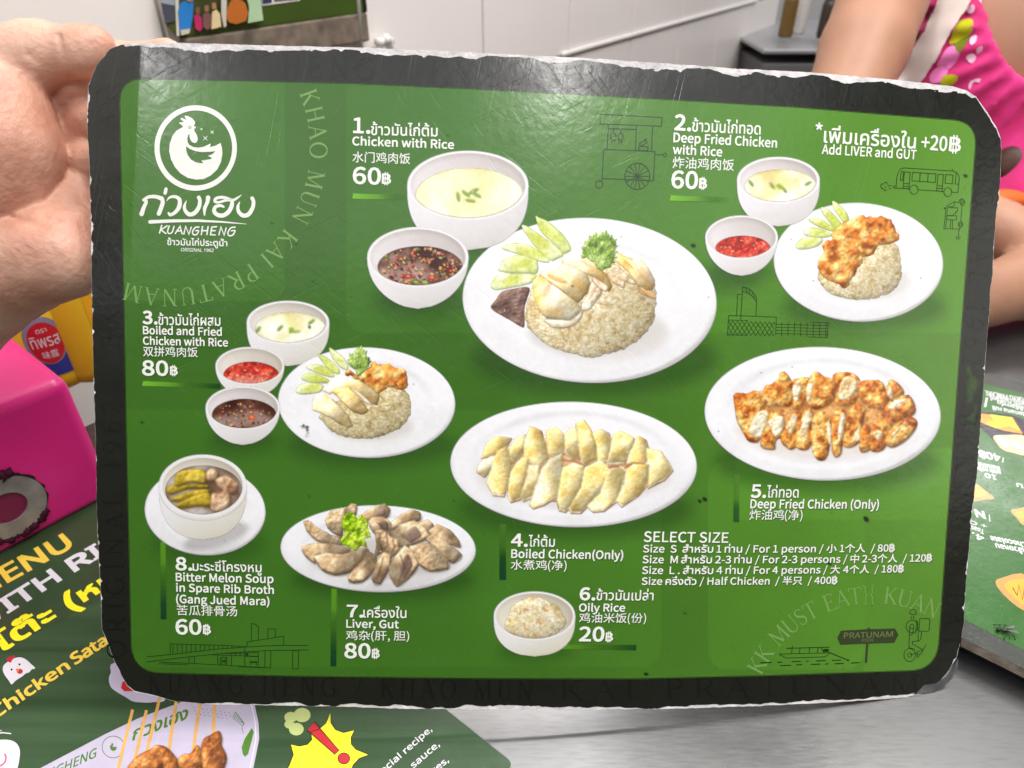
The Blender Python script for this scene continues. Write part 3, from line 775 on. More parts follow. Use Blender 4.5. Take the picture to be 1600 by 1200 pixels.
    crust = ([(600, 300), (650, 265), (700, 270), (690, 330), (670, 400), (640, 450), (600, 430)], [(430, 330), (500, 290), (540, 230), (580, 260), (600, 320), (590, 430), (510, 430), (450, 430)], [(840, 260), (900, 235), (960, 240), (1000, 280), (1000, 340), (960, 420), (880, 430), (850, 380)],
             [(690, 300), (740, 230), (790, 260), (850, 290), (850, 380), (790, 440), (720, 450), (690, 400)], [(1000, 300), (1060, 280), (1130, 290), (1150, 350), (1130, 440), (1060, 440), (1000, 380)], [(1160, 320), (1190, 280), (1240, 310), (1260, 360), (1200, 400), (1160, 390)],
             [(1090, 380), (1150, 350), (1170, 430), (1130, 460), (1090, 440)], [(1130, 470), (1200, 400), (1290, 370), (1330, 440), (1310, 490), (1200, 530), (1150, 510)], [(255, 370), (320, 360), (390, 345), (440, 400), (430, 450), (450, 480), (420, 540), (400, 640), (340, 640), (300, 580), (265, 500)],
             [(410, 670), (440, 560), (470, 480), (540, 490), (550, 580), (500, 640), (490, 690)], [(530, 640), (560, 560), (600, 480), (650, 480), (660, 560), (640, 650), (590, 690)], [(620, 640), (650, 520), (690, 450), (720, 480), (720, 580), (700, 680), (640, 690)],
             [(710, 640), (720, 520), (760, 470), (820, 500), (830, 600), (800, 740), (740, 745)], [(890, 640), (920, 530), (960, 430), (1030, 440), (1020, 520), (1000, 640), (930, 680)], [(830, 560), (850, 480), (900, 450), (920, 520), (900, 620), (885, 720), (840, 720)],
             [(1000, 700), (1010, 590), (1040, 540), (1070, 600), (1060, 690)], [(1060, 690), (1080, 540), (1130, 510), (1190, 530), (1180, 590), (1140, 690)], [(1150, 640), (1200, 560), (1290, 500), (1335, 520), (1330, 570), (1270, 640), (1190, 680)])
    ch = Sheet(1142, 576, 1436, 720, 1.15)
    meat = ([(345, 560), (390, 480), (450, 460), (455, 520), (410, 620), (340, 600)], [(460, 530), (500, 500), (548, 500), (545, 570), (500, 620), (470, 570)], [(560, 570), (600, 490), (630, 500), (600, 600)], [(640, 590), (680, 480), (710, 480), (700, 560), (660, 620)], [(870, 380), (890, 290), (930, 255), (985, 290), (970, 350), (920, 400)],
            [(600, 330), (640, 280), (655, 340), (620, 420)], [(680, 340), (700, 300), (720, 310), (710, 390), (690, 410)], [(870, 600), (890, 480), (912, 490), (905, 570), (880, 650)], [(1170, 440), (1210, 400), (1280, 390), (1260, 420), (1190, 460)], [(1180, 620), (1230, 560), (1280, 530), (1220, 600)], [(1165, 370), (1180, 320), (1195, 350), (1190, 390)], [(950, 640), (990, 560), (1005, 540), (995, 640)], [(1080, 600), (1110, 580), (1140, 600), (1110, 640)], [(805, 540), (825, 540), (830, 640), (818, 660)])
    piece(ch, gp([(300, 400), (500, 330), (800, 300), (1150, 340), (1280, 420), (1230, 560), (900, 640), (600, 640), (380, 580)]), ((0, (176, 112, 58)), (1, (224, 164, 96))), seed=143, r=8, hgt=2)
    rg = np.random.RandomState(5)
    for q, p in enumerate(crust):
        c = gp(p)
        shade_poly(ch, c + np.array([1.0, 1.5]), (96, 50, 24), 2.4, 0.7, False)
        fried(ch, c, 80 + q, ragged=2.2, hgt=7)
    for q in range(180):
        x = rg.uniform(1150, 1428); y = rg.uniform(585, 712)
        shade_ell(ch, x, y, rg.uniform(0.9, 2.6), rg.uniform(0.8, 1.8), (112, 52, 20), 1.5, 0.5, rot=rg.uniform(0, 3))
        shade_ell(ch, x + rg.uniform(-9, 9), y + rg.uniform(-9, 9), rg.uniform(0.8, 1.8), rg.uniform(0.6, 1.3), (250, 206, 130), 1.2, 0.55)
    for q, p in enumerate(meat):
        piece(ch, gp(p), ((0, (222, 186, 132)), (0.4, (240, 220, 182)), (1, (250, 240, 218))), r=5, hgt=2.5, namp=6, nsc=8, seed=110 + q, edge=(216, 156, 84), ew=1.8, lock=True, ragged=1.5)
    D.append(('plate_picture', 'long oval plate of sliced fried chicken only', S, 1, [('chicken_picture', 'two rows of fried chicken slices', ch, 1)]))
    # ---- dish 7
    hp = lambda p: cr(H_, p)
    S = plate(591, 857, 152, 67.5, 0.02, 0.76, 0.25, seed=62)
    shade_ell(S, 600, 872, 116, 34, (176, 168, 160), 12, 0.55)
    ch = Sheet(468, 784, 724, 918, 1.15)
    LVR = ((0, (166, 136, 100)), (0.35, (194, 165, 128)), (0.7, (212, 186, 149)), (1, (226, 204, 170)))
    lvr = ([(232, 190), (260, 180), (320, 225), (400, 270), (465, 290), (470, 320), (400, 330), (310, 300), (250, 240)], [(370, 180), (400, 120), (490, 110), (480, 200), (470, 280), (420, 250), (385, 220)], [(490, 110), (540, 72), (567, 75), (560, 130), (520, 150)], [(590, 150), (690, 85), (750, 72), (780, 100), (760, 150), (680, 160), (620, 175)],
           [(780, 200), (860, 140), (920, 112), (975, 125), (970, 170), (880, 190), (800, 230)], [(950, 200), (1030, 175), (1060, 200), (1050, 250), (1010, 240)], [(790, 270), (850, 210), (940, 180), (1010, 230), (1030, 280), (940, 320), (880, 345), (820, 320)], [(1040, 250), (1090, 205), (1170, 240), (1225, 300), (1230, 340), (1150, 320), (1080, 290)],
           [(1020, 300), (1060, 270), (1150, 320), (1240, 390), (1190, 440), (1140, 420), (1080, 350)], [(645, 190), (670, 160), (740, 155), (785, 190), (785, 260), (740, 250), (680, 250)], [(690, 250), (740, 240), (790, 290), (830, 300), (840, 370), (790, 400), (740, 370), (690, 400), (700, 330)], [(915, 350), (1000, 325), (1070, 340), (1150, 430), (1150, 480), (1040, 495), (970, 450)],
           [(218, 350), (300, 325), (430, 335), (520, 360), (480, 390), (310, 400), (300, 445), (240, 400)], [(670, 560), (690, 470), (740, 390), (790, 400), (775, 480), (720, 575)], [(780, 480), (830, 400), (880, 345), (920, 370), (960, 460), (900, 540), (830, 590), (790, 540)], [(515, 550), (570, 460), (640, 375), (690, 410), (680, 490), (610, 560), (550, 570)], [(300, 410), (380, 390), (480, 400), (630, 350), (600, 420), (520, 500), (430, 520), (350, 490)])
    for q, p in enumerate(lvr):
        c = hp(p)
        c = c.mean(0) + (c - c.mean(0)) * 1.05
        shade_poly(ch, c + np.array([1.5, 3.4]), (110, 92, 76), 2.2, 0.5, False)
        piece(ch, c + np.array([0.9, 2.0]), ((0, (112, 90, 68)), (1, (150, 124, 98))), r=4, hgt=1.5, namp=2, nsc=5, seed=160 + q, smooth_=False, ragged=1.0)
        piece(ch, c + np.array([-0.3, -0.5]), LVR, r=4, hgt=1.8, namp=4.5 if q in (1, 10, 11, 0) else 1.8, nsc=5, seed=120 + q, spec=0.04, edge=(182, 152, 116), ew=1.0, tsc=12, amb=0.64, dif=0.38, smooth_=False, ragged=1.0, tilt=((1, .6), (.3, 1), (-.8, .8), (.9, -.2))[q % 4])
        m_ = c.mean(0)
        if q in (3, 6, 9, 14):
            piece(ch, m_ + (c - m_) * np.array([0.42, 0.6]) + np.array([6, 1]), ((0, (104, 82, 72)), (1, (146, 122, 106))), r=5, hgt=2, seed=140 + q, lock=True)
    for p in ([(700, 190), (730, 210), (740, 250)], [(720, 260), (715, 320), (740, 370)], [(760, 260), (770, 330), (750, 360)], [(800, 300), (815, 350), (800, 380)], [(960, 460), (1000, 480), (1010, 495)], [(850, 400), (880, 480), (840, 570)], [(740, 420), (720, 500), (700, 560)]):
        line(ch, hp(p), (84, 60, 48), 1.8, 0.7)
    le = hp([(480, 230), (475, 180), (500, 140), (540, 125), (570, 160), (600, 140), (640, 190), (650, 240), (655, 280), (620, 300), (630, 340), (590, 340), (560, 375), (520, 350), (480, 330), (470, 290), (490, 260)])
    LE = Sheet(le[:, 0].min() - 4, le[:, 1].min() - 4, le[:, 0].max() + 4, le[:, 1].max() + 4, 1.1)
    piece(LE, le, ((0, (110, 150, 12)), (0.4, (158, 196, 30)), (1, (206, 228, 84))), r=6, hgt=3, namp=10, nsc=8, seed=150, tsc=9, ragged=3)
    D.append(('plate_picture', 'oval plate of liver and gut slices', S, 1, [('liver_picture', 'tan slices of liver and gut', ch, 1), ('lettuce_picture', 'curly lettuce leaf', LE, 2)]))
    # ---- dish 8
    ip = lambda p: cr(I_, p)
    S = plate(321, 798, 94, 69, 0.05, 0.72, 0.2, seed=72)
    shade_ell(S, 338, 838, 52, 16, (150, 146, 146), 8, 0.55, rot=-0.3)
    bs = bowl((317.4, 759, 68.5, 49), 843, 0.90, 73, 0.6, True)
    so = liquid(bs, (319, 766, 60, 39), ((0, (96, 72, 50)), (0.4, (138, 116, 98)), (0.7, (176, 164, 156)), (1, (206, 198, 196))), 74, 30, 0.4)
    MEL = ((0, (112, 96, 20)), (0.4, (160, 136, 36)), (0.75, (196, 168, 52)), (1, (222, 198, 88)))
    for q, p in enumerate(([(230, 240), (270, 215), (350, 215), (430, 215), (430, 235), (330, 240), (250, 265)], [(250, 290), (330, 255), (430, 240), (440, 260), (350, 290), (280, 300)], [(280, 320), (340, 285), (440, 255), (450, 320), (380, 325), (310, 335)], [(270, 190), (290, 155), (350, 140), (420, 145), (425, 205), (350, 205), (280, 225)])):
        shade_poly(so, ip(p) + 1.5, (70, 54, 24), 2.5, 0.8)
        piece(so, ip(p), MEL, r=5, hgt=3.5, namp=4, nsc=8, seed=75 + q, lock=True, tmix=lambda X, Y, q=q: X * 0 + (0.75 if q == 3 else 0.3), edge=(110, 92, 24), ew=1.3)
        c = ip(p)
        for z in range(4):
            x = c[:, 0].min() + (z + 1) * np.ptp(c[:, 0]) / 5
            line(so, [(x, c[:, 1].min() + 3), (x - 1, c[:, 1].max() - 3)], (140, 116, 30), 1.2, 0.4)
    for q, p in enumerate(([(430, 160), (460, 135), (490, 155), (480, 190), (440, 200)], [(480, 190), (540, 175), (590, 215), (580, 260), (530, 265), (490, 230)], [(455, 340), (460, 265), (500, 260), (535, 235), (555, 290), (540, 330), (490, 355)])):
        shade_poly(so, ip(p) + 1.5, (70, 50, 40), 2.5, 0.8)
        piece(so, ip(p), ((0, (150, 108, 80)), (0.5, (196, 158, 124)), (1, (232, 204, 170))), r=6, hgt=5, namp=5, nsc=8, seed=85 + q, lock=True)
    D.append(('plate_picture', 'white saucer under the bitter melon soup', S, 1, []))
    D.append(('soup_bowl_picture', 'white cup of bitter melon soup with rib meat', bs, 2, [('soup_picture', None, so, 1)]))
    # ---- dish 6
    jp = lambda p: cr(J_, p)
    bs = bowl((835, 961.7, 63.5, 38), 1025, 0.93, 90, 0.8)
    ri = rice(jp([(185, 830), (200, 740), (250, 650), (330, 600), (400, 585), (480, 600), (560, 640), (610, 700), (650, 770), (600, 840), (500, 890), (400, 905), (280, 880)]), ((0, (196, 166, 108)), (0.35, (226, 208, 156)), (0.7, (240, 228, 188)), (1, (250, 244, 222))), 91, 700, (0.3, 0.4), 4.4)
    sr = sd_ell(ri.X, ri.Y, *bs.inner); ri.A *= np.clip(0.5 - (sr + 0.3) / ri.st, 0, 1)
    for (x, y) in ((330, 690), (350, 685), (300, 705), (480, 675), (500, 690), (430, 765), (450, 780), (350, 830), (410, 870)):
        shade_ell(ri, *jp([(x, y)])[0], 3.6, 1.8, (196, 140, 84), 1.6, 0.7, rot=x * 0.1)
    D.append(('rice_bowl_picture', 'white bowl of oily rice', bs, 1, [('rice_picture', 'mound of oily rice', ri, 1)]))

def finish_dishes():
    for q, (nm, lb, S, k, subs) in enumerate(DISHES):
        for r_, (n2, l2, s2, k2) in enumerate(subs):
            amp, gl, bl = {'chicken_picture': (0.16, 40, 1), 'rice_picture': (0.07, 20, 0), 'liver_picture': (0.07, 12, 1), 'cucumber_picture': (0.08, 24, 1), 'soup_picture': (0.03, 6, 1), 'sauce_picture': (0.10, 16, 0), 'coriander_picture': (0.10, 4, 0), 'lettuce_picture': (0.12, 6, 1)}[n2]
            if l2 and 'boiled' in l2: amp, gl = 0.06, 26
            if l2 and 'fried' in l2: amp = 0.09
            soften(s2, amp, 31 * q + 7 * r_ + 1, gl, bl)

def bits(S, cx, cy, rx, ry, seed, n):
    """chilli rings, garlic, soy beans floating in the dark dip."""
    rg = np.random.RandomState(seed)
    for i in range(n):
        a = rg.uniform(0, 6.28); q = math.sqrt(rg.uniform(0, 1)) * 0.92
        x = cx + rx * q * math.cos(a); y = cy + ry * q * math.sin(a)
        t = rg.uniform()
        if t < 0.55: c = (rg.randint(190, 240), rg.randint(140, 190), rg.randint(70, 130))
        elif t < 0.78: c = (196, 48, 34)
        elif t < 0.88: c = (96, 122, 40)
        else: c = (60, 28, 18)
        big = rg.uniform(0.8, 2.6) * (0.75 if rx < 60 else 1.1)
        shade_ell(S, x + 0.8, y + 1.0, big * 1.3, big * 0.9, (46, 20, 12), 1.4, 0.6, rot=rg.uniform(0, 3))
        shade_ell(S, x, y, big * 1.2, big * 0.8, c, 0.9, 0.9, rot=rg.uniform(0, 3))
        if t < 0.88 and big > 1.6: shade_ell(S, x - 0.4, y - 0.3, big * 0.5, big * 0.35, (250, 214, 170), 0.8, 0.6)
    if rx > 60:
        for (x, y, c) in ((608, 442, (200, 40, 40)), (633, 446, (206, 44, 40)), (650, 441, (110, 140, 40)), (664, 441, (150, 170, 70)), (675, 434, (206, 70, 44)), (638, 432, (190, 60, 50)), (612, 440, (196, 50, 50)), (602, 400, (96, 120, 40))):
            shade_ell(S, x, y, 7, 4, (60, 26, 16), 1.5, 0.6); shade_ell(S, x, y, 6, 3.4, c, 1, 0.95, rot=0.2); shade_ell(S, x, y - 0.6, 2.6, 1.4, (240, 190, 140), 1, 0.7)
    else:
        shade_ell(S, 394, 651.5, 5.5, 4, (206, 84, 44), 1, 0.9); shade_ell(S, 394, 651.5, 2.4, 1.7, (232, 150, 90), 1, 0.8)

def seeds(S, cx, cy, rx, ry, seed, n):
    rg = np.random.RandomState(seed)
    for i in range(n):
        a = rg.uniform(0, 6.28); q = math.sqrt(rg.uniform(0, 1)) * 0.95
        x = cx + rx * q * math.cos(a); y = cy + ry * q * math.sin(a)
        c = ((236, 150, 70), (246, 196, 160), (150, 22, 16), (226, 90, 70))[rg.randint(4)]
        shade_ell(S, x, y, rg.uniform(0.8, 2.2), rg.uniform(0.6, 1.4), c, 1.0, 0.75, rot=rg.uniform(0, 3))

def herbs(S, pts, seed):
    rg = np.random.RandomState(seed)
    for (x, y) in pts:
        shade_ell(S, x, y, 6, 2.2, (88, 122, 44), 1.4, 0.9, rot=rg.uniform(-1, 1)); shade_ell(S, x, y - 0.7, 4, 0.9, (160, 190, 90), 1, 0.7, rot=rg.uniform(-1, 1))
    x, y = pts[2]
    shade_ell(S, x + 4, y - 8, 15, 8, (238, 230, 160), 5, 0.75, rot=0.6); shade_ell(S, x - 14, y + 10, 12, 7, (242, 234, 170), 5, 0.65, rot=-0.2)
    shade_ell(S, x, y, 5, 3, (140, 180, 40), 1.5, 0.9, rot=0.8)
# ================================================================ the held menu board
make_dishes()
finish_dishes()
Z_CORE, Z_BORD, Z_PANEL, Z_MARK, Z_LINE, Z_TEXT, Z_DISH = 0.0, 0.00012, 0.00020, 0.00025, 0.00029, 0.00034, 0.00038
ZS = 0.000035

def cdt(P, grid, holes=()):
    """triangulate a closed outline with a lattice of interior points so that the sheet can bend."""
    P = [Vector((float(a), float(b))) for a, b in P]
    n = len(P)
    A = np.array([(p.x, p.y) for p in P])
    g = np.stack(np.meshgrid(np.arange(A[:, 0].min() + grid / 2, A[:, 0].max(), grid), np.arange(A[:, 1].min() + grid / 2, A[:, 1].max(), grid)), -1).reshape(-1, 2)
    sd = sd_poly(g[:, 0], g[:, 1], A)
    g = g[sd < -grid * 0.35]
    V = P + [Vector((float(a), float(b))) for a, b in g]
    E = [(i, (i + 1) % n) for i in range(n)]
    r = delaunay_2d_cdt(V, E, [], 1, 1e-7)
    return np.array([(v.x, v.y) for v in r[0]]), [tuple(f) for f in r[2]]

def orient(P2, F):
    out = []
    for f in F:
        a, b, c = P2[f[0]], P2[f[1]], P2[f[2]]
        s = (b[0] - a[0]) * (c[1] - a[1]) - (b[1] - a[1]) * (c[0] - a[0])
        out.append(f if s > 0 else f[::-1])
    return out

def densify(P, step=3.0):
    P = np.asarray(P, float); out = []
    for i in range(len(P)):
        a, b = P[i], P[(i + 1) % len(P)]
        k = max(1, int(np.hypot(*(b - a)) / step))
        for j in range(k): out.append(a + (b - a) * j / k)
    return np.array(out)

EDGE_TOP = [(138, 134), (151, 102), (172, 76), (190, 70), (205, 68), (282, 67), (384, 70), (457, 71.7), (562, 74), (720, 81), (750, 83), (899, 89.7), (1082, 102), (1140, 106.6), (1269, 113), (1399, 124.7), (1491, 135), (1511, 142), (1525, 150.6), (1542, 175), (1557, 199)]
EDGE_RIGHT = [(1563, 216), (1565, 235), (1563.5, 268), (1560.7, 310), (1556, 333), (1555, 353), (1552.5, 390), (1551, 430), (1547.5, 453), (1546.5, 487), (1543, 520), (1540, 560), (1537, 600), (1534, 635), (1526, 747), (1519.6, 793), (1515, 852), (1511, 893), (1507, 943), (1506, 975), (1501, 1004), (1494, 1029), (1480, 1052)]
EDGE_BOTTOM = [(1461, 1074), (1440, 1085), (1400, 1091), (1300, 1097.5), (1200, 1102.5), (1050, 1107.5), (820, 1108.5), (696, 1108), (627, 1107.5), (517, 1103.6), (416, 1102), (345, 1101), (276, 1096.7), (247, 1089), (210, 1081), (199, 1072)]
EDGE_LEFT = [(191, 1058), (178.5, 1032), (168, 1004), (159, 983), (157.5, 920), (154, 867), (151, 797), (150.5, 765), (149.4, 688), (147.5, 634), (146.4, 592), (145, 535), (143.7, 477), (142.5, 400), (141.7, 326), (139.6, 262), (136, 193)]
OUT = densify(EDGE_TOP + EDGE_RIGHT + EDGE_BOTTOM + EDGE_LEFT, 3.0)
_rg = np.random.RandomState(3)
_k = np.arange(len(OUT))
def n1(s, seed):                     # 1-D noise along the outline
    return fbm(_k * 3.0, _k * 0.0 + seed * 31.7, s, 4, seed)
_t = np.roll(OUT, -1, 0) - np.roll(OUT, 1, 0); _t /= np.linalg.norm(_t, axis=1, keepdims=True)
NIN = np.stack([-_t[:, 1], _t[:, 0]], -1)          # inward (outline runs clockwise in the picture)
up = np.clip(NIN[:, 1], 0, 1); dn = np.clip(-NIN[:, 1], 0, 1); sd_ = 1 - np.abs(NIN[:, 1])
left_corner = (OUT[:, 0] < 320) & (OUT[:, 1] > 1000)
OUT = OUT + NIN * ((n1(9, 1) - 0.5) * 2.0)[:, None]
spike = np.clip(n1(11, 5) - 0.62, 0, 1) * 26
inset = up ** 2 * (3.6 + 10 * np.clip((n1(46, 2) - 0.30) * 2.0, 0, 1) + spike * 0.7) + dn ** 2 * (0.3 + 8.0 * np.clip((n1(46, 3) - 0.32) * 2.0, 0, 1) + spike * 0.3) + sd_ * (0.9 * n1(20, 4) + spike * 0.8)
inset = np.where(left_corner, 0.4 + inset * 0.25, inset)
inset = np.where((OUT[:, 0] < 195) & (OUT[:, 1] < 130), 0.5, inset)
BORD = OUT + NIN * np.maximum(inset, 0.3)[:, None]

origin = board_w(0, 0)
board = empty('menu_board', tuple(origin), 'worn green laminated chicken rice menu with dark border held up by a hand', 'menu')

m_core = simple_mat('board_paper', (218, 214, 214), 0.8, 0.2, 0.22, 160, 0.5, 900)
m_border = print_mat('border_ink', (28, 29, 23), 0.32, 0.10)
def board_sheet(outline, z, grid=7):
    P, Fc = cdt(outline, grid)
    X, Y = unp(P[:, 0], P[:, 1])
    P2 = np.stack([X, Y], -1)
    return P2, orient(P2, Fc)

P2, Fc = board_sheet(OUT, 0)
nF = len(P2)
front = board_w(P2[:, 0], P2[:, 1], 0.0); back = board_w(P2[:, 0], P2[:, 1], -0.0024)
no = len(OUT)
Xo, Yo = unp(OUT[:, 0], OUT[:, 1])
rim_f = board_w(Xo, Yo, 0.0); rim_b = board_w(Xo, Yo, -0.0024)
co = np.concatenate([front, back, rim_f, rim_b])
faces = [tuple(f) for f in Fc] + [tuple(i + nF for i in f[::-1]) for f in Fc]
b0 = 2 * nF
for i in range(no):
    j = (i + 1) % no
    faces.append((b0 + i, b0 + j, b0 + no + j, b0 + no + i))
link('board', mesh_np('board', co, faces), m_core, board, 'white paper core with torn edges')
P2, Fc = board_sheet(BORD, 0)
link('border_film', smooth(mesh_np('border_film', board_w(P2[:, 0], P2[:, 1], Z_BORD), Fc)), m_border, board, 'dark border of the menu')

# ---- printed sheets with a colour attribute
def bleed(S):
    """carry the ink a little past the die-cut edge so that no other colour shows in it."""
    for _ in range(3):
        have = S.A > 1e-4 if _ == 0 else have | got
        acc = np.zeros_like(S.C); n = np.zeros(S.A.shape)
        for dy in (-1, 0, 1):
            for dx in (-1, 0, 1):
                h = np.roll(np.roll(have, dy, 0), dx, 1)
                acc += np.roll(np.roll(S.C, dy, 0), dx, 1) * h[..., None]; n += h
        got = (~have) & (n > 0)
        S.C[got] = acc[got] / n[got][:, None]
def ink_mesh(name, S, z, mat, parent, label=None):
    keep = S.A > 0.02
    cell = keep[:-1, :-1] | keep[1:, :-1] | keep[:-1, 1:] | keep[1:, 1:]
    used = np.zeros_like(keep)
    used[:-1, :-1] |= cell; used[1:, :-1] |= cell; used[:-1, 1:] |= cell; used[1:, 1:] |= cell
    idx = -np.ones(keep.shape, np.int64); idx[used] = np.arange(used.sum())
    X, Y = unp(S.X[used], S.Y[used])
    co = board_w(X, Y, z)
    j, i = np.nonzero(cell)
    F4 = np.stack([idx[j, i], idx[j + 1, i], idx[j + 1, i + 1], idx[j, i + 1]], -1)
    me = smooth(mesh_np(name, co, F4.astype(np.int32)))
    bleed(S)
    at = me.color_attributes.new('ink', 'FLOAT_COLOR', 'POINT')
    rgba = np.concatenate([lin(np.clip(S.C[used], 0, 1)) * INK_K, S.A[used][:, None]], -1)
    at.data.foreach_set('color', rgba.astype(np.float32).ravel())
    return link(name, me, mat, parent, label)
INK_K = 0.98
m_photo = photo_mat('printed_photo', 0.32)
m_green = photo_mat('printed_green', 0.30)

# ---- green panel
def rounded(pts, rad, n=8):
    P = np.asarray(pts, float); out = []
    for i in range(len(P)):
        a, b, c = P[i - 1], P[i], P[(i + 1) % len(P)]
        u = (a - b) / np.linalg.norm(a - b); v = (c - b) / np.linalg.norm(c - b)
        r = rad[i]
        p, q = b + u * r, b + v * r
        for k in range(n + 1):
            t = k / n
            out.append((1 - t) ** 2 * p + 2 * t * (1 - t) * b + t * t * q)
    return np.array(out)
_top = [(237, 124), (380, 127), (537, 130.5), (720, 138.5), (900, 148), (1040, 156), (1180, 164.5), (1240, 168), (1400, 181)]
_bot = [(1400, 1048), (1200, 1055), (990, 1060), (760, 1059.5), (620, 1058), (460, 1056)]
panel_poly = np.concatenate([rounded([(186.5, 122.5), (237, 124), (190, 250)], [40, 0.1, 0.1])[0:9], np.array(_top)[1:],
                             rounded([(1400, 181), (1526, 191), (1523, 230)], [0.1, 38, 0.1])[9:18], np.array([(1501, 520), (1479, 820)]),
                             rounded([(1479, 900), (1461, 1046), (1400, 1048)], [0.1, 40, 0.1])[9:18], np.array(_bot),
                             rounded([(460, 1056), (206.5, 1050), (203, 900)], [0.1, 46, 0.1])[9:18], np.array([(199, 720), (193.5, 440)])])
S = Sheet(182, 116, 1532, 1066, 2.0)
sdp = sd_poly(S.X, S.Y, panel_poly)
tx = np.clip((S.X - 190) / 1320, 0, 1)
base = np.stack([np.interp(tx, [0, 0.4, 0.75, 1], [c0, c1, c2, c3]) for c0, c1, c2, c3 in ((58, 60, 75, 87), (104, 106, 123, 134), (28, 31, 38, 46))], -1) / 255.0  # green lightens to the right: stronger light there painted into the colour
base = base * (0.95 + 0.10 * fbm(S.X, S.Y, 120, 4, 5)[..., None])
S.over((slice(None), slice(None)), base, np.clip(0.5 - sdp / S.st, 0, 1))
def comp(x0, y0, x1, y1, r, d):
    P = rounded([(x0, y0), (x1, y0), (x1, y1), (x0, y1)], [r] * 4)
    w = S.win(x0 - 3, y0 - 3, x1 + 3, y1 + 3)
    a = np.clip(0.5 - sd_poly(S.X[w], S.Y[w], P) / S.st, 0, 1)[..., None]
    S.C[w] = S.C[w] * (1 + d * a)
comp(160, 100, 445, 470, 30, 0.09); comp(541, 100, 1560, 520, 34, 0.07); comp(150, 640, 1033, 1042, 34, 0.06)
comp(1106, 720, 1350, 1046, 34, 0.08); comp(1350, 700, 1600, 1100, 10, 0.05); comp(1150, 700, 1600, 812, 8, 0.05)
shade_ell(S, 1176, 318, 20, 20, (70, 118, 40), 1.5, 0.5); shade_ell(S, 432, 180, 8, 10, (52, 104, 34), 3, 0.4); shade_ell(S, 424, 292, 14, 8, (58, 106, 36), 4, 0.4)
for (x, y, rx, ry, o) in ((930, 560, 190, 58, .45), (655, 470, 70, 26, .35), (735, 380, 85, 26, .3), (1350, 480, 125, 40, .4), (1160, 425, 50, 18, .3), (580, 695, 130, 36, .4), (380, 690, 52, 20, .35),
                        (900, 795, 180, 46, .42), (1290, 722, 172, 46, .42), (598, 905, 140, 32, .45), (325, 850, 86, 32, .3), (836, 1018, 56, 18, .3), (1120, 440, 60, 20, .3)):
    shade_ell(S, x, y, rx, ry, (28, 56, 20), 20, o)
for (x, y, a, o) in ((895, 448, 1.6, 0), (700, 212, 1.2, 0), (1083, 384, 3.2, .3), (1101, 780, 3.2, .6), (1353, 811, 4.0, .8), (1093, 783, 2.5, .7), (425, 349, 1.6, 0), (463, 382, 1.2, .4), (489, 440, 1, 0), (1070, 958, 1.4, 0), (1009, 1053, 2.5, 0.2), (222, 660, 1.8, .4), (1010, 1053, 2, 0), (1296, 880, 2.6, .8), (483, 775, 1, 0), (709, 782, 1, 0), (1508, 275, 2.6, .4), (690, 136, 2, 1.2)):
    shade_ell(S, x, y, a * 1.3, a * 0.9, (22, 34, 16), 1.6, 0.9, rot=o)
rgp = np.random.RandomState(8)
for i in range(420):                                    # rubbed specks and hair scratches in the film
    x = rgp.uniform(190, 1510); y = rgp.uniform(130, 1050)
    if rgp.uniform() < 0.5: shade_ell(S, x, y, rgp.uniform(0.6, 1.6), 0.7, (30, 58, 20) if rgp.uniform() < 0.6 else (150, 176, 120), 1.4, rgp.uniform(0.2, 0.5), rot=rgp.uniform(0, 3))
    else: line(S, [(x, y), (x + rgp.uniform(-14, 14), y + rgp.uniform(-14, 14))], (120, 152, 92) if rgp.uniform() < .6 else (44, 76, 28), 0.8, 0.25)
ink_mesh('green_panel', S, Z_PANEL, m_green, board, 'green printed field of the menu')

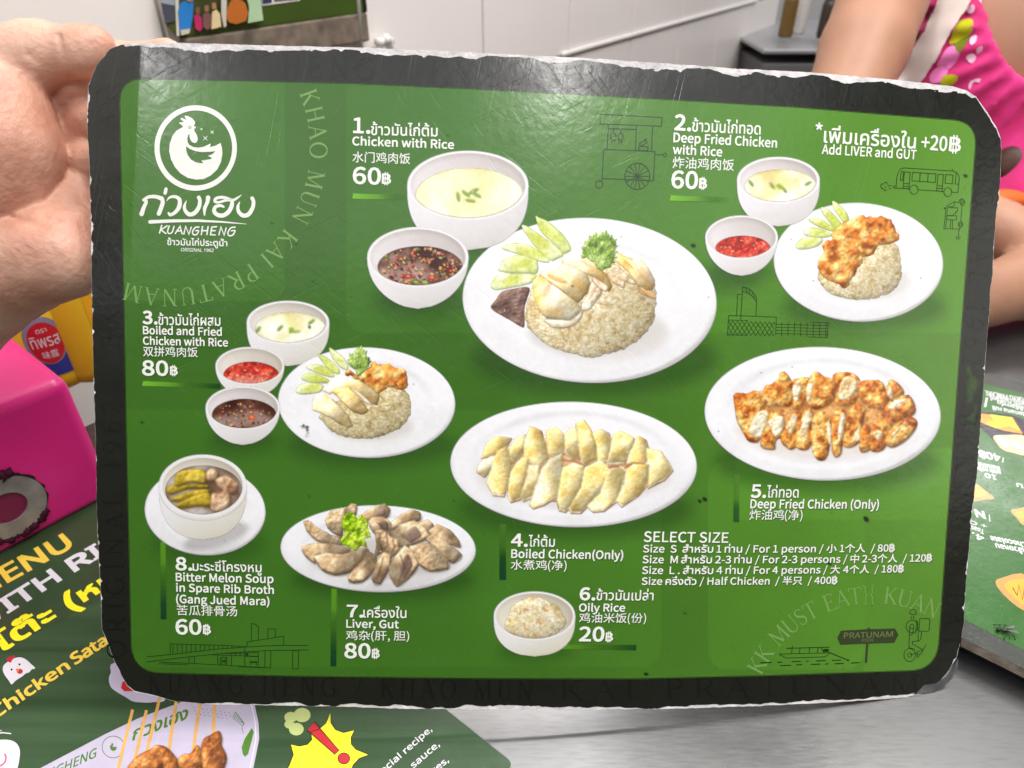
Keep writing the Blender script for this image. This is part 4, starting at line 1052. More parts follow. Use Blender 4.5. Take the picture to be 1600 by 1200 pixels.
# ---- flat vector print: strokes and polygons in photo pixels
class Vec:
    def __init__(s): s.co = []; s.f = []; s.k = 0
    def tri(s, pts, z0=0.0):
        P = [Vector((float(a), float(b), 0)) for a, b in pts]
        T = tessellate_polygon([P]); b = len(s.co)
        s.co += [(p.x, p.y, z0 + s.k * 1.5e-6) for p in P]; s.f += [tuple(b + i for i in t) for t in T]
        s.k = (s.k + 1) % 12
    def ring(s, outer, inner):
        b = len(s.co); n = len(outer); z = s.k * 1.5e-6
        s.co += [(a, c, z) for a, c in outer] + [(a, c, z) for a, c in inner]
        s.f += [(b + i, b + (i + 1) % n, b + n + (i + 1) % n, b + n + i) for i in range(n)]
        s.k = (s.k + 1) % 12
    def stroke(s, pts, wd, closed=False, cap=False):
        P = np.asarray(pts, float)
        if len(P) < 2: return
        W = np.broadcast_to(np.asarray(wd, float), (len(P),)) / 2
        if closed: T = np.roll(P, -1, 0) - np.roll(P, 1, 0)
        else:
            T = np.empty_like(P); T[1:-1] = P[2:] - P[:-2]; T[0] = P[1] - P[0]; T[-1] = P[-1] - P[-2]
        if not closed and len(P) > 2:        # mitre
            d = np.diff(P, axis=0); d /= np.linalg.norm(d, axis=1, keepdims=True) + 1e-9
            T[1:-1] = d[1:] + d[:-1]
        L = np.linalg.norm(T, axis=1, keepdims=True); T = T / np.maximum(L, 1e-9)
        N = np.stack([-T[:, 1], T[:, 0]], -1)
        sc = np.ones(len(P))
        if not closed and len(P) > 2:
            c = (N[1:-1] * np.stack([-d[1:, 1], d[1:, 0]], -1)).sum(1); sc[1:-1] = 1 / np.clip(c, 0.5, 1)
        b = len(s.co); n = len(P); z = s.k * 1.5e-6
        for q in (P + N * (W * sc)[:, None], P - N * (W * sc)[:, None]): s.co += [(a, c, z) for a, c in q]
        for i in range(n if closed else n - 1):
            j = (i + 1) % n
            s.f.append((b + i, b + j, b + n + j, b + n + i))
        s.k = (s.k + 1) % 12
        if cap:
            for e in (0, -1): s.disc(P[e], W[e])
    def disc(s, c, r, ry=None, n=16):
        ry = ry or r
        s.tri([(c[0] + r * math.cos(a), c[1] + ry * math.sin(a)) for a in np.linspace(0, 2 * math.pi, n, endpoint=False)])
    def circle(s, c, r, wd, ry=None, n=32):
        ry = ry or r
        s.stroke([(c[0] + r * math.cos(a), c[1] + ry * math.sin(a)) for a in np.linspace(0, 2 * math.pi, n, endpoint=False)], wd, True)
    def build(s, name, z, mat, parent, label=None, to_world=None):
        A = np.array(s.co)
        if to_world is None:
            X, Y = unp(A[:, 0], A[:, 1]); W = board_w(X, Y, z + A[:, 2]); P2 = np.stack([X, Y], -1)
        else:
            W, P2 = to_world(A, z)
        F = []
        for f in s.f:
            p = P2[list(f)]
            ar = sum(p[i][0] * p[(i + 1) % len(p)][1] - p[(i + 1) % len(p)][0] * p[i][1] for i in range(len(p)))
            F.append(f if ar > 0 else f[::-1])
        return link(name, mesh_np(name, W, F), mat, parent, label)

m_dark = print_mat('line_ink', (30, 58, 20), 0.3, 0.04)
m_dark_top = print_mat('cart_line_ink', (40, 66, 36), 0.3, 0.04)
m_white = print_mat('white_ink', (236, 237, 230), 0.3, 0.02)
m_shadow = print_mat('text_shadow_ink', (48, 84, 26), 0.3, 0.04)
m_mark = print_mat('watermark_ink', (118, 158, 84), 0.3, 0.04)
m_emboss = print_mat('border_letter_ink', (20, 21, 17), 0.34, 0.06)
m_pier = print_mat('pier_sign_ink', (54, 66, 40), 0.3, 0.04)
m_pier_t = print_mat('pier_letter_ink', (108, 114, 68), 0.3, 0.04)

# ---- a small serif alphabet (x right, y up, cap height 1)
def arc(cx, cy, rx, ry, a0, a1, n=14):
    return [(cx + rx * math.cos(math.radians(a)), cy + ry * math.sin(math.radians(a))) for a in np.linspace(a0, a1, n)]
TK, TN = 0.125, 0.05
def _o(cx, rx):
    p = arc(cx, .5, rx, .5, 0, 360, 33); return p, [TN + (TK - TN) * abs(math.cos(math.radians(a))) for a in np.linspace(0, 360, 33)]
def _bowl(cx, cy, rx, ry):
    p = arc(cx, cy, rx, ry, 90, -90, 15); return p, [TN + (TK - TN) * abs(math.cos(math.radians(a))) for a in np.linspace(90, -90, 15)]
SERIF = {
 'I': (.40, [([(.2, 0), (.2, 1)], TK)], [(.2, 0), (.2, 1)]),
 'H': (.95, [([(.2, 0), (.2, 1)], TK), ([(.75, 0), (.75, 1)], TK), ([(.2, .52), (.75, .52)], TN)], [(.2, 0), (.2, 1), (.75, 0), (.75, 1)]),
 'K': (.90, [([(.2, 0), (.2, 1)], TK), ([(.22, .42), (.70, 1)], TN), ([(.36, .58), (.76, 0)], TK)], [(.2, 0), (.2, 1), (.70, 1), (.76, 0)]),
 'A': (.90, [([(.12, 0), (.45, 1)], TN), ([(.43, 1), (.78, 0)], TK), ([(.22, .36), (.64, .36)], TN)], [(.12, 0), (.78, 0)]),
 'O': (1.0, [_o(.5, .40)], []),
 'M': (1.1, [([(.16, 0), (.18, 1)], TN), ([(.18, 1), (.54, .06)], TK), ([(.54, .06), (.90, 1)], TN), ([(.90, 1), (.92, 0)], TK)], [(.16, 0), (.15, 1), (.92, 0), (.93, 1)]),
 'U': (.92, [([(.2, 1), (.2, .34)] + arc(.47, .30, .27, .30, 180, 270, 8), [TK] * 2 + list(np.linspace(TK, TN, 8))), (arc(.47, .30, .27, .30, 270, 360, 8) + [(.74, 1)], TN)], [(.2, 1), (.74, 1)]),
 'N': (.98, [([(.2, 0), (.2, 1)], TN), ([(.18, 1), (.78, .02)], TK), ([(.78, 0), (.78, 1)], TN)], [(.2, 0), (.15, 1), (.78, 1)]),
 'P': (.78, [([(.2, 0), (.2, 1)], TK), _bowl(.36, .74, .28, .26), ([(.2, 1), (.36, 1)], TN), ([(.2, .48), (.36, .48)], TN)], [(.2, 0), (.17, 1)]),
 'R': (.88, [([(.2, 0), (.2, 1)], TK), _bowl(.36, .74, .28, .26), ([(.2, 1), (.36, 1)], TN), ([(.2, .48), (.36, .48)], TN), ([(.38, .48), (.74, 0)], TK)], [(.2, 0), (.17, 1), (.76, 0)]),
 'T': (.85, [([(.42, 0), (.42, 1)], TK), ([(.06, .98), (.78, .98)], TN), ([(.06, 1), (.05, .80)], TN), ([(.78, 1), (.79, .80)], TN)], [(.42, 0)]),
 'E': (.78, [([(.2, 0), (.2, 1)], TK), ([(.2, .98), (.62, .98)], TN), ([(.2, .52), (.52, .52)], TN), ([(.2, .02), (.66, .02)], TN), ([(.62, 1), (.63, .82)], TN), ([(.66, 0), (.68, .20)], TN), ([(.52, .62), (.52, .42)], TN)], [(.15, 0), (.15, 1)]),
 'S': (.68, [([(.56, .80), (.52, .92), (.36, .99), (.20, .94), (.13, .78), (.20, .62), (.36, .52), (.52, .42), (.58, .25), (.50, .08), (.34, .01), (.18, .06), (.12, .22)], [TN, TN, TN, .07, .1, .12, TK, .12, .1, .07, TN, TN, TN])], []),
 'G': (.98, [(arc(.5, .5, .40, .5, 45, 330, 24), [TN + (TK - TN) * abs(math.cos(math.radians(a))) for a in np.linspace(45, 330, 24)]), ([(.80, .06), (.80, .44)], TK), ([(.62, .44), (.92, .44)], TN)], []),
 'B': (.82, [([(.2, 0), (.2, 1)], TK), _bowl(.36, .76, .24, .24), _bowl(.38, .27, .28, .27), ([(.2, 1), (.36, 1)], TN), ([(.2, .53), (.38, .53)], TN), ([(.2, 0), (.38, 0)], TN)], [(.15, 0), (.15, 1)]),
 'L': (.74, [([(.2, 0), (.2, 1)], TK), ([(.2, .02), (.64, .02)], TN), ([(.64, 0), (.66, .22)], TN)], [(.15, 0), (.2, 1)]),
 '1': (.5, [([(.27, 0), (.27, 1)], TK), ([(.10, .86), (.27, 1)], TN)], [(.27, 0)]),
 '9': (.7, [(arc(.35, .68, .24, .32, 0, 360, 22), .08), ([(.59, .68), (.54, .3), (.3, 0)], .07)], []),
 '6': (.7, [(arc(.35, .32, .24, .32, 0, 360, 22), .08), ([(.11, .32), (.16, .7), (.42, 1)], .07)], []),
 '2': (.7, [(arc(.34, .74, .22, .26, 170, -40, 14) + [(.12, .03), (.6, .03)], .07)], []),
 '/': (.5, [([(.05, -.05), (.42, 1.05)], TN)], []), '|': (.35, [([(.17, -.15), (.17, 1.1)], TN)], []),
 '{': (.45, [([(.32, 1.08), (.2, 1), (.2, .6), (.1, .5), (.2, .4), (.2, 0), (.32, -.08)], TN)], []),
 '}': (.45, [([(.1, 1.08), (.22, 1), (.22, .6), (.32, .5), (.22, .4), (.22, 0), (.1, -.08)], TN)], []),
 ' ': (.5, [], []),
}
def serif_glyph(V, ch, place, size):
    w, st, se = SERIF[ch]
    for pts, wd in st: V.stroke([place(*p) for p in pts], np.asarray(wd) * size)
    for x, y in se: V.stroke([place(x - .11, y + (.02 if y < .5 else -.02)), place(x + .11, y + (.02 if y < .5 else -.02))], .04 * size)

def serif_on_circle(V, text, c, r, a0, a1, size, wx=1.0):
    ws = [SERIF[k][0] for k in text]; tot = sum(ws); a = 0
    for k, w in zip(text, ws):
        th = math.radians(a0 + (a1 - a0) * (a + w / 2) / tot)
        ct, st = math.cos(th), math.sin(th)
        def place(x, y, ct=ct, st=st, w=w):
            u = (x - w / 2) * size * wx; v = (y - .5) * size
            return (c[0] + (r + v) * ct - u * st, c[1] + (r + v) * st + u * ct)
        serif_glyph(V, k, place, size); a += w

def serif_on_line(V, text, p0, p1, size, spacing=0.0):
    ws = [SERIF[k][0] + spacing for k in text]; tot = sum(ws)
    p0 = np.array(p0, float); p1 = np.array(p1, float); d = (p1 - p0); L = np.hypot(*d); e = d / L; n = np.array([e[1], -e[0]])
    k_ = L / (tot * size); a = 0
    for ch, w in zip(text, ws):
        def place(x, y, a=a):
            q = p0 + e * (a + x) * size * k_ + n * y * size
            return (q[0], q[1])
        serif_glyph(V, ch, place, size); a += w

V = Vec(); serif_on_circle(V, 'KHAO MUN KAI PRATUNAM', (264, 231), 234, -23, 108, 27, 1.0)
V.build('circle_lettering', Z_MARK, m_mark, board, 'pale curved lettering below the logo')
V = Vec(); serif_on_circle(V, 'KK MUST EAT}{ KUAN', (1365, 1135), 206, -155.5, -60.5, 26, 1.0)
V.build('circle_lettering', Z_MARK, m_mark, board, 'pale arched lettering over the pier sign')
V = Vec()
serif_on_line(V, 'KUANG HENG / KHAO MUN KAI PRATUNAM', (240, 1084), (760, 1096), 30) if False else None
serif_on_line(V, 'KUANG HENG / KHAO MUN', (230, 1083), (840, 1094), 30, .25); serif_on_line(V, ' KAI PRATUNAM', (840, 1094), (1450, 1084), 30, .25)
serif_on_line(V, 'KUANG HENG / KHAO MUN', (215, 112), (980, 139), 34, .25); serif_on_line(V, ' KAI PRATUNAM', (980, 139), (1505, 178), 34, .25)
serif_on_line(V, 'ORIGINAL 1962 | BKK MUST EAT', (196, 1030), (178, 130), 28, .3)
serif_on_line(V, 'ORIGINAL 1962 | BKK MUST EAT', (1531, 205), (1472, 1020), 28, .3)
V.build('border_lettering', Z_BORD + 0.00005, m_emboss, board, 'faint serif lettering all round the dark border')

# ---- line drawings
def drawing(name, label, crop, items, wd, mat=None, z=Z_LINE):
    V = Vec()
    for it in items:
        k = it[0]
        if k == 'l': V.stroke(cr(crop, it[1]), wd * (it[2] if len(it) > 2 else 1))
        elif k == 'c': V.stroke(np.concatenate([cr(crop, it[1]), cr(crop, it[1])[:1]]), wd)
        elif k == 'o': V.circle(cr(crop, [it[1]])[0], it[2] / crop[2], wd, (it[3] if len(it) > 3 else it[2]) / crop[2])
        elif k == 'd': V.disc(cr(crop, [it[1]])[0], it[2] / crop[2])
        elif k == 'p': V.tri(cr(crop, it[1]))
        elif k == 's': V.stroke(cr(crop, spline(it[1], 6, False)), wd)
    return V.build(name, z, mat or m_dark, board, label)
wheel = (410, 495)
drawing('cart_drawing', 'line drawing of a chicken cart', (900, 160, 4.285),
    [('c', [(163, 80), (577, 102), (572, 160), (160, 145)]), ('l', [(216, 150), (207, 315)]), ('l', [(405, 156), (397, 320)]), ('l', [(512, 160), (505, 325)]), ('l', [(218, 175), (400, 182)]),
     ('c', [(185, 315), (528, 330), (518, 525), (175, 510)]), ('o', (250, 228), 18, 24), ('o', (298, 230), 18, 24), ('l', [(250, 180), (250, 205)]), ('l', [(298, 180), (298, 207)]),
     ('l', [(240, 250), (238, 272)]), ('l', [(258, 250), (258, 272)]), ('l', [(288, 252), (286, 273)]), ('l', [(305, 252), (304, 273)]), ('c', [(420, 295), (482, 298), (481, 322), (419, 320)]),
     ('c', [(424, 275), (468, 252), (474, 272), (432, 293)]), ('l', [(452, 254), (475, 240)]), ('l', [(528, 350), (582, 352)]), ('o', (594, 352), 11), ('o', (155, 550), 24), ('l', [(168, 528), (180, 510)]),
     ('o', wheel, 84, 88), ('d', wheel, 7)] + [('l', [wheel, (410 + 82 * math.cos(a), 495 + 86 * math.sin(a))], 0.8) for a in np.linspace(0, 2 * math.pi, 14, endpoint=False)], 1.35, m_dark_top)
drawing('bus_drawing', 'line drawing of a bus', (1365, 250, 9.23),
    [('l', [(320, 400), (330, 250), (350, 180), (385, 130), (430, 115), (1140, 160), (1190, 180), (1220, 220), (1232, 260), (1210, 475)]), ('l', [(1210, 470), (1120, 465)]), ('l', [(1010, 455), (635, 430)]), ('l', [(520, 420), (320, 405)]),
     ('o', (576, 428), 60, 66), ('o', (1066, 464), 56, 64), ('c', [(395, 165), (430, 170), (415, 295), (382, 290)]), ('c', [(440, 172), (522, 178), (505, 415), (420, 410)]), ('c', [(555, 180), (895, 200), (885, 325), (548, 300)]),
     ('l', [(668, 188), (660, 305)]), ('l', [(782, 195), (775, 315)]), ('c', [(925, 205), (1000, 210), (985, 455), (902, 445)]), ('c', [(1035, 210), (1140, 218), (1130, 345), (1025, 335)]), ('l', [(1185, 190), (1170, 345), (1222, 350)]), ('l', [(1130, 128), (1130, 160)]),
     ('l', [(430, 340), (505, 344)]), ('l', [(428, 378), (505, 382)]), ('l', [(915, 370), (990, 374)]), ('l', [(910, 408), (988, 412)]), ('c', [(285, 375), (320, 380), (318, 408), (282, 405)]), ('l', [(195, 370), (255, 376)]), ('l', [(155, 395), (180, 397)]), ('l', [(215, 412), (250, 415)]),
     ('s', [(190, 350), (180, 320), (155, 325), (140, 345), (110, 350), (98, 380), (115, 410), (140, 420), (160, 445), (185, 430)])], 0.95)
drawing('tuktuk_drawing', 'line drawing of a three wheeler standing on end', (1365, 250, 9.23),
    [('l', [(1060, 660), (1040, 680), (1010, 990), (1240, 998)]), ('l', [(1060, 690), (1035, 985)]), ('l', [(1060, 655), (1165, 600), (1160, 640), (1150, 670), (1060, 675)]), ('l', [(1165, 605), (1220, 615), (1225, 590), (1250, 560), (1280, 555)]), ('o', (1275, 612), 34, 44), ('o', (1275, 612), 17, 22),
     ('l', [(1272, 660), (1252, 890)]), ('o', (1250, 930), 32, 42), ('o', (1250, 930), 15, 20), ('l', [(1240, 975), (1238, 1000), (1215, 1030), (1230, 1035)]), ('l', [(1070, 685), (1210, 690), (1205, 740), (1180, 745), (1180, 770), (1150, 780), (1140, 800), (1060, 800)]), ('c', [(1055, 805), (1195, 805), (1190, 865), (1045, 858)]),
     ('l', [(1110, 870), (1098, 985)]), ('l', [(1135, 870), (1130, 990)]), ('d', (1020, 697), 13), ('s', [(1195, 1100), (1190, 1125), (1215, 1142), (1240, 1125), (1240, 1100)]), ('l', [(1222, 1050), (1222, 1100)]), ('d', (1215, 1112), 8)], 0.85)
lat = []
for i in range(11):
    x = 150 + i * 60
    lat += [('l', [(x, 515 + i * 1.5), (min(x + 62, 770), 605 + i * 1.5), (x, 700 + i * 1.5)] if i < 10 else [(x, 530), (x + 10, 560)], .8), ('l', [(x + 60, 515 + i * 1.5), (x, 605 + i * 1.5), (x + 60, 702 + i * 1.5)] if i < 10 else [(x, 530), (x, 540)], .8)]
lat += [('l', [(775, 560 + i * 40), (1460, 578 + i * 40)], .9) for i in range(4)] + [('l', [(855 + i * 83, 530 + i * 2), (848 + i * 83, 712 + i * 3)], .9) for i in range(8)]
drawing('bridge_drawing', 'line drawing of a bridge and tower', (1120, 440, 8.42),
    [('c', [(150, 505), (1465, 540), (1450, 735), (138, 700)]), ('l', [(150, 510), (152, 445), (510, 455), (780, 467), (772, 700)]), ('l', [(258, 445), (272, 165), (330, 168)]), ('l', [(312, 500), (338, 72), (360, 72)]), ('s', [(338, 72), (400, 85), (470, 135), (515, 210), (520, 260)]), ('s', [(335, 135), (390, 142), (450, 180), (500, 235), (520, 268)]),
     ('l', [(520, 262), (512, 455)]), ('l', [(380, 80), (395, 140)], .9), ('l', [(430, 105), (425, 160)], .9), ('l', [(470, 140), (460, 185)], .9), ('l', [(500, 180), (480, 215)], .9)] + lat, 0.95)
drawing('flyover_drawing', 'line drawing of a flyover and shophouse', (220, 965, 5.926),
    [('l', [(55, 362), (400, 325), (700, 290), (965, 270), (1250, 255), (1550, 255)]), ('l', [(55, 408), (450, 360), (800, 325), (1150, 303), (1555, 297)]), ('l', [(275, 332), (275, 240), (800, 255), (985, 268)])] + [('l', [(300 + i * 42, 241 + i * 1.5), (300 + i * 42, 330 - i * 3.6)]) for i in range(14)] +
    [('l', [(985, 268), (985, 222), (1325, 170), (1325, 253)]), ('l', [(1025, 212), (1027, 50), (1060, 58), (1092, 85), (1090, 205)]), ('l', [(1177, 190), (1180, 100), (1248, 103), (1246, 180)]), ('l', [(175, 430), (180, 410), (450, 420), (1205, 462)]), ('l', [(200, 425), (1150, 462)]), ('l', [(450, 365), (448, 420)]), ('l', [(498, 360), (498, 422)]),
     ('l', [(715, 345), (713, 435)]), ('l', [(840, 330), (840, 440)]), ('l', [(965, 275), (965, 445)]), ('l', [(1090, 315), (1090, 448)]), ('l', [(1152, 308), (1150, 460)]), ('l', [(1205, 305), (1205, 465)]), ('c', [(1408, 302), (1462, 302), (1460, 470), (1408, 472)]), ('l', [(660, 342), (1085, 355)]), ('l', [(780, 330), (1090, 322)]),
     ('l', [(1010, 408), (1082, 410)], 2.2), ('l', [(1025, 410), (1018, 435)]), ('l', [(1072, 412), (1075, 440)]), ('c', [(742, 365), (800, 365), (795, 435), (735, 435)]), ('l', [(745, 380), (800, 430)]), ('l', [(795, 375), (740, 430)]), ('l', [(750, 400), (800, 400)], 2), ('d', (985, 335), 14), ('l', [(880, 325), (880, 350)]), ('l', [(922, 322), (922, 352)]), ('l', [(1090, 320), (1090, 360), (965, 355)])], 1.1)
Q_ = (1170, 940, 5.333)
drawing('boat_drawing', 'line drawing of a long canal boat on waves', Q_,
    [('l', [(310, 387), (670, 378)], 1.3), ('l', [(250, 435), (670, 425), (655, 445), (630, 458), (310, 468), (250, 435)]), ('l', [(362, 365), (355, 430)]), ('l', [(425, 385), (420, 428)]), ('l', [(505, 383), (500, 428)]), ('l', [(575, 382), (570, 426)]), ('p', [(610, 398), (640, 390), (668, 395), (662, 418), (615, 420)]), ('l', [(600, 385), (620, 410)]), ('l', [(665, 420), (830, 488)], 1.5), ('d', (825, 486), 9)] +
    [('l', [(a, y), (b, y - 3)], 1.5) for a, b, y in ((95, 188, 507), (235, 278, 504), (358, 432, 498), (475, 497, 495), (558, 636, 492), (690, 765, 488), (260, 350, 531), (392, 442, 525), (518, 592, 521), (635, 660, 518), (715, 790, 515), (850, 920, 509))], 1.05)
drawing('scooter_drawing', 'line drawing of a scooter standing on end', Q_,
    [('o', (1357, 205), 48, 52), ('o', (1357, 205), 17, 18), ('o', (1338, 443), 48, 54), ('o', (1338, 443), 17, 18), ('l', [(1338, 210), (1332, 380), (1380, 395)]), ('l', [(1370, 215), (1365, 265), (1340, 280)]), ('l', [(1405, 165), (1410, 330), (1430, 310), (1438, 245)]), ('l', [(1410, 325), (1360, 330), (1360, 350), (1450, 400), (1475, 355)]), ('l', [(1450, 400), (1435, 430), (1395, 440)]), ('l', [(1400, 415), (1450, 400)]), ('l', [(1400, 415), (1402, 465), (1425, 440)]),
     ('c', [(1422, 140), (1495, 138), (1507, 150), (1500, 235), (1490, 245), (1415, 243)]), ('l', [(1385, 150), (1400, 160), (1385, 265)]), ('s', [(1340, 100), (1340, 85), (1355, 65), (1375, 65), (1390, 85), (1390, 105), (1375, 100), (1365, 110), (1352, 100), (1340, 102)]), ('l', [(1352, 120), (1352, 145)]), ('l', [(1370, 118), (1372, 145)]), ('l', [(1338, 443), (1400, 425)])], 0.95)
V = Vec(); V.tri(cr(Q_, [(765, 240), (985, 228), (990, 215), (1003, 215), (1008, 227), (1215, 222), (1245, 275), (1210, 342), (760, 358), (735, 300)])); V.stroke(cr(Q_, [(985, 350), (974, 508)]), 3.6)
V.build('pier_sign_drawing', Z_LINE, m_pier, board, 'grey green arrow sign on a post')
# ================================================================ lettering from the fonts that ship with Blender
_fd = os.path.join(bpy.utils.system_resource('DATAFILES') or '', 'fonts')
def _font(fn):
    try: return bpy.data.fonts.load(os.path.join(_fd, fn))
    except Exception: return None
FONTS = {'lat': _font('Noto Sans CJK Regular.woff2'), 'thai': _font('NotoSansThai-VariableFont_wdth,wght.woff2'), 'noto': _font('NotoSansHebrew-Regular.woff2'), 'inter': _font('Inter.woff2'), 'any': None}
FONTS['cjk'] = FONTS['lat']
_gl = {}
def glyphs(s, key):
    """outline mesh of a run: (verts Nx2, faces, boundary edges with outward normals)."""
    if (s, key) in _gl: return _gl[(s, key)]
    c = bpy.data.curves.new('run', 'FONT'); c.body = s; c.size = 1.0; c.resolution_u = 3
    if FONTS.get(key): c.font = FONTS[key]
    o = bpy.data.objects.new('run', c)
    me = bpy.data.meshes.new_from_object(o)
    co = np.zeros(len(me.vertices) * 3); me.vertices.foreach_get('co', co); co = co.reshape(-1, 3)[:, :2]
    F = [tuple(p.vertices) for p in me.polygons]
    bpy.data.objects.remove(o); bpy.data.curves.remove(c); bpy.data.meshes.remove(me)
    F2 = []
    cnt = {}
    for f in F:
        p = co[list(f)]
        ar = sum(p[i][0] * p[(i + 1) % len(p)][1] - p[(i + 1) % len(p)][0] * p[i][1] for i in range(len(p)))
        if ar < 0: f = f[::-1]
        F2.append(f)
        for i in range(len(f)): cnt[(f[i], f[(i + 1) % len(f)])] = 1
    # weld by position for the boundary test
    key_ = {}
    rep = np.zeros(len(co), int)
    for i, q in enumerate(np.round(co, 5)):
        rep[i] = key_.setdefault((q[0], q[1]), i)
    es = {}
    for (a, b) in cnt:
        es[(rep[a], rep[b])] = (a, b)
    bd = [(a, b) for (a, b) in es if (b, a) not in es and a != b]
    _gl[(s, key)] = (co, F2, bd)
    return _gl[(s, key)]

def klass(ch):
    o = ord(ch)
    if 0x0E00 <= o <= 0x0E7F and ch != '\u0e3f': return 'thai'
    if o > 0x2E00: return 'cjk'
    return 'lat'
_ref = {}
def ref_h(key, ch):
    if (key, ch) not in _ref:
        co = glyphs(ch, key)[0]; _ref[(key, ch)] = (co[:, 1].max() - co[:, 1].min()) or 1.0
    return _ref[(key, ch)]

def layout(s, main='lat'):
    """a mixed line as one outline; latin cap height 1. returns verts, faces, boundary edges."""
    runs = []
    for ch in s:
        k = klass(ch)
        if ch == '\u0e3f': k = 'baht'
        if ch == ' ' and runs: runs[-1][1] += ch; continue
        if runs and runs[-1][0] == k: runs[-1][1] += ch
        else: runs.append([k, ch])
    C, F, B = [], [], []; x = 0.0; n = 0
    for k, t in runs:
        txt = t.rstrip(' '); sp = len(t) - len(txt)
        if txt:
            fk = {'thai': 'thai', 'cjk': 'cjk', 'lat': main, 'baht': 'any'}[k]
            if k == 'baht':
                co, f, b = glyphs('B', main); co = co.copy(); sc = 1 / ref_h(main, 'H'); co = co * sc
                w = co[:, 0].max() - co[:, 0].min(); x0 = co[:, 0].min()
                bar = []
                for q in (0.34, 0.60):
                    bar.append(([(x0 + w * q - .045, -.17), (x0 + w * q + .045, -.17), (x0 + w * q + .045, 1.17), (x0 + w * q - .045, 1.17)]))
                cc = [tuple(p) for p in co]; ff = list(f); bb = list(b)
                for r in bar:
                    m = len(cc); cc += r; ff.append((m, m + 1, m + 2, m + 3))
                co, f, b = np.array(cc), ff, bb
            else:
                co, f, b = glyphs(txt, fk)
                sc = {'lat': 1 / ref_h(fk, 'H'), 'thai': 0.80 / ref_h(fk, '\u0e21'), 'cjk': 1.22 / ref_h(fk, '\u4e2d')}[k]
                co = co * sc
                if k == 'cjk': co = co + np.array([0, 0.02])
            if len(co):
                co = co + np.array([x - co[:, 0].min(), 0])
                C.append(co); F += [tuple(i + n for i in q) for q in f]; B += [(a + n, c + n) for a, c in b]
                n += len(co); x = co[:, 0].max()
            x += 0.12
        x += sp * 0.30
    return np.concatenate(C), F, B

class Text:
    """lines of lettering placed by their baseline ends in photo pixels and laid on a sheet."""
    def __init__(s, sheet=None):
        s.W = []; s.F = []; s.n = 0; s.sheet = sheet or (lambda x, y: np.stack(unp(x, y), -1))
    def add(s, txt, x0, y0, x1, y1, cap, bold=0.0, main='lat', slant=0.0, hshift=0.0):
        co, F, B = layout(txt, main)
        mn, mx = co[:, 0].min(), co[:, 0].max()
        p = s.sheet(np.array([x0, x1], float), np.array([y0, y1], float))
        d = p[1] - p[0]; L = np.hypot(*d); e = d / L; nrm = np.array([-e[1], e[0]])
        m_px = L / math.hypot(x1 - x0, y1 - y0)
        sx = L / (mx - mn); sy = cap * m_px
        u = (co[:, 0] - mn) * sx + co[:, 1] * slant * sy; v = co[:, 1] * sy + hshift * sy
        P = p[0] + u[:, None] * e + v[:, None] * nrm
        z = np.zeros(len(P))
        F = list(F)
        if bold:
            w = bold * m_px
            nv = {}
            for a, b in B:
                t = P[b] - P[a]; l = np.hypot(*t)
                if l < 1e-12: continue
                o = np.array([t[1], -t[0]]) / l            # outward for counter-clockwise faces
                for k in (a, b): nv[k] = nv.get(k, np.zeros(2)) + o
            idx = {}; ex = []
            for k, o in nv.items():
                l = np.hypot(*o)
                idx[k] = len(P) + len(ex); ex.append(P[k] + (o / l if l > 1e-9 else 0) * w)
            if ex:
                P = np.concatenate([P, np.array(ex)]); z = np.concatenate([z, np.zeros(len(ex)) + 1e-6])
                for a, b in B:
                    if a in idx and b in idx: F.append((a, idx[a], idx[b], b))
        s.W.append(np.concatenate([P, z[:, None]], -1)); s.F += [tuple(i + s.n for i in f) for f in F]; s.n += len(P)
        return s
    def build(s, name, z, mat, parent, label=None, to_world=None, shadow=None):
        A = np.concatenate(s.W)
        tw = to_world or (lambda P, zz: board_w(P[:, 0], P[:, 1], zz))
        o = link(name, mesh_np(name, tw(A[:, :2], z + A[:, 2]), s.F), mat, parent, label)
        if shadow is not None:
            off = np.array([shadow[0], -shadow[1]])
            link('text_shadow', mesh_np('text_shadow', tw(A[:, :2] + off, z + A[:, 2] - 2.5e-5), s.F), m_shadow, o)
        return o

def bar(x0, y0, x1, y1, w, stops, label='lime accent bar'):
    """accent bar from (x0, y0) to (x1, y1): printed gradient along its length."""
    L = math.hypot(x1 - x0, y1 - y0)
    vert = abs(y1 - y0) > abs(x1 - x0)
    S = Sheet(min(x0, x1) - (w / 2 + 2 if vert else 0), min(y0, y1) - (0 if vert else w / 2 + 2), max(x0, x1) + (w / 2 + 2 if vert else 0), max(y0, y1) + (0 if vert else w / 2 + 2), 1.3)
    ex, ey = (x1 - x0) / L, (y1 - y0) / L
    t = ((S.X - x0) * ex + (S.Y - y0) * ey) / L
    d = abs(-(S.X - x0) * ey + (S.Y - y0) * ex)
    al = np.interp(t, [q[0] for q in stops], [q[2] for q in stops])
    S.over((slice(None), slice(None)), ramp(t, [(q[0], q[1]) for q in stops]), np.clip(0.5 - (d - w / 2) / 1.3, 0, 1) * al * (t > 0) * (t < 1))
    ink_mesh('accent_bar', S, Z_LINE, m_green, board, label)
LIME, GRN, DGR = (116, 186, 40), (66, 116, 34), (24, 70, 34)
H1 = ((0, LIME, 1), (0.45, (96, 156, 42), .9), (1, GRN, 0.0))
bar(551, 306.5, 640, 309, 8.5, H1); bar(1046.5, 309.5, 1140, 312.5, 8.5, H1)
bar(223, 599, 345, 603.5, 7.5, ((0, LIME, 1), (.4, (92, 150, 40), .9), (.68, GRN, .2), (1, DGR, .8)))
VB = ((0, LIME, .5), (.25, (96, 160, 40), .7), (.5, GRN, .4), (.8, DGR, .9), (1, (16, 60, 34), 1))
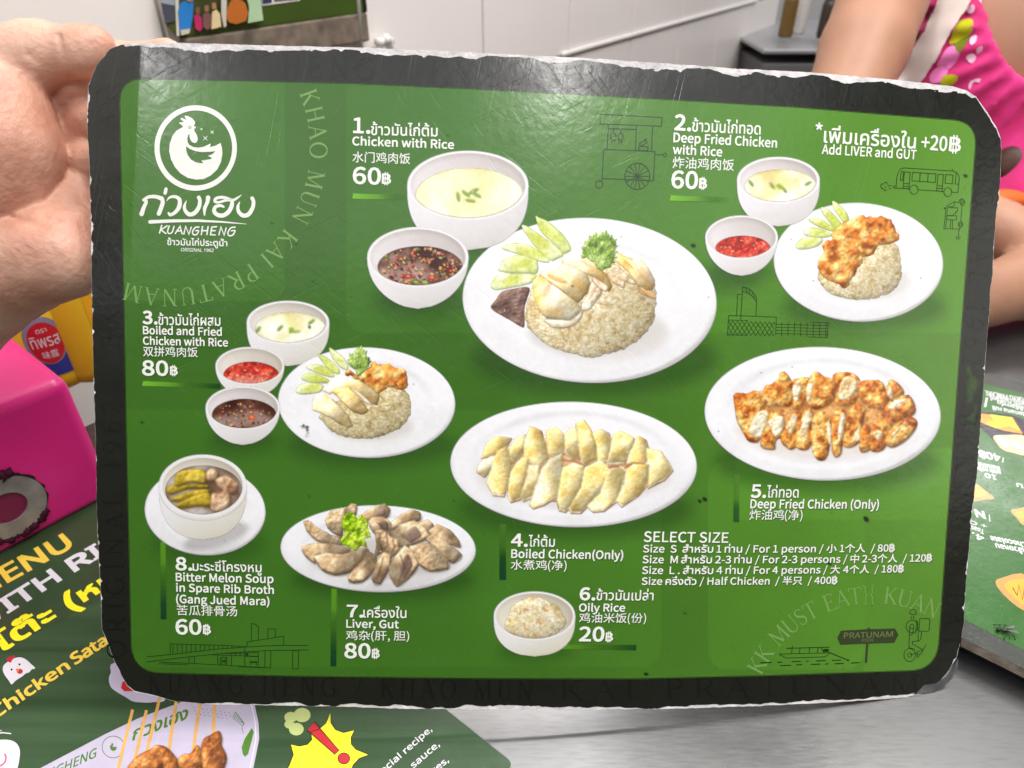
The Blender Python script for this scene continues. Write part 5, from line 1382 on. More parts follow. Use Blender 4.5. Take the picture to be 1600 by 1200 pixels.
bar(785.5, 818, 785.5, 906, 10, ((0, (110, 160, 70), .35), (.4, GRN, .3), (.6, DGR, .7), (1, (18, 64, 36), 1)), 'dark green accent bar')
bar(1151, 742, 1150, 816, 8.5, ((0, (120, 165, 80), .3), (.5, GRN, .2), (.7, (46, 92, 40), .8), (1, (40, 86, 40), .9)), 'dark green accent bar')
bar(871, 1010, 994, 1011.5, 8, ((0, (96, 160, 40), .8), (.3, (88, 140, 36), .8), (.65, GRN, .5), (1, DGR, 1)))
bar(522.3, 919, 521, 1041, 8.5, VB); bar(255, 846, 256, 967, 8.5, VB)

SH = (0.00032, 0.00038)
T1 = Text()
T1.add('1.', 552.6, 207.6, 578, 208.4, 22.5, 1.1).add('ข้าวมันไก่ต้ม', 580, 211, 683.5, 213.5, 16.5, .35).add('Chicken with Rice', 551, 227, 709, 232.8, 12.8, .55).add('水门鸡肉饭', 551, 252.5, 641, 255.5, 13.6, .15).add('60', 552, 286.6, 594.5, 288.2, 24.6, 1.0).add('฿', 597, 286.8, 610.6, 287.5, 15, .6)
T1.build('item_text', Z_TEXT, m_white, board, 'white caption of dish 1')
T1 = Text()
T1.add('2.', 1054, 203, 1078.5, 204.5, 22, 1.1).add('ข้าวมันไก่ทอด', 1081, 205.5, 1187.5, 210.5, 16.5, .35).add('Deep Fried Chicken', 1052, 222, 1213, 230.7, 13.3, .55).add('with Rice', 1051, 240.5, 1127.5, 244.5, 13, .55).add('炸油鸡肉饭', 1050.5, 261.5, 1146, 266, 14, .15).add('60', 1049, 293.5, 1089, 295, 25, 1.0).add('฿', 1092, 294.2, 1103.5, 294.8, 14.5, .6)
T1.build('item_text', Z_TEXT, m_white, board, 'white caption of dish 2')
T1 = Text()
T1.add('*', 1273, 218, 1283.5, 218.6, 22, .6).add('เพิ่มเครื่องใน', 1286.5, 222.6, 1429.5, 232.4, 20, .5).add('+20', 1438.5, 233.2, 1478, 236.2, 19.5, .6).add('฿', 1482, 236, 1499.5, 237.4, 19, .6).add('Add LIVER and GUT', 1283.5, 240.6, 1430.5, 249.2, 13, .45)
T1.build('item_text', Z_TEXT, m_white, board, 'white caption for adding liver and gut')
T1 = Text()
T1.add('3.', 224, 505.5, 246, 506.2, 19, 1.0).add('ข้าวมันไก่ผสม', 248, 507.4, 344.7, 509, 15.5, .3).add('Boiled and Fried', 224.3, 521.8, 346.8, 524.6, 12, .5).add('Chicken with Rice', 224.3, 538.2, 356.4, 541.2, 12, .5).add('双拼鸡肉饭', 224.3, 555.5, 309.5, 557, 12.8, .12).add('80', 223.4, 585.8, 262.8, 586.5, 22, 1.0).add('฿', 266.5, 585.5, 278, 585.9, 13, .5)
T1.build('item_text', Z_TEXT, m_white, board, 'white caption of dish 3', shadow=SH)
T1 = Text()
T1.add('4.', 799, 853, 823.6, 853.2, 19.3, 1.0).add('ไก่ต้ม', 825.8, 853.6, 866.5, 853.8, 15.5, .3).add('Boiled Chicken(Only)', 798.8, 871, 973, 873.2, 13, .5).add('水煮鸡(净)', 798, 888.5, 885, 889.5, 13, .12)
T1.build('item_text', Z_TEXT, m_white, board, 'white caption of dish 4', shadow=SH)
T1 = Text()
T1.add('5.', 1173, 776.7, 1195.5, 776.9, 19, 1.0).add('ไก่ทอด', 1197.6, 777, 1247, 777.2, 15.5, .3).add('Deep Fried Chicken (Only)', 1172, 793.5, 1372, 794.3, 12.6, .5).add('炸油鸡(净)', 1170.5, 811, 1253, 811.3, 13, .12)
T1.build('item_text', Z_TEXT, m_white, board, 'white caption of dish 5', shadow=SH)
T1 = Text()
T1.add('6.', 906, 936.7, 929, 936.9, 18.8, 1.0).add('ข้าวมันเปล่า', 931.7, 937.2, 1020.4, 937.6, 15, .3).add('Oily Rice', 904.6, 954.8, 976, 955, 12, .5).add('鸡油米饭(份)', 904.6, 971.5, 1009, 971.8, 13, .12).add('20', 905, 1001, 943, 1001.2, 22, 1.0).add('฿', 946, 1001, 957, 1001.2, 13, .5)
T1.build('item_text', Z_TEXT, m_white, board, 'white caption of dish 6', shadow=SH)
T1 = Text()
T1.add('7.', 542.5, 963.3, 567, 963.8, 19, 1.0).add('เครื่องใน', 568, 964.2, 635, 965, 15.5, .3).add('Liver, Gut', 541.6, 980, 623, 981, 12.5, .5).add('鸡杂(肝, 胆)', 540.8, 998.5, 639.4, 999.5, 13, .12).add('80', 539, 1027, 578.3, 1027.6, 23, 1.0).add('฿', 581.4, 1027, 593, 1027.3, 13.5, .5)
T1.build('item_text', Z_TEXT, m_white, board, 'white caption of dish 7', shadow=SH)
T1 = Text()
T1.add('8.', 275.7, 889.8, 300, 890.4, 19.5, 1.0).add('มะระชี่โครงหมู', 301.6, 891.3, 409, 893.6, 14.5, .3).add('Bitter Melon Soup', 275.4, 907.4, 427.4, 910.5, 13, .5).add('in Spare Rib Broth', 276, 923.7, 428, 927.5, 12.6, .5).add('(Gang Jued Mara)', 276, 941.4, 421, 945.3, 12.8, .5).add('苦瓜排骨汤', 277, 959.5, 371, 961.5, 13.6, .12).add('60', 275.7, 990, 314.8, 990.6, 23, 1.0).add('฿', 318, 989.6, 329.6, 990, 13.5, .5)
T1.build('item_text', Z_TEXT, m_white, board, 'white caption of dish 8', shadow=SH)
T1 = Text()
T1.add('SELECT SIZE', 1005.6, 846, 1137, 847.6, 15.6, .45).add('Size  S  สำหรับ 1 ท่าน / For 1 person / 小 1个人  / 80฿', 1004.6, 862.6, 1397, 861.2, 10.8, .35).add('Size  M สำหรับ 2-3 ท่าน / For 2-3 persons / 中 2-3个人  / 120฿', 1003.6, 879.4, 1455, 876.6, 10.8, .35)
T1.add('Size  L . สำหรับ 4 ท่าน / For 4 persons / 大 4个人  / 180฿', 1003, 896.2, 1411, 893.5, 10.8, .35).add('Size ครึ่งตัว / Half Chicken  / 半只  / 400฿', 1002.3, 913.2, 1307.5, 911.6, 10.8, .35)
T1.build('size_text', Z_TEXT, m_white, board, 'white lines listing the chicken sizes', shadow=SH)
T1 = Text(); T1.add('PRATUNAM', 1317.8, 997, 1394, 994.4, 8.2, .3, 'noto').add('PIER', 1346, 1002.6, 1364, 1001.8, 4.2, .1, 'noto')
T1.build('pier_lettering', Z_LINE + 4e-5, m_pier_t, board, 'small lettering on the arrow sign')

# ---- logo
lg = bpy.data.objects.new('logo', None); COL.objects.link(lg); lg.parent = board; lg.empty_display_size = 0.01
lg['label'] = 'round white rooster logo and name'
R_ = (210, 155, 8.0)
V = Vec()
an = np.linspace(0, 2 * math.pi, 72, endpoint=False)
V.ring([tuple(cr(R_, [(770 + 515 * math.cos(a), 612 + 534 * math.sin(a))])[0]) for a in an], [tuple(cr(R_, [(772 + 453 * math.cos(a), 612 + 468 * math.sin(a))])[0]) for a in an])
V.build('logo_ring', Z_TEXT, m_white, lg)
V = Vec()
body = [(610, 350), (605, 335), (570, 310), (565, 295), (625, 285), (585, 260), (582, 240), (600, 237), (655, 262), (632, 220), (640, 207), (680, 215), (730, 245), (762, 285), (762, 310), (745, 335), (775, 350), (765, 365), (750, 380), (760, 410), (785, 450), (797, 500), (785, 540), (755, 552), (720, 535), (700, 500), (692, 465), (695, 432), (675, 455), (665, 500), (670, 540), (690, 575), (740, 600), (800, 607), (870, 597), (930, 570), (955, 555), (950, 600), (1020, 582), (1080, 547), (1098, 610), (1103, 690), (1085, 790), (1040, 880), (960, 955), (870, 1000), (770, 1007), (670, 985), (580, 930), (510, 850), (460, 750), (438, 650), (445, 560), (480, 460), (530, 395)]
wing = [(650, 590), (690, 620), (760, 650), (850, 664), (940, 660), (1015, 652), (985, 685), (925, 712), (970, 735), (965, 748), (910, 760), (840, 770), (865, 800), (830, 802), (770, 790), (710, 755), (670, 700), (652, 640)]
P = [Vector((float(a), float(b), 0)) for a, b in cr(R_, body)]; Q = [Vector((float(a), float(b), 0)) for a, b in cr(R_, wing)]
Tt = tessellate_polygon([P, Q]); V.co = [(p.x, p.y, 0) for p in P + Q]; V.f = [tuple(t) for t in Tt]
for (x, y, s_) in ((890, 490, 30), (975, 415, 22), (842, 377, 13)):
    for sx, sy in ((1, 1), (1, -1)):
        V.stroke(cr(R_, [(x - s_ * sx, y - s_ * sy), (x, y), (x + s_ * sx, y + s_ * sy)]), [0.3, 1.5, 0.3])
V.build('rooster_emblem', Z_TEXT, m_white, lg)
V = Vec(); V.circle(cr(R_, [(697, 357)])[0], 1.7, 0.9); V.build('rooster_eye', Z_TEXT + 4e-5, m_shadow, lg)
L_ = (210, 285, 8.0)
V = Vec()
def brush(pts, w0, w1=None):
    P_ = spline(pts, 8, False); n = len(P_)
    V.stroke(cr(L_, P_), (np.linspace(w0, w1 if w1 else w0, n)) / L_[2], cap=True)
def brushv(pts, ws):
    P_ = spline(pts, 8, False); n = len(P_)
    V.stroke(cr(L_, P_), np.interp(np.linspace(0, 1, n), np.linspace(0, 1, len(ws)), ws) / L_[2], cap=True)
brush([(95, 395), (120, 320), (152, 240), (118, 222)], 58, 34); brush([(118, 222), (180, 185), (270, 180), (345, 205)], 34, 52); brush([(345, 200), (358, 250), (335, 330), (310, 392)], 50, 54); brush([(400, 85), (388, 135)], 42, 44)
brushv([(408, 232), (450, 188), (520, 182), (568, 220), (565, 300), (520, 370), (455, 408), (432, 385)], [6, 30, 40, 50, 54, 46, 38, 28])
brushv([(655, 228), (632, 290), (635, 345), (685, 400), (755, 385), (810, 310), (822, 230), (808, 190)], [6, 34, 44, 52, 54, 50, 44, 48])
brushv([(925, 192), (915, 250), (882, 330), (880, 415)], [56, 46, 44, 14])
brushv([(1345, 155), (1290, 195), (1230, 222), (1120, 190), (1030, 200), (1010, 240), (1060, 250), (1150, 225), (1215, 225), (1220, 290), (1180, 370), (1110, 415), (1040, 405), (1000, 360), (1020, 305), (1085, 292), (1118, 308)], [4, 26, 36, 38, 38, 36, 30, 34, 44, 52, 54, 54, 52, 50, 42, 36, 28])
brushv([(1322, 240), (1298, 300), (1305, 365), (1360, 415), (1430, 400), (1480, 320), (1492, 245), (1475, 200)], [6, 36, 46, 52, 54, 50, 46, 48])
P_ = np.array([(200, 495), (500, 482), (800, 480), (1100, 495), (1400, 522)], float)
V.stroke(cr(L_, P_), np.array([46, 38, 32, 22, 6]) / 8, cap=True)
V.build('thai_brush_lettering', Z_TEXT, m_white, lg)
V = Vec()
def hand(segs, w=18):
    for sgm in segs: V.stroke(cr(L_, sgm), np.linspace(w, w * 0.9, len(sgm)) / 8, cap=True)
hand([[(345, 540), (318, 635)], [(412, 545), (335, 595), (398, 640)]])
hand([spline([(440, 545), (420, 610), (435, 640), (475, 625), (500, 550)], 6, False), [(515, 640), (575, 550), (600, 645)], [(540, 610), (592, 605)], [(622, 645), (645, 550), (685, 650), (715, 560)]])
hand([spline([(810, 560), (765, 565), (730, 620), (745, 655), (785, 650), (805, 605), (770, 605)], 6, False), [(855, 555), (840, 655)], [(925, 555), (910, 655)], [(845, 605), (918, 605)]])
hand([[(1030, 555), (972, 560), (955, 655), (1015, 658)], [(965, 605), (1015, 605)], [(1060, 655), (1085, 558), (1125, 662), (1150, 570)], spline([(1262, 562), (1210, 570), (1172, 630), (1190, 668), (1235, 655), (1262, 605), (1215, 607)], 6, False)])
V.build('handwritten_name', Z_TEXT, m_white, lg, 'hand lettered name in capitals')
T1 = Text(); T1.add('ข้าวมันไก่ประตูน้ำ', 262, 382.8, 355.5, 384.8, 9.4, .3).add('ORIGINAL 1962', 283, 392.7, 334, 394, 5.0, .12, 'noto', 0.15)
T1.build('logo_text', Z_TEXT, m_white, lg)

# ---- dishes
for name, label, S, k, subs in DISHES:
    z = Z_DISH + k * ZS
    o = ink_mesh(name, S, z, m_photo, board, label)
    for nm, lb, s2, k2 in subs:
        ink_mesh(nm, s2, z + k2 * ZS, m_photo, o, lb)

# ---- wear on the border: a peeled corner and a rubbed patch
V = Vec(); V.tri(cr((990, 810, 3.077), [(1352, 846), (1395, 800), (1450, 792), (1500, 760), (1535, 715), (1560, 672), (1556, 720), (1530, 770), (1490, 808), (1440, 836)]))
V.build('peeled_film', Z_BORD + 0.0001, print_mat('grey_film', (96, 98, 98), 0.3, 0.5), board, 'grey peeled film at the lower right corner')
S = Sheet(1486, 560, 1542, 690, 1.3)
_n = fbm(S.X, S.Y, 14, 4, 77); _d = sd_poly(S.X, S.Y, np.array([(1504, 566), (1535, 570), (1528, 640), (1521, 684), (1504, 672), (1508, 620)]))
S.over((slice(None), slice(None)), ramp(_n, ((0.3, (60, 98, 40)), (0.7, (112, 150, 84)))), np.clip((_n - 0.46) * 4, 0, 0.25) * np.clip(-_d / 8, 0, 1))
ink_mesh('rubbed_patch', S, Z_BORD + 0.00008, m_photo, board, 'green rubbed patch on the right border')
# ================================================================ shapes
def bm_link(bm, name, mat, parent=None, label=None, smooth_=False):
    me = bpy.data.meshes.new(name)
    bm.to_mesh(me); bm.free()
    if smooth_: smooth(me)
    return link(name, me, mat, parent, label)

def box_bm(bm, c, ex, ey, ez, sx, sy, sz, bevel=0.0, seg=3):
    """box centred at c with axes ex, ey, ez and full sizes."""
    M = Matrix([[*(Vector(ex) * sx), 0], [*(Vector(ey) * sy), 0], [*(Vector(ez) * sz), 0], [0, 0, 0, 1]]).transposed()
    M.translation = Vector(c)
    r = bmesh.ops.create_cube(bm, size=1.0, matrix=M)
    if bevel:
        es = list({e for v in r['verts'] for e in v.link_edges})
        bmesh.ops.bevel(bm, geom=es, offset=bevel, segments=seg, profile=0.5, affect='EDGES')
    bmesh.ops.recalc_face_normals(bm, faces=bm.faces)
    return bm

def tube_bm(bm, pts, r, n=10):
    P = [Vector(p) for p in pts]; rings = []
    for i, p in enumerate(P):
        t = (P[min(i + 1, len(P) - 1)] - P[max(i - 1, 0)]).normalized()
        a = t.orthogonal().normalized() if i == 0 else (rings[-1][1] - t * rings[-1][1].dot(t)).normalized()
        b = t.cross(a)
        rr = r[i] if isinstance(r, (list, tuple)) else r
        rings.append(([bm.verts.new(p + (a * math.cos(q) + b * math.sin(q)) * rr) for q in np.linspace(0, 2 * math.pi, n, endpoint=False)], a))
    for (A, _), (B, _) in zip(rings[:-1], rings[1:]):
        for i in range(n): bm.faces.new((A[i], A[(i + 1) % n], B[(i + 1) % n], B[i]))
    bm.faces.new(rings[0][0][::-1]); bm.faces.new(rings[-1][0])
    return bm

# ---- organic solids: signed distance fields, smoothly joined, meshed with surface nets
def surf_nets(field, lo, hi, h):
    ax = [np.arange(lo[k], hi[k] + h, h) for k in range(3)]
    X, Y, Z = np.meshgrid(*ax, indexing='ij')
    D = field(X, Y, Z)
    s = D < 0
    nx, ny, nz = D.shape
    acc = np.zeros((nx - 1, ny - 1, nz - 1, 3)); cnt = np.zeros((nx - 1, ny - 1, nz - 1))
    corner = [(i, j, k) for i in (0, 1) for j in (0, 1) for k in (0, 1)]
    sl = lambda c: tuple(slice(q, q + n - 1) for q, n in zip(c, D.shape))
    for a in corner:
        for ax_ in range(3):
            if a[ax_] == 1: continue
            b = list(a); b[ax_] = 1; b = tuple(b)
            da, db = D[sl(a)], D[sl(b)]
            m = (da < 0) != (db < 0)
            t = np.where(m, da / np.where(np.abs(da - db) < 1e-12, 1, da - db), 0)
            p = np.zeros(da.shape + (3,)); p[...] = a
            p[..., ax_] = t
            acc += p * m[..., None]; cnt += m
    act = cnt > 0
    idx = -np.ones(act.shape, np.int64); idx[act] = np.arange(act.sum())
    base = np.stack(np.nonzero(act), -1)
    V = (base + acc[act] / cnt[act][:, None]) * h + np.array(lo)
    F = []
    for ax_ in range(3):
        u, v = (ax_ + 1) % 3, (ax_ + 2) % 3
        A = np.take(s, range(D.shape[ax_] - 1), ax_); B = np.take(s, range(1, D.shape[ax_]), ax_)
        m = A != B
        I = np.stack(np.nonzero(m), -1)
        I = I[(I[:, u] > 0) & (I[:, v] > 0) & (I[:, u] < D.shape[u] - 1) & (I[:, v] < D.shape[v] - 1)]
        def at(du, dv):
            J = I.copy(); J[:, u] -= du; J[:, v] -= dv
            return idx[J[:, 0], J[:, 1], J[:, 2]]
        q = np.stack([at(1, 1), at(0, 1), at(0, 0), at(1, 0)], -1)
        flip = ~A[I[:, 0], I[:, 1], I[:, 2]]
        q[flip] = q[flip][:, ::-1]
        F.append(q)
    return V, np.concatenate(F).astype(np.int32)

def cone(X, Y, Z, a, b, ra, rb):
    a = np.asarray(a, float); b = np.asarray(b, float); d = b - a; L = d @ d + 1e-12
    t = np.clip(((X - a[0]) * d[0] + (Y - a[1]) * d[1] + (Z - a[2]) * d[2]) / L, 0, 1)
    return np.sqrt((X - a[0] - t * d[0]) ** 2 + (Y - a[1] - t * d[1]) ** 2 + (Z - a[2] - t * d[2]) ** 2) - (ra + (rb - ra) * t)

def ellipsoid(X, Y, Z, c, r, M=None):
    p = np.stack([X - c[0], Y - c[1], Z - c[2]], -1)
    if M is not None: p = p @ M
    r = np.asarray(r, float)
    k0 = np.sqrt(((p / r) ** 2).sum(-1)); k1 = np.sqrt(((p / r ** 2).reshape(p.shape) ** 2).sum(-1)) + 1e-9
    return k0 * (k0 - 1) / k1

def smin(a, b, k):
    h = np.clip(0.5 + 0.5 * (b - a) / k, 0, 1)
    return b * (1 - h) + a * h - k * h * (1 - h)

def noise3(X, Y, Z, s):
    return (fbm(X * 1000 + Z * 310, Y * 1000 - Z * 170, s, 3, 4) - 0.5)

def net_obj(name, field, lo, hi, h, mat, parent, label=None):
    V, Fq = surf_nets(field, lo, hi, h)
    return link(name, smooth(mesh_np(name, V, Fq)), mat, parent, label)

# ================================================================ lamps
def mirror_point(px, py, dist):
    X, Y = unp(px, py)
    p = board_w(X, Y); e = 1e-4
    n = np.cross(board_w(X + e, Y) - p, board_w(X, Y + e) - p); n /= np.linalg.norm(n)
    d = p - CAM_O; d /= np.linalg.norm(d)
    r = d - 2 * (d @ n) * n
    return p + r * dist, p
kp, kt = mirror_point(880, 95, 1.7)
area_light('tube_lamp', kp, kt, 0.16, 0.08, 3.5, (1, 0.97, 0.94))
kp, kt = mirror_point(222, 88, 1.5)
area_light('spot_lamp', kp, kt, 0.05, 0.05, 1.6, (1, 0.98, 0.96))
# ceiling light panel behind the photographer
q = [mirror_point(*a, 1.5)[0] for a in ((205, 60), (1300, 60), (1220, 400), (255, 440))]
ctr = sum(q) / 4; kt = board_w(0, 0.05)
w_ = (np.linalg.norm(q[1] - q[0]) + np.linalg.norm(q[2] - q[3])) / 2; h_ = (np.linalg.norm(q[3] - q[0]) + np.linalg.norm(q[2] - q[1])) / 2
panel_l = area_light('ceiling_panel_lamp', ctr, kt, 1, 1, 1.25 * math.pi * w_ * h_, (0.97, 0.98, 1.0))
xa = Vector(q[1] - q[0] + q[2] - q[3]).normalized(); za = (Vector(ctr) - Vector(kt)).normalized()
ya = za.cross(xa).normalized(); xa = ya.cross(za).normalized()
panel_l.matrix_world = Matrix([[xa.x, ya.x, za.x, ctr[0]], [xa.y, ya.y, za.y, ctr[1]], [xa.z, ya.z, za.z, ctr[2]], [0, 0, 0, 1]])
panel_l.data.size = w_; panel_l.data.size_y = h_
kp, kt = mirror_point(1555, 520, 1.6)
area_light('side_lamp', kp, kt, 0.9, 0.7, 2.6, (1, 0.97, 0.90))
# main ceiling lamp over the table, a little to the right
area_light('ceiling_lamp', (0.60, 0.20, 1.75), (0.1, 0.30, 0.1), 1.3, 0.5, 27, (1, 0.97, 0.93))
area_light('ceiling_lamp', (1.15, 0.75, 1.9), (0.0, 1.1, 0.3), 1.0, 0.5, 13, (1, 0.98, 0.95))
area_light('back_fill_light', (1.9, 2.5, 1.9), (1.9, 2.9, 0.2), 1.2, 0.8, 26, (1, 0.99, 0.98))  # added fill light, brightens the dim far back of the shop
_b = board_w(0.0, -0.14); _u = board_w(0.0, 0.14) - _b; _u /= np.linalg.norm(_u)
area_light('tube_lamp', _b + _u * 1.75, _b, 0.20, 0.20, 9.0, (1, 0.98, 0.97))

# ================================================================ table, floor, wall
m_steel, nt, b, out = new_mat('brushed_steel')
tc = node(nt, 'ShaderNodeTexCoord'); mp = node(nt, 'ShaderNodeMapping')
mp.inputs['Scale'].default_value = (90, 700, 90); mp.inputs['Rotation'].default_value = (0, 0, 0.9)
nt.links.new(tc.outputs['Object'], mp.inputs[0])
ns = node(nt, 'ShaderNodeTexNoise'); ns.inputs['Scale'].default_value = 1.0; ns.inputs['Detail'].default_value = 5
nt.links.new(mp.outputs[0], ns.inputs['Vector'])
n2 = noise_node(nt, 9, 4)
mixn = node(nt, 'ShaderNodeMath', operation='MULTIPLY_ADD'); nt.links.new(n2.outputs[0], mixn.inputs[0]); mixn.inputs[1].default_value = 0.8; nt.links.new(ns.outputs[0], mixn.inputs[2])
r = node(nt, 'ShaderNodeValToRGB'); r.color_ramp.elements[0].position = 0.55; r.color_ramp.elements[1].position = 1.15
r.color_ramp.elements[0].color = (0.10, 0.099, 0.099, 1); r.color_ramp.elements[1].color = (0.14, 0.139, 0.139, 1)
nt.links.new(mixn.outputs[0], r.inputs[0]); nt.links.new(r.outputs[0], b.inputs['Base Color'])
b.inputs['Metallic'].default_value = 0.75
mr = node(nt, 'ShaderNodeMapRange'); mr.inputs[1].default_value = 0.3; mr.inputs[2].default_value = 0.7; mr.inputs[3].default_value = 0.24; mr.inputs[4].default_value = 0.38
nt.links.new(n2.outputs[0], mr.inputs[0]); nt.links.new(mr.outputs[0], b.inputs['Roughness'])
bp = node(nt, 'ShaderNodeBump'); bp.inputs['Strength'].default_value = 0.05; bp.inputs['Distance'].default_value = 0.0004
nt.links.new(ns.outputs[0], bp.inputs['Height']); nt.links.new(bp.outputs[0], b.inputs['Normal'])

wdir = np.array([math.sin(math.radians(34)), math.cos(math.radians(34)), 0.0]); wnor = np.array([wdir[1], -wdir[0], 0.0])   # wall runs right and away, faces the table
r0 = ray(563, 60); r0 = r0 / np.hypot(r0[0], r0[1])
wall_p = CAM_O + r0 * 1.02; wall_p[2] = 0.0
def on_wall(px, py, off=0.0):
    d = ray(px, py); t = ((wall_p + wnor * off - CAM_O) @ wnor) / (d @ wnor)
    return CAM_O + d * t
tbl = empty('table', (0.2, 0.5, 0.0), 'brushed stainless steel table top under the menus', 'table')
bm = bmesh.new()
# table top: front strip, back edge at the far side; it stops short of the wall
far_y = 0.80
P_ = [(-0.62, -0.25), (1.2, -0.25), (1.2, far_y), (-0.05, far_y), (-0.52, 0.18)]
tv = [bm.verts.new((x, y, 0)) for x, y in P_]; bv = [bm.verts.new((x, y, -0.03)) for x, y in P_]
bm.faces.new(tv); bm.faces.new(bv[::-1])
for i in range(len(P_)): bm.faces.new((tv[i - 1], bv[i - 1], bv[i], tv[i]))
bmesh.ops.recalc_face_normals(bm, faces=bm.faces)
bm_link(bm, 'table_top', m_steel, tbl)
bm = bmesh.new()
for x, y in ((-0.25, 0.05), (1.1, -0.15), (1.1, 0.72), (0.02, 0.72)): bm_link(tube_bm(bmesh.new(), [(x, y, -0.03), (x, y, -0.75)], 0.02, 12), 'leg', m_steel, tbl, None, True)
bm.free()
m_floor = simple_mat('floor_tile', (120, 112, 104), 0.4, 0.5, 0.15, 3)
bm = bmesh.new()
fv = [bm.verts.new(v) for v in ((-3, -3, -0.75), (5, -3, -0.75), (5, 6, -0.75), (-3, 6, -0.75))]; bm.faces.new(fv)
tag(bm_link(bm, 'floor', m_floor), kind='structure')

m_tile = simple_mat('white_panel', (234, 228, 224), 0.28, 0.5, 0.03, 3, 0.05, 60)
m_joint = simple_mat('panel_joint', (150, 144, 138), 0.7, 0.2, 0.1, 30)
wl = empty('wall', tuple(wall_p), 'white panelled wall with thin grey joints behind the table', 'wall')
wl['kind'] = 'structure'
s_j = [float((on_wall(x, 60) - wall_p) @ wdir) for x in (563, 752, 887, 985, 1061)]
sp = float(np.mean(np.diff(s_j)))
zj = float(on_wall(890, 85)[2])
bm = bmesh.new()
jb = bmesh.new()
for k in range(-6, 12):
    s0, s1 = s_j[0] + k * sp, s_j[0] + (k + 1) * sp
    if s1 > s_j[0] + 7.4 * sp: break
    for z0, z1 in ((-0.75, zj), (zj, zj + 1.9)):
        c = wall_p + wdir * (s0 + s1) / 2 - wnor * 0.006; c[2] = (z0 + z1) / 2
        box_bm(bm, c, wdir, wnor, (0, 0, 1), sp - 0.004, 0.012, z1 - z0 - 0.004, 0.0015, 2)
c = wall_p + wdir * (s_j[0] + 0.0) - wnor * 0.022; c[2] = 0.5
box_bm(jb, c, wdir, wnor, (0, 0, 1), sp * 13.0, 0.02, 2.5)
bm_link(bm, 'wall_panels', m_tile, wl)
bm_link(jb, 'joint_backing', m_joint, wl)
# cable trunking along the joint and little white hook
tr = bmesh.new()
c = wall_p + wdir * (s_j[0] + 4.0 * sp) + wnor * 0.003; c[2] = zj + 0.004
box_bm(tr, c, wdir, wnor, (0, 0, 1), sp * 4.2, 0.006, 0.007, 0.002, 2)
m_plastic = simple_mat('white_plastic', (226, 224, 220), 0.35, 0.5, 0.02, 20)
tag(bm_link(tr, 'cable_trunking', m_plastic), 'thin white cable trunking running along the wall joint', 'trunking')
hk = bmesh.new()
pts = [on_wall(626, 130, 0.008), on_wall(616, 92, 0.010), on_wall(607, 66, 0.014), on_wall(603, 60, 0.018)]
tube_bm(hk, [tuple(p) for p in spline(pts, 5, False)], 0.006, 12)
tube_bm(hk, [tuple(on_wall(589, 66, 0.012)), tuple(on_wall(612, 64, 0.012))], 0.0055, 12)
tag(bm_link(hk, 'wall_hook', m_plastic, None, None, True), 'white plastic hook on the wall just above the menu edge', 'hook')

# ---- picture frame on the wall
def wpix(x, y, off): return tuple(on_wall(x, y, off))
fr_ = empty('wall_picture', tuple(on_wall(420, 20)), 'framed green poster with a family photo hung on the white wall', 'picture')
m_frame = simple_mat('old_frame_wood', (112, 100, 88), 0.7, 0.3, 0.35, 60, 0.4, 200)
m_pgreen = simple_mat('poster_green', (58, 82, 26), 0.35, 0.5, 0.12, 12)
m_black = simple_mat('black_edge', (24, 22, 20), 0.5, 0.4, 0.1, 40)
a0 = on_wall(283, 58); a1 = on_wall(557, 16)
s0, s1 = float((a0 - wall_p) @ wdir), float((a1 - wall_p) @ wdir)
zb = (a0[2] + a1[2]) / 2
def wbox(name, s_a, s_b, z_a, z_b, t0, t1, mat, label=None, bev=0.0):
    bm = bmesh.new(); c = wall_p + wdir * (s_a + s_b) / 2 + wnor * (t0 + t1) / 2; c[2] = (z_a + z_b) / 2
    box_bm(bm, c, wdir, wnor, (0, 0, 1), s_b - s_a, t1 - t0, z_b - z_a, bev, 2)
    return bm_link(bm, name, mat, fr_, label)
PH = 0.34
wbox('poster', s0, s1, zb, zb + PH, 0.002, 0.012, m_pgreen)
wbox('frame_bar', s0 - 0.004, s1 + 0.006, zb - 0.034, zb - 0.0005, 0.0005, 0.013, m_frame, 'worn grey wooden bottom bar', 0.003)
wbox('frame_bar', s0 - 0.005, s0 - 0.0005, zb - 0.001, zb + PH, 0.0005, 0.006, m_black, 'dark side bar', 0.002)
wbox('frame_bar', s1 + 0.0005, s1 + 0.007, zb - 0.001, zb + PH, 0.0005, 0.013, m_black, 'dark right side bar', 0.002)
def wpoly(name, pts, off, mat, label=None):
    P = [on_wall(x, y, off) for x, y in pts]
    nrm = np.cross(P[1] - P[0], P[2] - P[0])
    P = P if nrm @ wnor > 0 else P[::-1]
    n = len(P)
    co = np.array(list(P) + [p - wnor * 0.0004 for p in P])
    faces = [tuple(range(n)), tuple(range(2 * n - 1, n - 1, -1))] + [(i, n + i, n + (i + 1) % n, (i + 1) % n) for i in range(n)]
    return link(name, mesh_np(name, co, faces), mat, fr_, label)
wf = (230, 0, 4.571)
def fm(nm, c, v=.12): return simple_mat(nm, c, 0.4, 0.4, v, 25)
T_ = 0.0126
wpoly('photo_print', cr(wf, [(90, -160), (830, -160), (830, 150), (560, 195), (215, 262), (140, 190)]), T_, fm('photo_ground', (62, 70, 34), .3), 'family photograph')
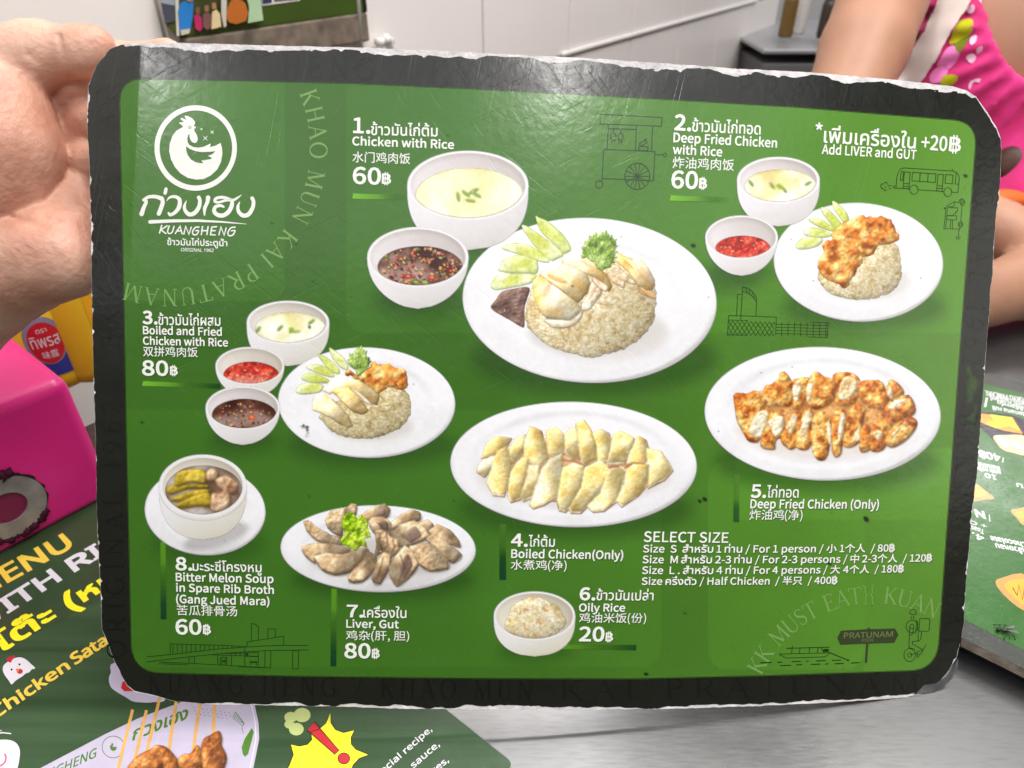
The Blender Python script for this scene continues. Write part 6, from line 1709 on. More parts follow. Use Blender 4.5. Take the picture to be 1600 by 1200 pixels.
for nm, c, pts in (('white_strip', (206, 200, 188), [(195, -100), (222, -100), (232, 255), (212, 260)]), ('sky_patch', (150, 160, 170), [(95, -120), (190, -120), (200, 90), (110, 110)]), ('dark_patch', (70, 74, 84), [(100, 20), (200, 40), (200, 150), (130, 170)]),
                   ('blue_shirt', (40, 120, 190), [(222, 80), (240, 20), (275, 5), (330, 12), (325, 120), (310, 205), (235, 215), (228, 130)]), ('pale_trousers', (190, 186, 160), [(238, 215), (308, 206), (300, 240), (245, 252)]), ('head', (170, 120, 90), [(285, -40), (325, -38), (328, 8), (300, 12), (282, 4)]),
                   ('pink_dress', (178, 44, 96), [(335, 110), (365, 100), (390, 130), (395, 200), (375, 225), (345, 205)]), ('head', (120, 82, 60), [(345, 55), (375, 52), (378, 95), (350, 100)]), ('brown_dress', (120, 84, 80), [(400, 100), (430, 85), (465, 110), (460, 190), (430, 215), (400, 190)]), ('head', (150, 108, 84), [(410, 40), (438, 38), (440, 82), (414, 84)]),
                   ('cream_dress', (218, 196, 150), [(465, 85), (495, 68), (520, 100), (530, 190), (460, 210)]), ('head', (170, 124, 96), [(462, 22), (490, 20), (494, 62), (466, 66)]), ('curtain', (196, 190, 176), [(530, -100), (570, -100), (565, 190), (548, 195), (530, 100)]),
                   ('roast_food', (186, 104, 40), [(575, 60), (600, 5), (650, -10), (700, 20), (722, 90), (705, 150), (640, 172), (585, 160), (565, 120)]), ('pale_leaf', (170, 200, 160), [(690, -120), (795, -120), (830, 145), (720, 165), (730, 60)])):
    T_ += 0.0005
    wpoly('print_patch', cr(wf, pts), T_, fm('print_' + nm, c))
wpoly('photo_print', cr(wf, [(800, -120), (1100, -120), (1090, 5), (820, 42)]), 0.0128, fm('white_caption', (214, 210, 204), .05), 'white edged caption card')
wpoly('print_patch', cr(wf, [(815, -120), (900, -120), (890, 18), (825, 28)]), 0.0134, fm('caption_dark', (52, 56, 96), .3))
wpoly('print_patch', cr(wf, [(905, -120), (1085, -120), (1078, -6), (908, 10)]), 0.0134, fm('caption_dark2', (84, 70, 76), .3))
# vertical conduit on the wall right of the picture
cb = bmesh.new()
tube_bm(cb, [tuple(on_wall(555, -60, .012)), tuple(on_wall(561, 20, .012)), tuple(on_wall(565, 110, .012))], 0.0028, 8)
tag(bm_link(cb, 'cable', simple_mat('grey_cable', (140, 136, 128), .5), None, None, True), 'thin grey cable hanging down from the picture corner', 'cable')

# ---- far back of the shop
m_far = simple_mat('far_wall_paint', (196, 194, 194), 0.6, 0.3, 0.05, 2)
bm = bmesh.new(); box_bm(bm, (2.4, 3.6, 0.6), (1, 0, 0), (0, 1, 0), (0, 0, 1), 6.0, 0.1, 2.8)
tag(bm_link(bm, 'back_wall', m_far), 'pale grey wall at the far back of the shop', 'wall', kind='structure')
cnt = empty('counter', tuple(at_depth(1260, 60, 1.9)), 'dark grey counter with a steel top behind the seated person', 'counter')
m_cnt = simple_mat('counter_front', (98, 96, 98), 0.5, 0.4, 0.1, 6)
c0 = at_depth(1196, 84, 1.9)
bm = bmesh.new(); box_bm(bm, (c0[0] + 0.60, c0[1] + 0.30, c0[2] / 2 - 0.385), (1, 0, 0), (0, 1, 0), (0, 0, 1), 1.2, 0.6, c0[2] + 0.75 - 0.03, 0.005)
bm_link(bm, 'cabinet', m_cnt, cnt)
bm = bmesh.new(); box_bm(bm, (c0[0] + 0.60, c0[1] + 0.30, c0[2] + 0.006), (1, 0, 0), (0, 1, 0), (0, 0, 1), 1.22, 0.62, 0.012, 0.004)
bm_link(bm, 'counter_top', simple_mat('counter_steel', (176, 176, 180), 0.35, 0.5, 0.08, 6, metal=0.6), cnt)
def lathe(bm, c, prof, n=20):
    rings = [[bm.verts.new((c[0] + r_ * math.cos(a), c[1] + r_ * math.sin(a), c[2] + z_)) for a in np.linspace(0, 2 * math.pi, n, endpoint=False)] for r_, z_ in prof]
    for A, B in zip(rings[:-1], rings[1:]):
        for i in range(n): bm.faces.new((A[i], A[(i + 1) % n], B[(i + 1) % n], B[i]))
    bm.faces.new(rings[0][::-1]); bm.faces.new(rings[-1])
    bmesh.ops.recalc_face_normals(bm, faces=bm.faces)
    return bm
jars = (((0.16, 0.12), (110, 84, 40), 'amber brown jar first from the left on the far counter', 1.0), ((0.29, 0.18), (210, 206, 200), 'white tub between the jars on the far counter', 1.25), ((0.40, 0.10), (60, 52, 44), 'dark brown jar on the far counter', 0.9), ((0.53, 0.16), (132, 136, 140), 'tall grey steel canister at the end of the far counter', 1.5))
for (dx, dy), c, lb, k in jars:
    dx = 0.085 + (dx - 0.16) * 0.42
    bm = bmesh.new(); z0 = c0[2] + 0.0245
    root = empty('jar', (c0[0] + dx, c0[1] + dy, z0), lb, 'jar', 'jars on the far counter')
    lathe(bm, (c0[0] + dx, c0[1] + dy, z0), [(0.018, 0), (0.020, 0.01), (0.020, 0.09 * k), (0.015, 0.11 * k)])
    bm_link(bm, 'jar_body', simple_mat('jar_' + lb.split()[0], c, 0.3), root, None, True)
    bm = bmesh.new(); lathe(bm, (c0[0] + dx, c0[1] + dy, z0), [(0.015, 0.1105 * k), (0.016, 0.115 * k), (0.015, 0.13 * k)]); bm_link(bm, 'lid', m_plastic, root, None, True)

# ================================================================ things lying on the table
def flat(z):
    """sheet functions for print on a horizontal board whose top is at height z."""
    sheet = lambda x, y: np.array([tb(a, b_, z)[:2] for a, b_ in zip(np.atleast_1d(x), np.atleast_1d(y))])
    tw = lambda P, zz: np.concatenate([np.asarray(P)[:, :2], (z + np.broadcast_to(zz, (len(P),)))[:, None]], -1)
    def vec(A, zz):
        P = sheet(A[:, 0], A[:, 1]); return np.concatenate([P, (z + zz + A[:, 2])[:, None]], -1), P
    return sheet, tw, vec
def ink_flat(name, S, z, dz, mat, parent, label=None):
    keep = S.A > 0.02
    cell = keep[:-1, :-1] | keep[1:, :-1] | keep[:-1, 1:] | keep[1:, 1:]
    used = np.zeros_like(keep)
    used[:-1, :-1] |= cell; used[1:, :-1] |= cell; used[:-1, 1:] |= cell; used[1:, 1:] |= cell
    idx = -np.ones(keep.shape, np.int64); idx[used] = np.arange(used.sum())
    D = np.stack([(S.X[used] - 800) / F, (600 - S.Y[used]) / F, -np.ones(used.sum())], -1) @ CAM_M.T
    t = (z - CAM_H) / D[:, 2]
    co = CAM_O + D * t[:, None]; co[:, 2] = z + dz
    j, i = np.nonzero(cell)
    me = smooth(mesh_np(name, co, np.stack([idx[j, i], idx[j + 1, i], idx[j + 1, i + 1], idx[j, i + 1]], -1).astype(np.int32)))
    bleed(S)
    at = me.color_attributes.new('ink', 'FLOAT_COLOR', 'POINT')
    at.data.foreach_set('color', np.concatenate([lin(np.clip(S.C[used], 0, 1)) * INK_K, S.A[used][:, None]], -1).astype(np.float32).ravel())
    return link(name, me, mat, parent, label)

# ---- satay menu at the lower left
zs = 0.003
A0 = tb(235, 740, zs); B0 = tb(803, 1193, zs); L0 = tb(0, 865, zs)
d1 = (L0 - A0); d1 /= np.linalg.norm(d1); d2 = (B0 - A0); len2 = np.linalg.norm(d2); d2 /= len2
C0 = B0 + d1 * 0.46; D0 = A0 + d1 * 0.46
outl = rounded([A0[:2], B0[:2], C0[:2], D0[:2]], [0.012, 0.004, 0.012, 0.012], 6)
sat = empty('satay_menu', tuple((A0 + C0) / 2 * np.array([1, 1, 0])), 'dark green satay menu lying on the steel table at the lower left', 'menu')
m_leaf, nt, b, out = new_mat('banana_leaf_print')
tc = node(nt, 'ShaderNodeTexCoord'); mp = node(nt, 'ShaderNodeMapping'); mp.inputs['Rotation'].default_value = (0, 0, -math.atan2(d1[1], d1[0]) + 0.10); mp.inputs['Scale'].default_value = (2.5, 75, 1)
nt.links.new(tc.outputs['Object'], mp.inputs[0]); wv = node(nt, 'ShaderNodeTexNoise'); wv.inputs['Scale'].default_value = 1.0; wv.inputs['Detail'].default_value = 4
nt.links.new(mp.outputs[0], wv.inputs['Vector']); r = node(nt, 'ShaderNodeValToRGB'); r.color_ramp.elements[0].position = 0.32; r.color_ramp.elements[1].position = 0.72
r.color_ramp.elements[0].color = (*lin((38, 62, 36)), 1); r.color_ramp.elements[1].color = (*lin((66, 92, 62)), 1)
nt.links.new(wv.outputs[0], r.inputs[0]); nt.links.new(r.outputs[0], b.inputs['Base Color']); laminate(nt, b, 0.42, 0.22)
def slab(name, P2, z0, z1, mat_top, mat_side, parent, label=None):
    n = len(P2); P2 = np.asarray(P2)
    ar = sum(P2[i][0] * P2[(i + 1) % n][1] - P2[(i + 1) % n][0] * P2[i][1] for i in range(n))
    if ar < 0: P2 = P2[::-1]
    co = [(x, y, z1) for x, y in P2] + [(x, y, z0) for x, y in P2]
    fc = [tuple(range(n)), tuple(range(2 * n - 1, n - 1, -1))] + [(i, n + i, n + (i + 1) % n, (i + 1) % n) for i in range(n)]
    o = link(name, mesh_np(name, co, fc), [mat_top, mat_side], parent, label)
    for i, p in enumerate(o.data.polygons): p.material_index = 0 if i == 0 else 1
    return o
slab('board', outl, 0.0004, zs, m_leaf, m_core, sat)
sh_, tw_, vc_ = flat(zs)
m_ylw = print_mat('yellow_ink', (240, 232, 40)); m_gold = print_mat('gold_ink', (232, 196, 72)); m_red = print_mat('red_ink', (186, 36, 44)); m_blk = print_mat('black_ink', (20, 22, 18)); m_lav = print_mat('plate_ink', (184, 177, 198)); m_pgrn = print_mat('leaf_green_ink', (74, 120, 40)); m_dgrn = print_mat('plain_green_ink', (48, 70, 44)); m_lgrn = print_mat('cucumber_ink', (186, 200, 128)); m_orange = print_mat('beak_ink', (220, 120, 70)); m_pink = print_mat('pink_ink', (210, 60, 110)); m_offw = print_mat('cream_ink', (214, 212, 218)); m_palegrn = print_mat('pale_label_ink', (176, 196, 170))
def ftext(parent, zz, mat, items, name='menu_lettering', label=None, sheet=None, tw=None):
    T = Text(sheet or sh_)
    for txt, x0, y0, x1, y1, top, bold, main, slant in items:
        p = (sheet or sh_)(np.array([x0, x1, top[0]], float), np.array([y0, y1, top[1]], float))
        e = (p[1] - p[0]) / np.linalg.norm(p[1] - p[0]); nrm = np.array([-e[1], e[0]])
        cap_m = abs((p[2] - p[0]) @ nrm); m_px = np.linalg.norm(p[1] - p[0]) / math.hypot(x1 - x0, y1 - y0)
        T.add(txt, x0, y0, x1, y1, cap_m / m_px, bold, main, slant)
    return T.build(name, zz, mat, parent, label, tw or tw_)
a_ = (0, 800, 5.714); c_ = (0, 980, 5.454); e_ = (180, 1060, 6.667); g_ = (380, 1050, 3.636)
# plain darker band above the leaf photo
V = Vec(); V.tri([(-160, 948), (-10, 868), (150, 784), (233, 741), (420, 890), (210, 912), (150, 940), (0, 1018), (-160, 1100)]); V.build('title_band', 0.00005, m_dgrn, sat, None, vc_)
def at_(c, *pts): return [float(v) for p in pts for v in cr(c, [p])[0]]
ftext(sat, 0.0001, m_gold, [('MENU', *at_(a_, (-235, 800), (655, 308)), at_(a_, (170, 402)), 2.4, 'noto', 0)], label='yellow title MENU')
ftext(sat, 0.0001, m_offw, [('WITH', *at_(a_, (-250, 1105), (548, 607)), at_(a_, (248, 632)), 2.6, 'noto', 0), ('RICE', *at_(a_, (672, 532), (1280, 175)), at_(a_, (575, 440)), 2.6, 'noto', 0)], label='white title WITH RICE')
for it_ in [('โต๊ะ', *at_(a_, (0, 1262), (505, 945)), at_(a_, (-75, 1130)), 2.6, 'lat', 0), ('(', *at_(a_, (650, 892), (738, 838)), at_(a_, (560, 742)), 2.0, 'inter', 0), ('หมู)', *at_(a_, (755, 800), (1150, 560)), at_(a_, (672, 700)), 2.6, 'lat', 0)]: ftext(sat, 0.0001, m_ylw, [it_], label='bright yellow Thai title')
ftext(sat, 0.0001, m_gold, [('Chicken', *at_(c_, (-45, 785), (600, 352)), at_(c_, (-90, 700)), 1.5, 'noto', 0), ('Satay', *at_(c_, (645, 318), (1010, 85)), at_(c_, (600, 235)), 1.5, 'noto', 0)], label='gold words Chicken Satay')
ck = bpy.data.objects.new('chicken_face_print', None); COL.objects.link(ck); ck.parent = sat; ck['label'] = 'white chicken face with red comb'
V = Vec(); V.tri(cr(c_, spline([(25, 370), (30, 330), (60, 300), (110, 270), (170, 257), (220, 275), (260, 310), (300, 350), (270, 360), (250, 385), (220, 395), (190, 420), (165, 435), (130, 460), (100, 488), (75, 455), (45, 415)], 4))); V.build('face', 0.0001, m_offw, ck, None, vc_)
V = Vec(); V.tri(cr(c_, [(55, 275), (80, 255), (120, 243), (130, 262), (105, 280), (95, 305), (62, 292)])); V.disc(cr(c_, [(170, 377)])[0], 26 / 5.454, 22 / 5.454); V.build('comb_and_beak', 0.00014, m_red, ck, None, vc_)
V = Vec(); V.disc(cr(c_, [(150, 366)])[0], 14 / 5.454, 13 / 5.454); V.build('beak_tip', 0.00018, m_orange, ck, None, vc_)
V = Vec(); V.disc(cr(c_, [(100, 362)])[0], 9 / 5.454); V.disc(cr(c_, [(167, 318)])[0], 9 / 5.454); V.build('eyes', 0.00014, m_blk, ck, None, vc_)
V = Vec(); V.tri(cr(c_, spline([(-90, 970), (0, 960), (80, 962), (135, 985), (165, 1030), (170, 1090), (150, 1200), (100, 1300), (-90, 1300)], 4))); V.stroke(cr(c_, [(-40, 905), (30, 900), (95, 908)]), 1.8); V.stroke(cr(c_, [(-40, 885), (0, 880), (15, 884)]), 1.4); V.build('round_bowl_print', 0.0001, m_offw, sat, None, vc_)
V = Vec(); V.stroke(cr(c_, spline([(40, 1080), (52, 1110), (45, 1145), (25, 1170), (-10, 1190)], 5, False)), 2.2); V.build('pink_arc_print', 0.00014, m_pink, sat, None, vc_)
V = Vec(); V.tri(cr(c_, spline([(985, 300), (945, 390), (928, 440), (945, 510), (1000, 555), (1080, 602), (1130, 632), (1200, 642), (1310, 640), (1420, 600), (1420, 300)], 4))); V.build('sauce_cup_print', 0.0001, m_lav, sat, 'lavender sauce cup', vc_)
V = Vec(); V.tri(cr(c_, [(1032, 520), (1042, 470), (1120, 420), (1250, 480), (1160, 545), (1060, 548)])); V.build('sauce_print', 0.00014, m_red, sat, None, vc_)
pl = [(30, 1216), (60, 1202), (165, 1147), (215, 1123), (262, 1105), (300, 1092), (345, 1084), (385, 1085), (398, 1102), (404, 1130), (405, 1155), (400, 1180), (393, 1215), (370, 1290), (0, 1290)]
V = Vec(); V.tri(pl); V.build('satay_plate_print', 0.0001, m_lav, sat, 'lavender white satay plate', vc_)
V = Vec(); V.stroke([(385, 1090), (394, 1105), (399, 1130), (400, 1155), (394, 1185), (386, 1225)], 1.6); V.build('plate_rim_print', 0.00013, m_offw, sat, None, vc_)
V = Vec(); V.circle(cr(c_, [(966, 1022)])[0], 17.4, 1.1, 17.0)
rb = (np.array(body) - np.array([770, 680])) * 0.0155
V.tri([(float(x) + cr(c_, [(966, 1028)])[0][0], float(y) + cr(c_, [(966, 1028)])[0][1]) for x, y in rb]); V.build('plate_emblem', 0.00014, m_pgrn, sat, 'green rooster emblem on the plate', vc_)
ftext(sat, 0.00014, m_pgrn, [('KUANGHENG', *at_(c_, (180, 1400), (815, 1108)), at_(c_, (150, 1335)), 0.5, 'noto', 0.2), ('ก่วงเฮง', *at_(e_, (180, 650), (750, 420)), at_(e_, (160, 530)), 0.9, 'lat', 0.2)], 'plate_lettering', 'green lettering on the plate rim')
for xa_, ya_, xb_, yb_ in ((207.5, 1109, 184, 1205), (229, 1110, 208, 1200), (250.5, 1088, 226, 1190), (275.5, 1096, 263, 1180), (312.5, 1098, 301, 1182), (335.5, 1098, 333, 1158)):
    V = Vec(); V.stroke([(xa_, ya_), (xb_, yb_)], [4.8, 5.2]); V.build('skewer_print', 0.0002, m_skew if 'm_skew' in globals() else globals().setdefault('m_skew', print_mat('bamboo_ink', (214, 164, 92), .3, .15)), sat, None, vc_)
S = Sheet(196, 1138, 362, 1236, 1.4)
for q_, p in enumerate(([(1000, 590), (1080, 550), (1110, 620), (1110, 700), (1150, 780), (1160, 850), (1130, 960), (1080, 1150), (920, 1150), (890, 800), (920, 640)], [(650, 880), (700, 800), (790, 780), (850, 700), (890, 740), (900, 850), (910, 1150), (640, 1150)], [(130, 960), (150, 900), (250, 800), (370, 740), (420, 700), (500, 705), (560, 740), (620, 810), (650, 870), (650, 1150), (130, 1150)], [(380, 900), (420, 840), (480, 860), (500, 930), (450, 1000), (390, 980)])):
    pp_ = cr(e_, p)
    shade_poly(S, pp_ + 1.5, (96, 54, 24), 3, 0.6, False)
    piece(S, pp_, ((0, (104, 54, 20)), (0.4, (146, 84, 34)), (0.75, (172, 108, 50)), (1, (196, 138, 80))), r=10, hgt=7, namp=5, nsc=9, seed=200 + q_, spec=0.12, tsc=14)
ink_flat('satay_print', S, zs, 0.00024, m_photo, sat, 'brown grilled satay meat')
V = Vec(); V.tri(cr(e_, [(1330, 790), (1318, 720), (1350, 630), (1425, 515), (1445, 560), (1415, 680), (1385, 790), (1352, 818)])); V.build('green_leaf_print', 0.00014, m_pgrn, sat, None, vc_)
V = Vec()
for k in range(7): V.stroke(cr(e_, [(1228 + k * 14, 400 + k * 9), (1252 + k * 15, 352 + k * 20)]), 1.0)
V.stroke(cr(e_, [(1225, 410), (1330, 495), (1345, 470), (1255, 350)]), .9); V.stroke(cr(e_, [(1320, 500), (1335, 580)]), .8)
for k in range(26): V.disc(cr(e_, [(820 + (k % 9) * 46 + (k // 9) * 12, 305 + (k // 9) * 34 + (k % 9) * 7)])[0], .8)
V.build('seasoning_print', 0.00014, m_pgrn, sat, None, vc_)
V = Vec(); 
for x, y, r_ in ((335, 245, 48), (270, 258, 36), (262, 298, 28), (302, 325, 42)): V.disc(cr(g_, [(x, y)])[0], r_ / 3.636, r_ * .86 / 3.636)
V.build('cucumber_print', 0.0001, m_lgrn, sat, 'pale green cucumber slices', vc_)
bu = cr(g_, [(495, 232), (500, 290), (525, 328), (570, 345), (632, 330), (614, 372), (614, 410), (640, 440), (712, 470), (660, 492), (625, 530), (610, 570), (640, 640), (200, 640), (262, 530), (285, 470), (270, 412), (320, 422), (365, 412), (390, 385), (385, 340), (430, 325), (470, 290)])
V = Vec(); V.tri(bu); V.build('burst_print', 0.0001, m_ylw, sat, 'yellow burst with red exclamation mark', vc_)
V = Vec(); V.stroke(bu, 1.3, True); V.stroke(cr(g_, [(405, 284), (364, 332), (522, 470), (545, 448)]), 1.4, True); V.circle(cr(g_, [(572, 492)])[0], 9.2, 1.2, 8.6); V.build('burst_outline_print', 0.00018, m_blk, sat, None, vc_)
V = Vec(); V.tri(cr(g_, [(405, 284), (364, 332), (522, 470), (545, 448)])); V.disc(cr(g_, [(572, 492)])[0], 9, 8.4); V.build('exclamation_print', 0.00014, m_red, sat, None, vc_)
for it_ in [('special recipe,', *at_(g_, (735, 632), (1075, 332)), at_(g_, (712, 606)), .3, 'noto', 0), ('sauce,', *at_(g_, (968, 548), (1118, 418)), at_(g_, (945, 522)), .3, 'noto', 0), ('spices,', *at_(g_, (1010, 640), (1170, 508)), at_(g_, (988, 614)), .3, 'noto', 0)]: ftext(sat, 0.0001, m_offw, [it_], label='small white slanted text')

# ---- dessert menu at the right, seen upside down
zr = 0.016
des = empty('dessert_menu', tuple(tb(1600, 800, 0.0)), 'green dessert menu lying upside down on the steel table at the right', 'menu')
oq = [tb(x, y, zr)[:2] for x, y in ((1440, 558), (1604, 598), (1900, 690), (2100, 1290), (1600, 1044), (1420, 955))]
slab('board', oq, zr - 0.0062, zr, print_mat('grey_border_ink', (66, 68, 64)), simple_mat('layered_paper_edge', (150, 140, 128), 0.8, 0.2, 0.3, 200), des)
# black slab standing in for the shadow under the raised menu
oq2 = [(p[0] + 0.004, p[1] + 0.006) for p in oq]
slab('shadow_slab', oq2, 0.0004, zr - 0.0066, m_black, m_black, des)
shr, twr, vcr = flat(zr)
m_grn2 = print_mat('dessert_green_ink', (56, 100, 46)); m_tan = print_mat('pastry_ink', (200, 146, 84)); m_cream2 = print_mat('cream_food_ink', (216, 190, 150)); m_lime2 = print_mat('lime_ink', (196, 214, 50)); m_or2 = print_mat('orange_ink', (236, 150, 60)); m_dk2 = print_mat('dark_tray_ink', (46, 40, 48))
V = Vec(); V.tri([(1430, 575), (1600, 615), (1880, 700), (2040, 1230), (1600, 1016), (1420, 925)]); V.build('green_panel', 0.0001, m_grn2, des, None, vcr)
r_c = (1500, 580, 4.29); r_d = (1480, 560, 2.4)
V = Vec(); V.tri(cr(r_c, [(80, 268), (330, 290), (440, 330), (440, 450), (330, 440), (240, 480), (180, 420), (80, 330)])); V.build('tray_print', 0.00014, m_dk2, des, None, vcr)
V = Vec(); V.tri(cr(r_c, [(100, 280), (350, 310), (420, 420), (300, 400), (200, 370), (110, 330)])); V.build('orange_food_print', 0.00018, m_or2, des, None, vcr)
V = Vec(); V.tri(cr(r_c, [(200, 290), (345, 312), (400, 400), (330, 365), (240, 385), (170, 350), (230, 330)])); V.build('lime_food_print', 0.00022, m_lime2, des, None, vcr)
V = Vec(); V.tri(cr(r_c, spline([(222, 440), (290, 430), (440, 440), (440, 560), (360, 550), (290, 530), (250, 490)], 4))); V.build('toast_print', 0.00026, m_cream2, des, None, vcr)
V = Vec(); V.tri(cr(r_c, spline([(240, 440), (270, 435), (330, 480), (300, 510)], 4))); V.tri(cr(r_c, spline([(330, 490), (370, 470), (440, 510), (440, 530)], 4))); V.build('cream_print', 0.0003, m_offw, des, None, vcr)
for c_r, p_ in ((r_c, [(40, 740), (110, 755), (180, 810), (228, 850), (180, 862), (40, 865)]), (r_c, [(340, 940), (370, 925), (470, 920), (500, 1040), (420, 1030), (380, 985)]), (r_d, [(182, 845), (200, 825), (300, 815), (360, 960), (280, 942), (215, 890)])):
    V = Vec(); V.tri(cr(c_r, spline(p_, 4))); V.build('pastry_print', 0.00014, m_tan, des, None, vcr)
m_cust = print_mat('custard_ink', (220, 166, 66))
for c_r, p_ in ((r_c, [(370, 950), (470, 938), (480, 1010), (420, 1010)]), (r_d, [(215, 848), (300, 832), (330, 925), (270, 915)]), (r_c, [(60, 770), (120, 780), (170, 830), (60, 845)])):
    V = Vec(); V.tri(cr(c_r, spline(p_, 4))); V.build('custard_print', 0.00018, m_cust, des, None, vcr)
V = Vec(); V.stroke(cr(r_d, [(245, 860), (262, 890), (268, 850), (282, 905), (290, 860)]), 1.4); V.build('chocolate_print', 0.00022, m_dk2, des, None, vcr)
def rt(txt, a, b, top, bold=.4, main='lat'): return (txt, *at_(r_c, a, b), at_(r_c, top), bold, main, 0)
ftext(des, 0.00014, m_offw, [rt('40฿', (262, 560), (120, 530), (256, 602), .9), rt('Banana', (262, 640), (118, 610), (258, 668)), rt('with milk', (270, 668), (110, 635), (266, 694)), rt('10', (240, 700), (165, 682), (236, 728), .6), rt('N', (156, 940), (96, 928), (152, 985), .9), rt('Toast', (160, 1062), (60, 1030), (156, 1092)), rt('+ C', (178, 1030), (70, 1000), (174, 1052)), rt('4.', (160, 1106), (80, 1080), (154, 1140), .6),
      rt('Chocolate', (440, 1150), (200, 1105), (432, 1182), .6), rt('กล้วยหอม', (440, 1190), (232, 1155), (432, 1222), .5), rt('นม', (470, 770), (375, 750), (466, 800), .5), rt('TOKYO PANCAKE', (440, 180), (165, 130), (436, 210)), rt('with custard', (440, 210), (200, 165), (436, 238)), rt('ไส้คัสตาร์ด', (440, 240), (250, 195), (436, 268)), rt('Banana roll', (440, 280), (215, 232), (436, 306))], sheet=shr, tw=twr, label='small white upside down text')
V = Vec(); V.stroke(cr(r_c, [(180, 178), (168, 240)]), 3.2); V.stroke(cr(r_c, [(290, 580), (285, 612)]), 1.6); V.stroke(cr(r_c, [(195, 965), (200, 1008)]), 1.6); V.build('divider_print', 0.00014, m_offw, des, None, vcr)
# a fly on it
fl = empty('fly', tuple(tb(1571, 985, zr)), 'tiny dark fly sitting on the grey border of the dessert menu', 'fly')
m_fly = simple_mat('fly_black', (26, 24, 24), 0.4)
p = tb(1571, 985, zr + 0.0016)
bm = bmesh.new(); bmesh.ops.create_uvsphere(bm, u_segments=12, v_segments=8, radius=1, matrix=Matrix.Translation(p) @ Matrix.Diagonal((0.0024, 0.0010, 0.0010, 1)))
bmesh.ops.create_uvsphere(bm, u_segments=10, v_segments=6, radius=0.0011, matrix=Matrix.Translation(p + np.array([-0.0034, 0.0004, 0])))
for s_ in (-1, 1):
    for k in range(3): tube_bm(bm, [tuple(p + np.array([-0.001 + k * .001, 0, 0])), tuple(p + np.array([-0.002 + k * .002, s_ * .0030, .0004])), tuple(p + np.array([-0.003 + k * .003, s_ * .0048, -.0013]))], 0.00016, 5)
bm_link(bm, 'fly_body', m_fly, fl, None, True)
bm = bmesh.new()
for s_ in (-1, 1):
    v = [bm.verts.new(p + np.array(q_)) for q_ in ((-.001, s_ * .0005, .0011), (.002, s_ * .0018, .0013), (.0058, s_ * .0026, .0008), (.0050, s_ * .0008, .0010))]; bm.faces.new(v)
bm_link(bm, 'wings', simple_mat('fly_wing', (90, 90, 86), 0.3), fl)

# ---- pink box with a steel ring
bx_top = None
Pc = tb(184, 776, 0.0)
hd = ray(105, 590); 
tt = ((Pc[:2] - CAM_O[:2]) @ hd[:2]) / (hd[:2] @ hd[:2]); BHt = float((CAM_O + hd * tt)[2])
e1 = np.array([d1[0], d1[1], 0.0]); e2 = np.array([-d1[1], d1[0], 0.0])
if e2 @ (Pc - CAM_O) < 0: e2 = -e2
pk = empty('tissue_box', tuple(Pc + e1 * 0.1 + e2 * 0.06), 'bright pink plastic box with a steel ring lock on its front', 'box')
m_pinkp = simple_mat('pink_plastic', (228, 38, 134), 0.32, 0.5, 0.04, 30, 0.04, 300)
bl, bw_ = 0.22, 0.13
cen = Pc + e1 * bl / 2 + e2 * bw_ / 2; cen[2] = BHt / 2 + 0.0005
bm = bmesh.new(); box_bm(bm, cen, e1, e2, (0, 0, 1), bl, bw_, BHt - 0.001, 0.008, 5); bm_link(bm, 'box_body', m_pinkp, pk, None, True)
def on_front(px, py, off=0.0):
    n = -e2; d = ray(px, py); t = ((Pc + n * off - CAM_O) @ n) / (d @ n); return CAM_O + d * t
rc = on_front(10, 792); rr = np.linalg.norm(on_front(72, 778) - rc)
def disc_ring(r0_, r1_, t0, t1, n=48, wob=0.0, seed=1):
    bm = bmesh.new(); rg = np.random.RandomState(seed); ro = [r1_ * (1 + wob * rg.uniform(-1, 1)) for _ in range(n)]
    A = []
    for k, a in enumerate(np.linspace(0, 2 * math.pi, n, endpoint=False)):
        u = e1 * math.cos(a) + np.array([0, 0, 1]) * math.sin(a)
        A.append([bm.verts.new(rc + u * q_ - e2 * t_) for q_, t_ in ((r0_, t0), (r0_, t1), (ro[k], t1), (ro[k], t0))])
    for k in range(n):
        a, b_ = A[k], A[(k + 1) % n]
        for i in range(3): bm.faces.new((a[i], b_[i], b_[i + 1], a[i + 1]))
    bmesh.ops.recalc_face_normals(bm, faces=bm.faces)
    return bm
bm_link(disc_ring(rr * 0.94, rr * 1.03, 0.0, 0.0012, 60, 0.035), 'black_sealant', m_black, pk)
bm_link(disc_ring(rr * 0.5, rr * 0.985, 0.0, 0.0022), 'steel_ring', simple_mat('dull_steel_ring', (148, 142, 140), 0.45, 0.5, 0.25, 90, metal=0.4), pk)
bm = bmesh.new(); dv = [bm.verts.new(rc + (e1 * math.cos(a) + np.array([0, 0, 1]) * math.sin(a)) * rr * 0.5 - e2 * 0.0004) for a in np.linspace(0, 2 * math.pi, 40, endpoint=False)]; bm.faces.new(dv)
bm_link(bm, 'hole_shade_disc', simple_mat('dark_pink', (120, 16, 66), 0.5), pk)  # flat disc over the ring's hole, recess shade put into its dark pink
m_res = simple_mat('residue', (58, 8, 32), 0.7, 0.2, 0.4, 200)
for k_, (a_0, a_1, rad) in enumerate(((62, 128, .0042), (-128, -38, .0034))):
    rg = np.random.RandomState(k_ + 4); bm = bmesh.new()
    aa = np.radians(np.linspace(a_0, a_1, 26))
    tube_bm(bm, [tuple(rc + (e1 * -math.cos(a) + np.array([0, 0, 1]) * math.sin(a)) * rr * (1.06 + 0.05 * rg.uniform(-1, 1)) - e2 * 0.001) for a in aa], [rad * (0.35 + 0.65 * rg.uniform()) * (0.4 if i in (0, 25) else 1) for i in range(26)], 8)
    bm_link(bm, 'dark_residue', m_res, pk, None, True)

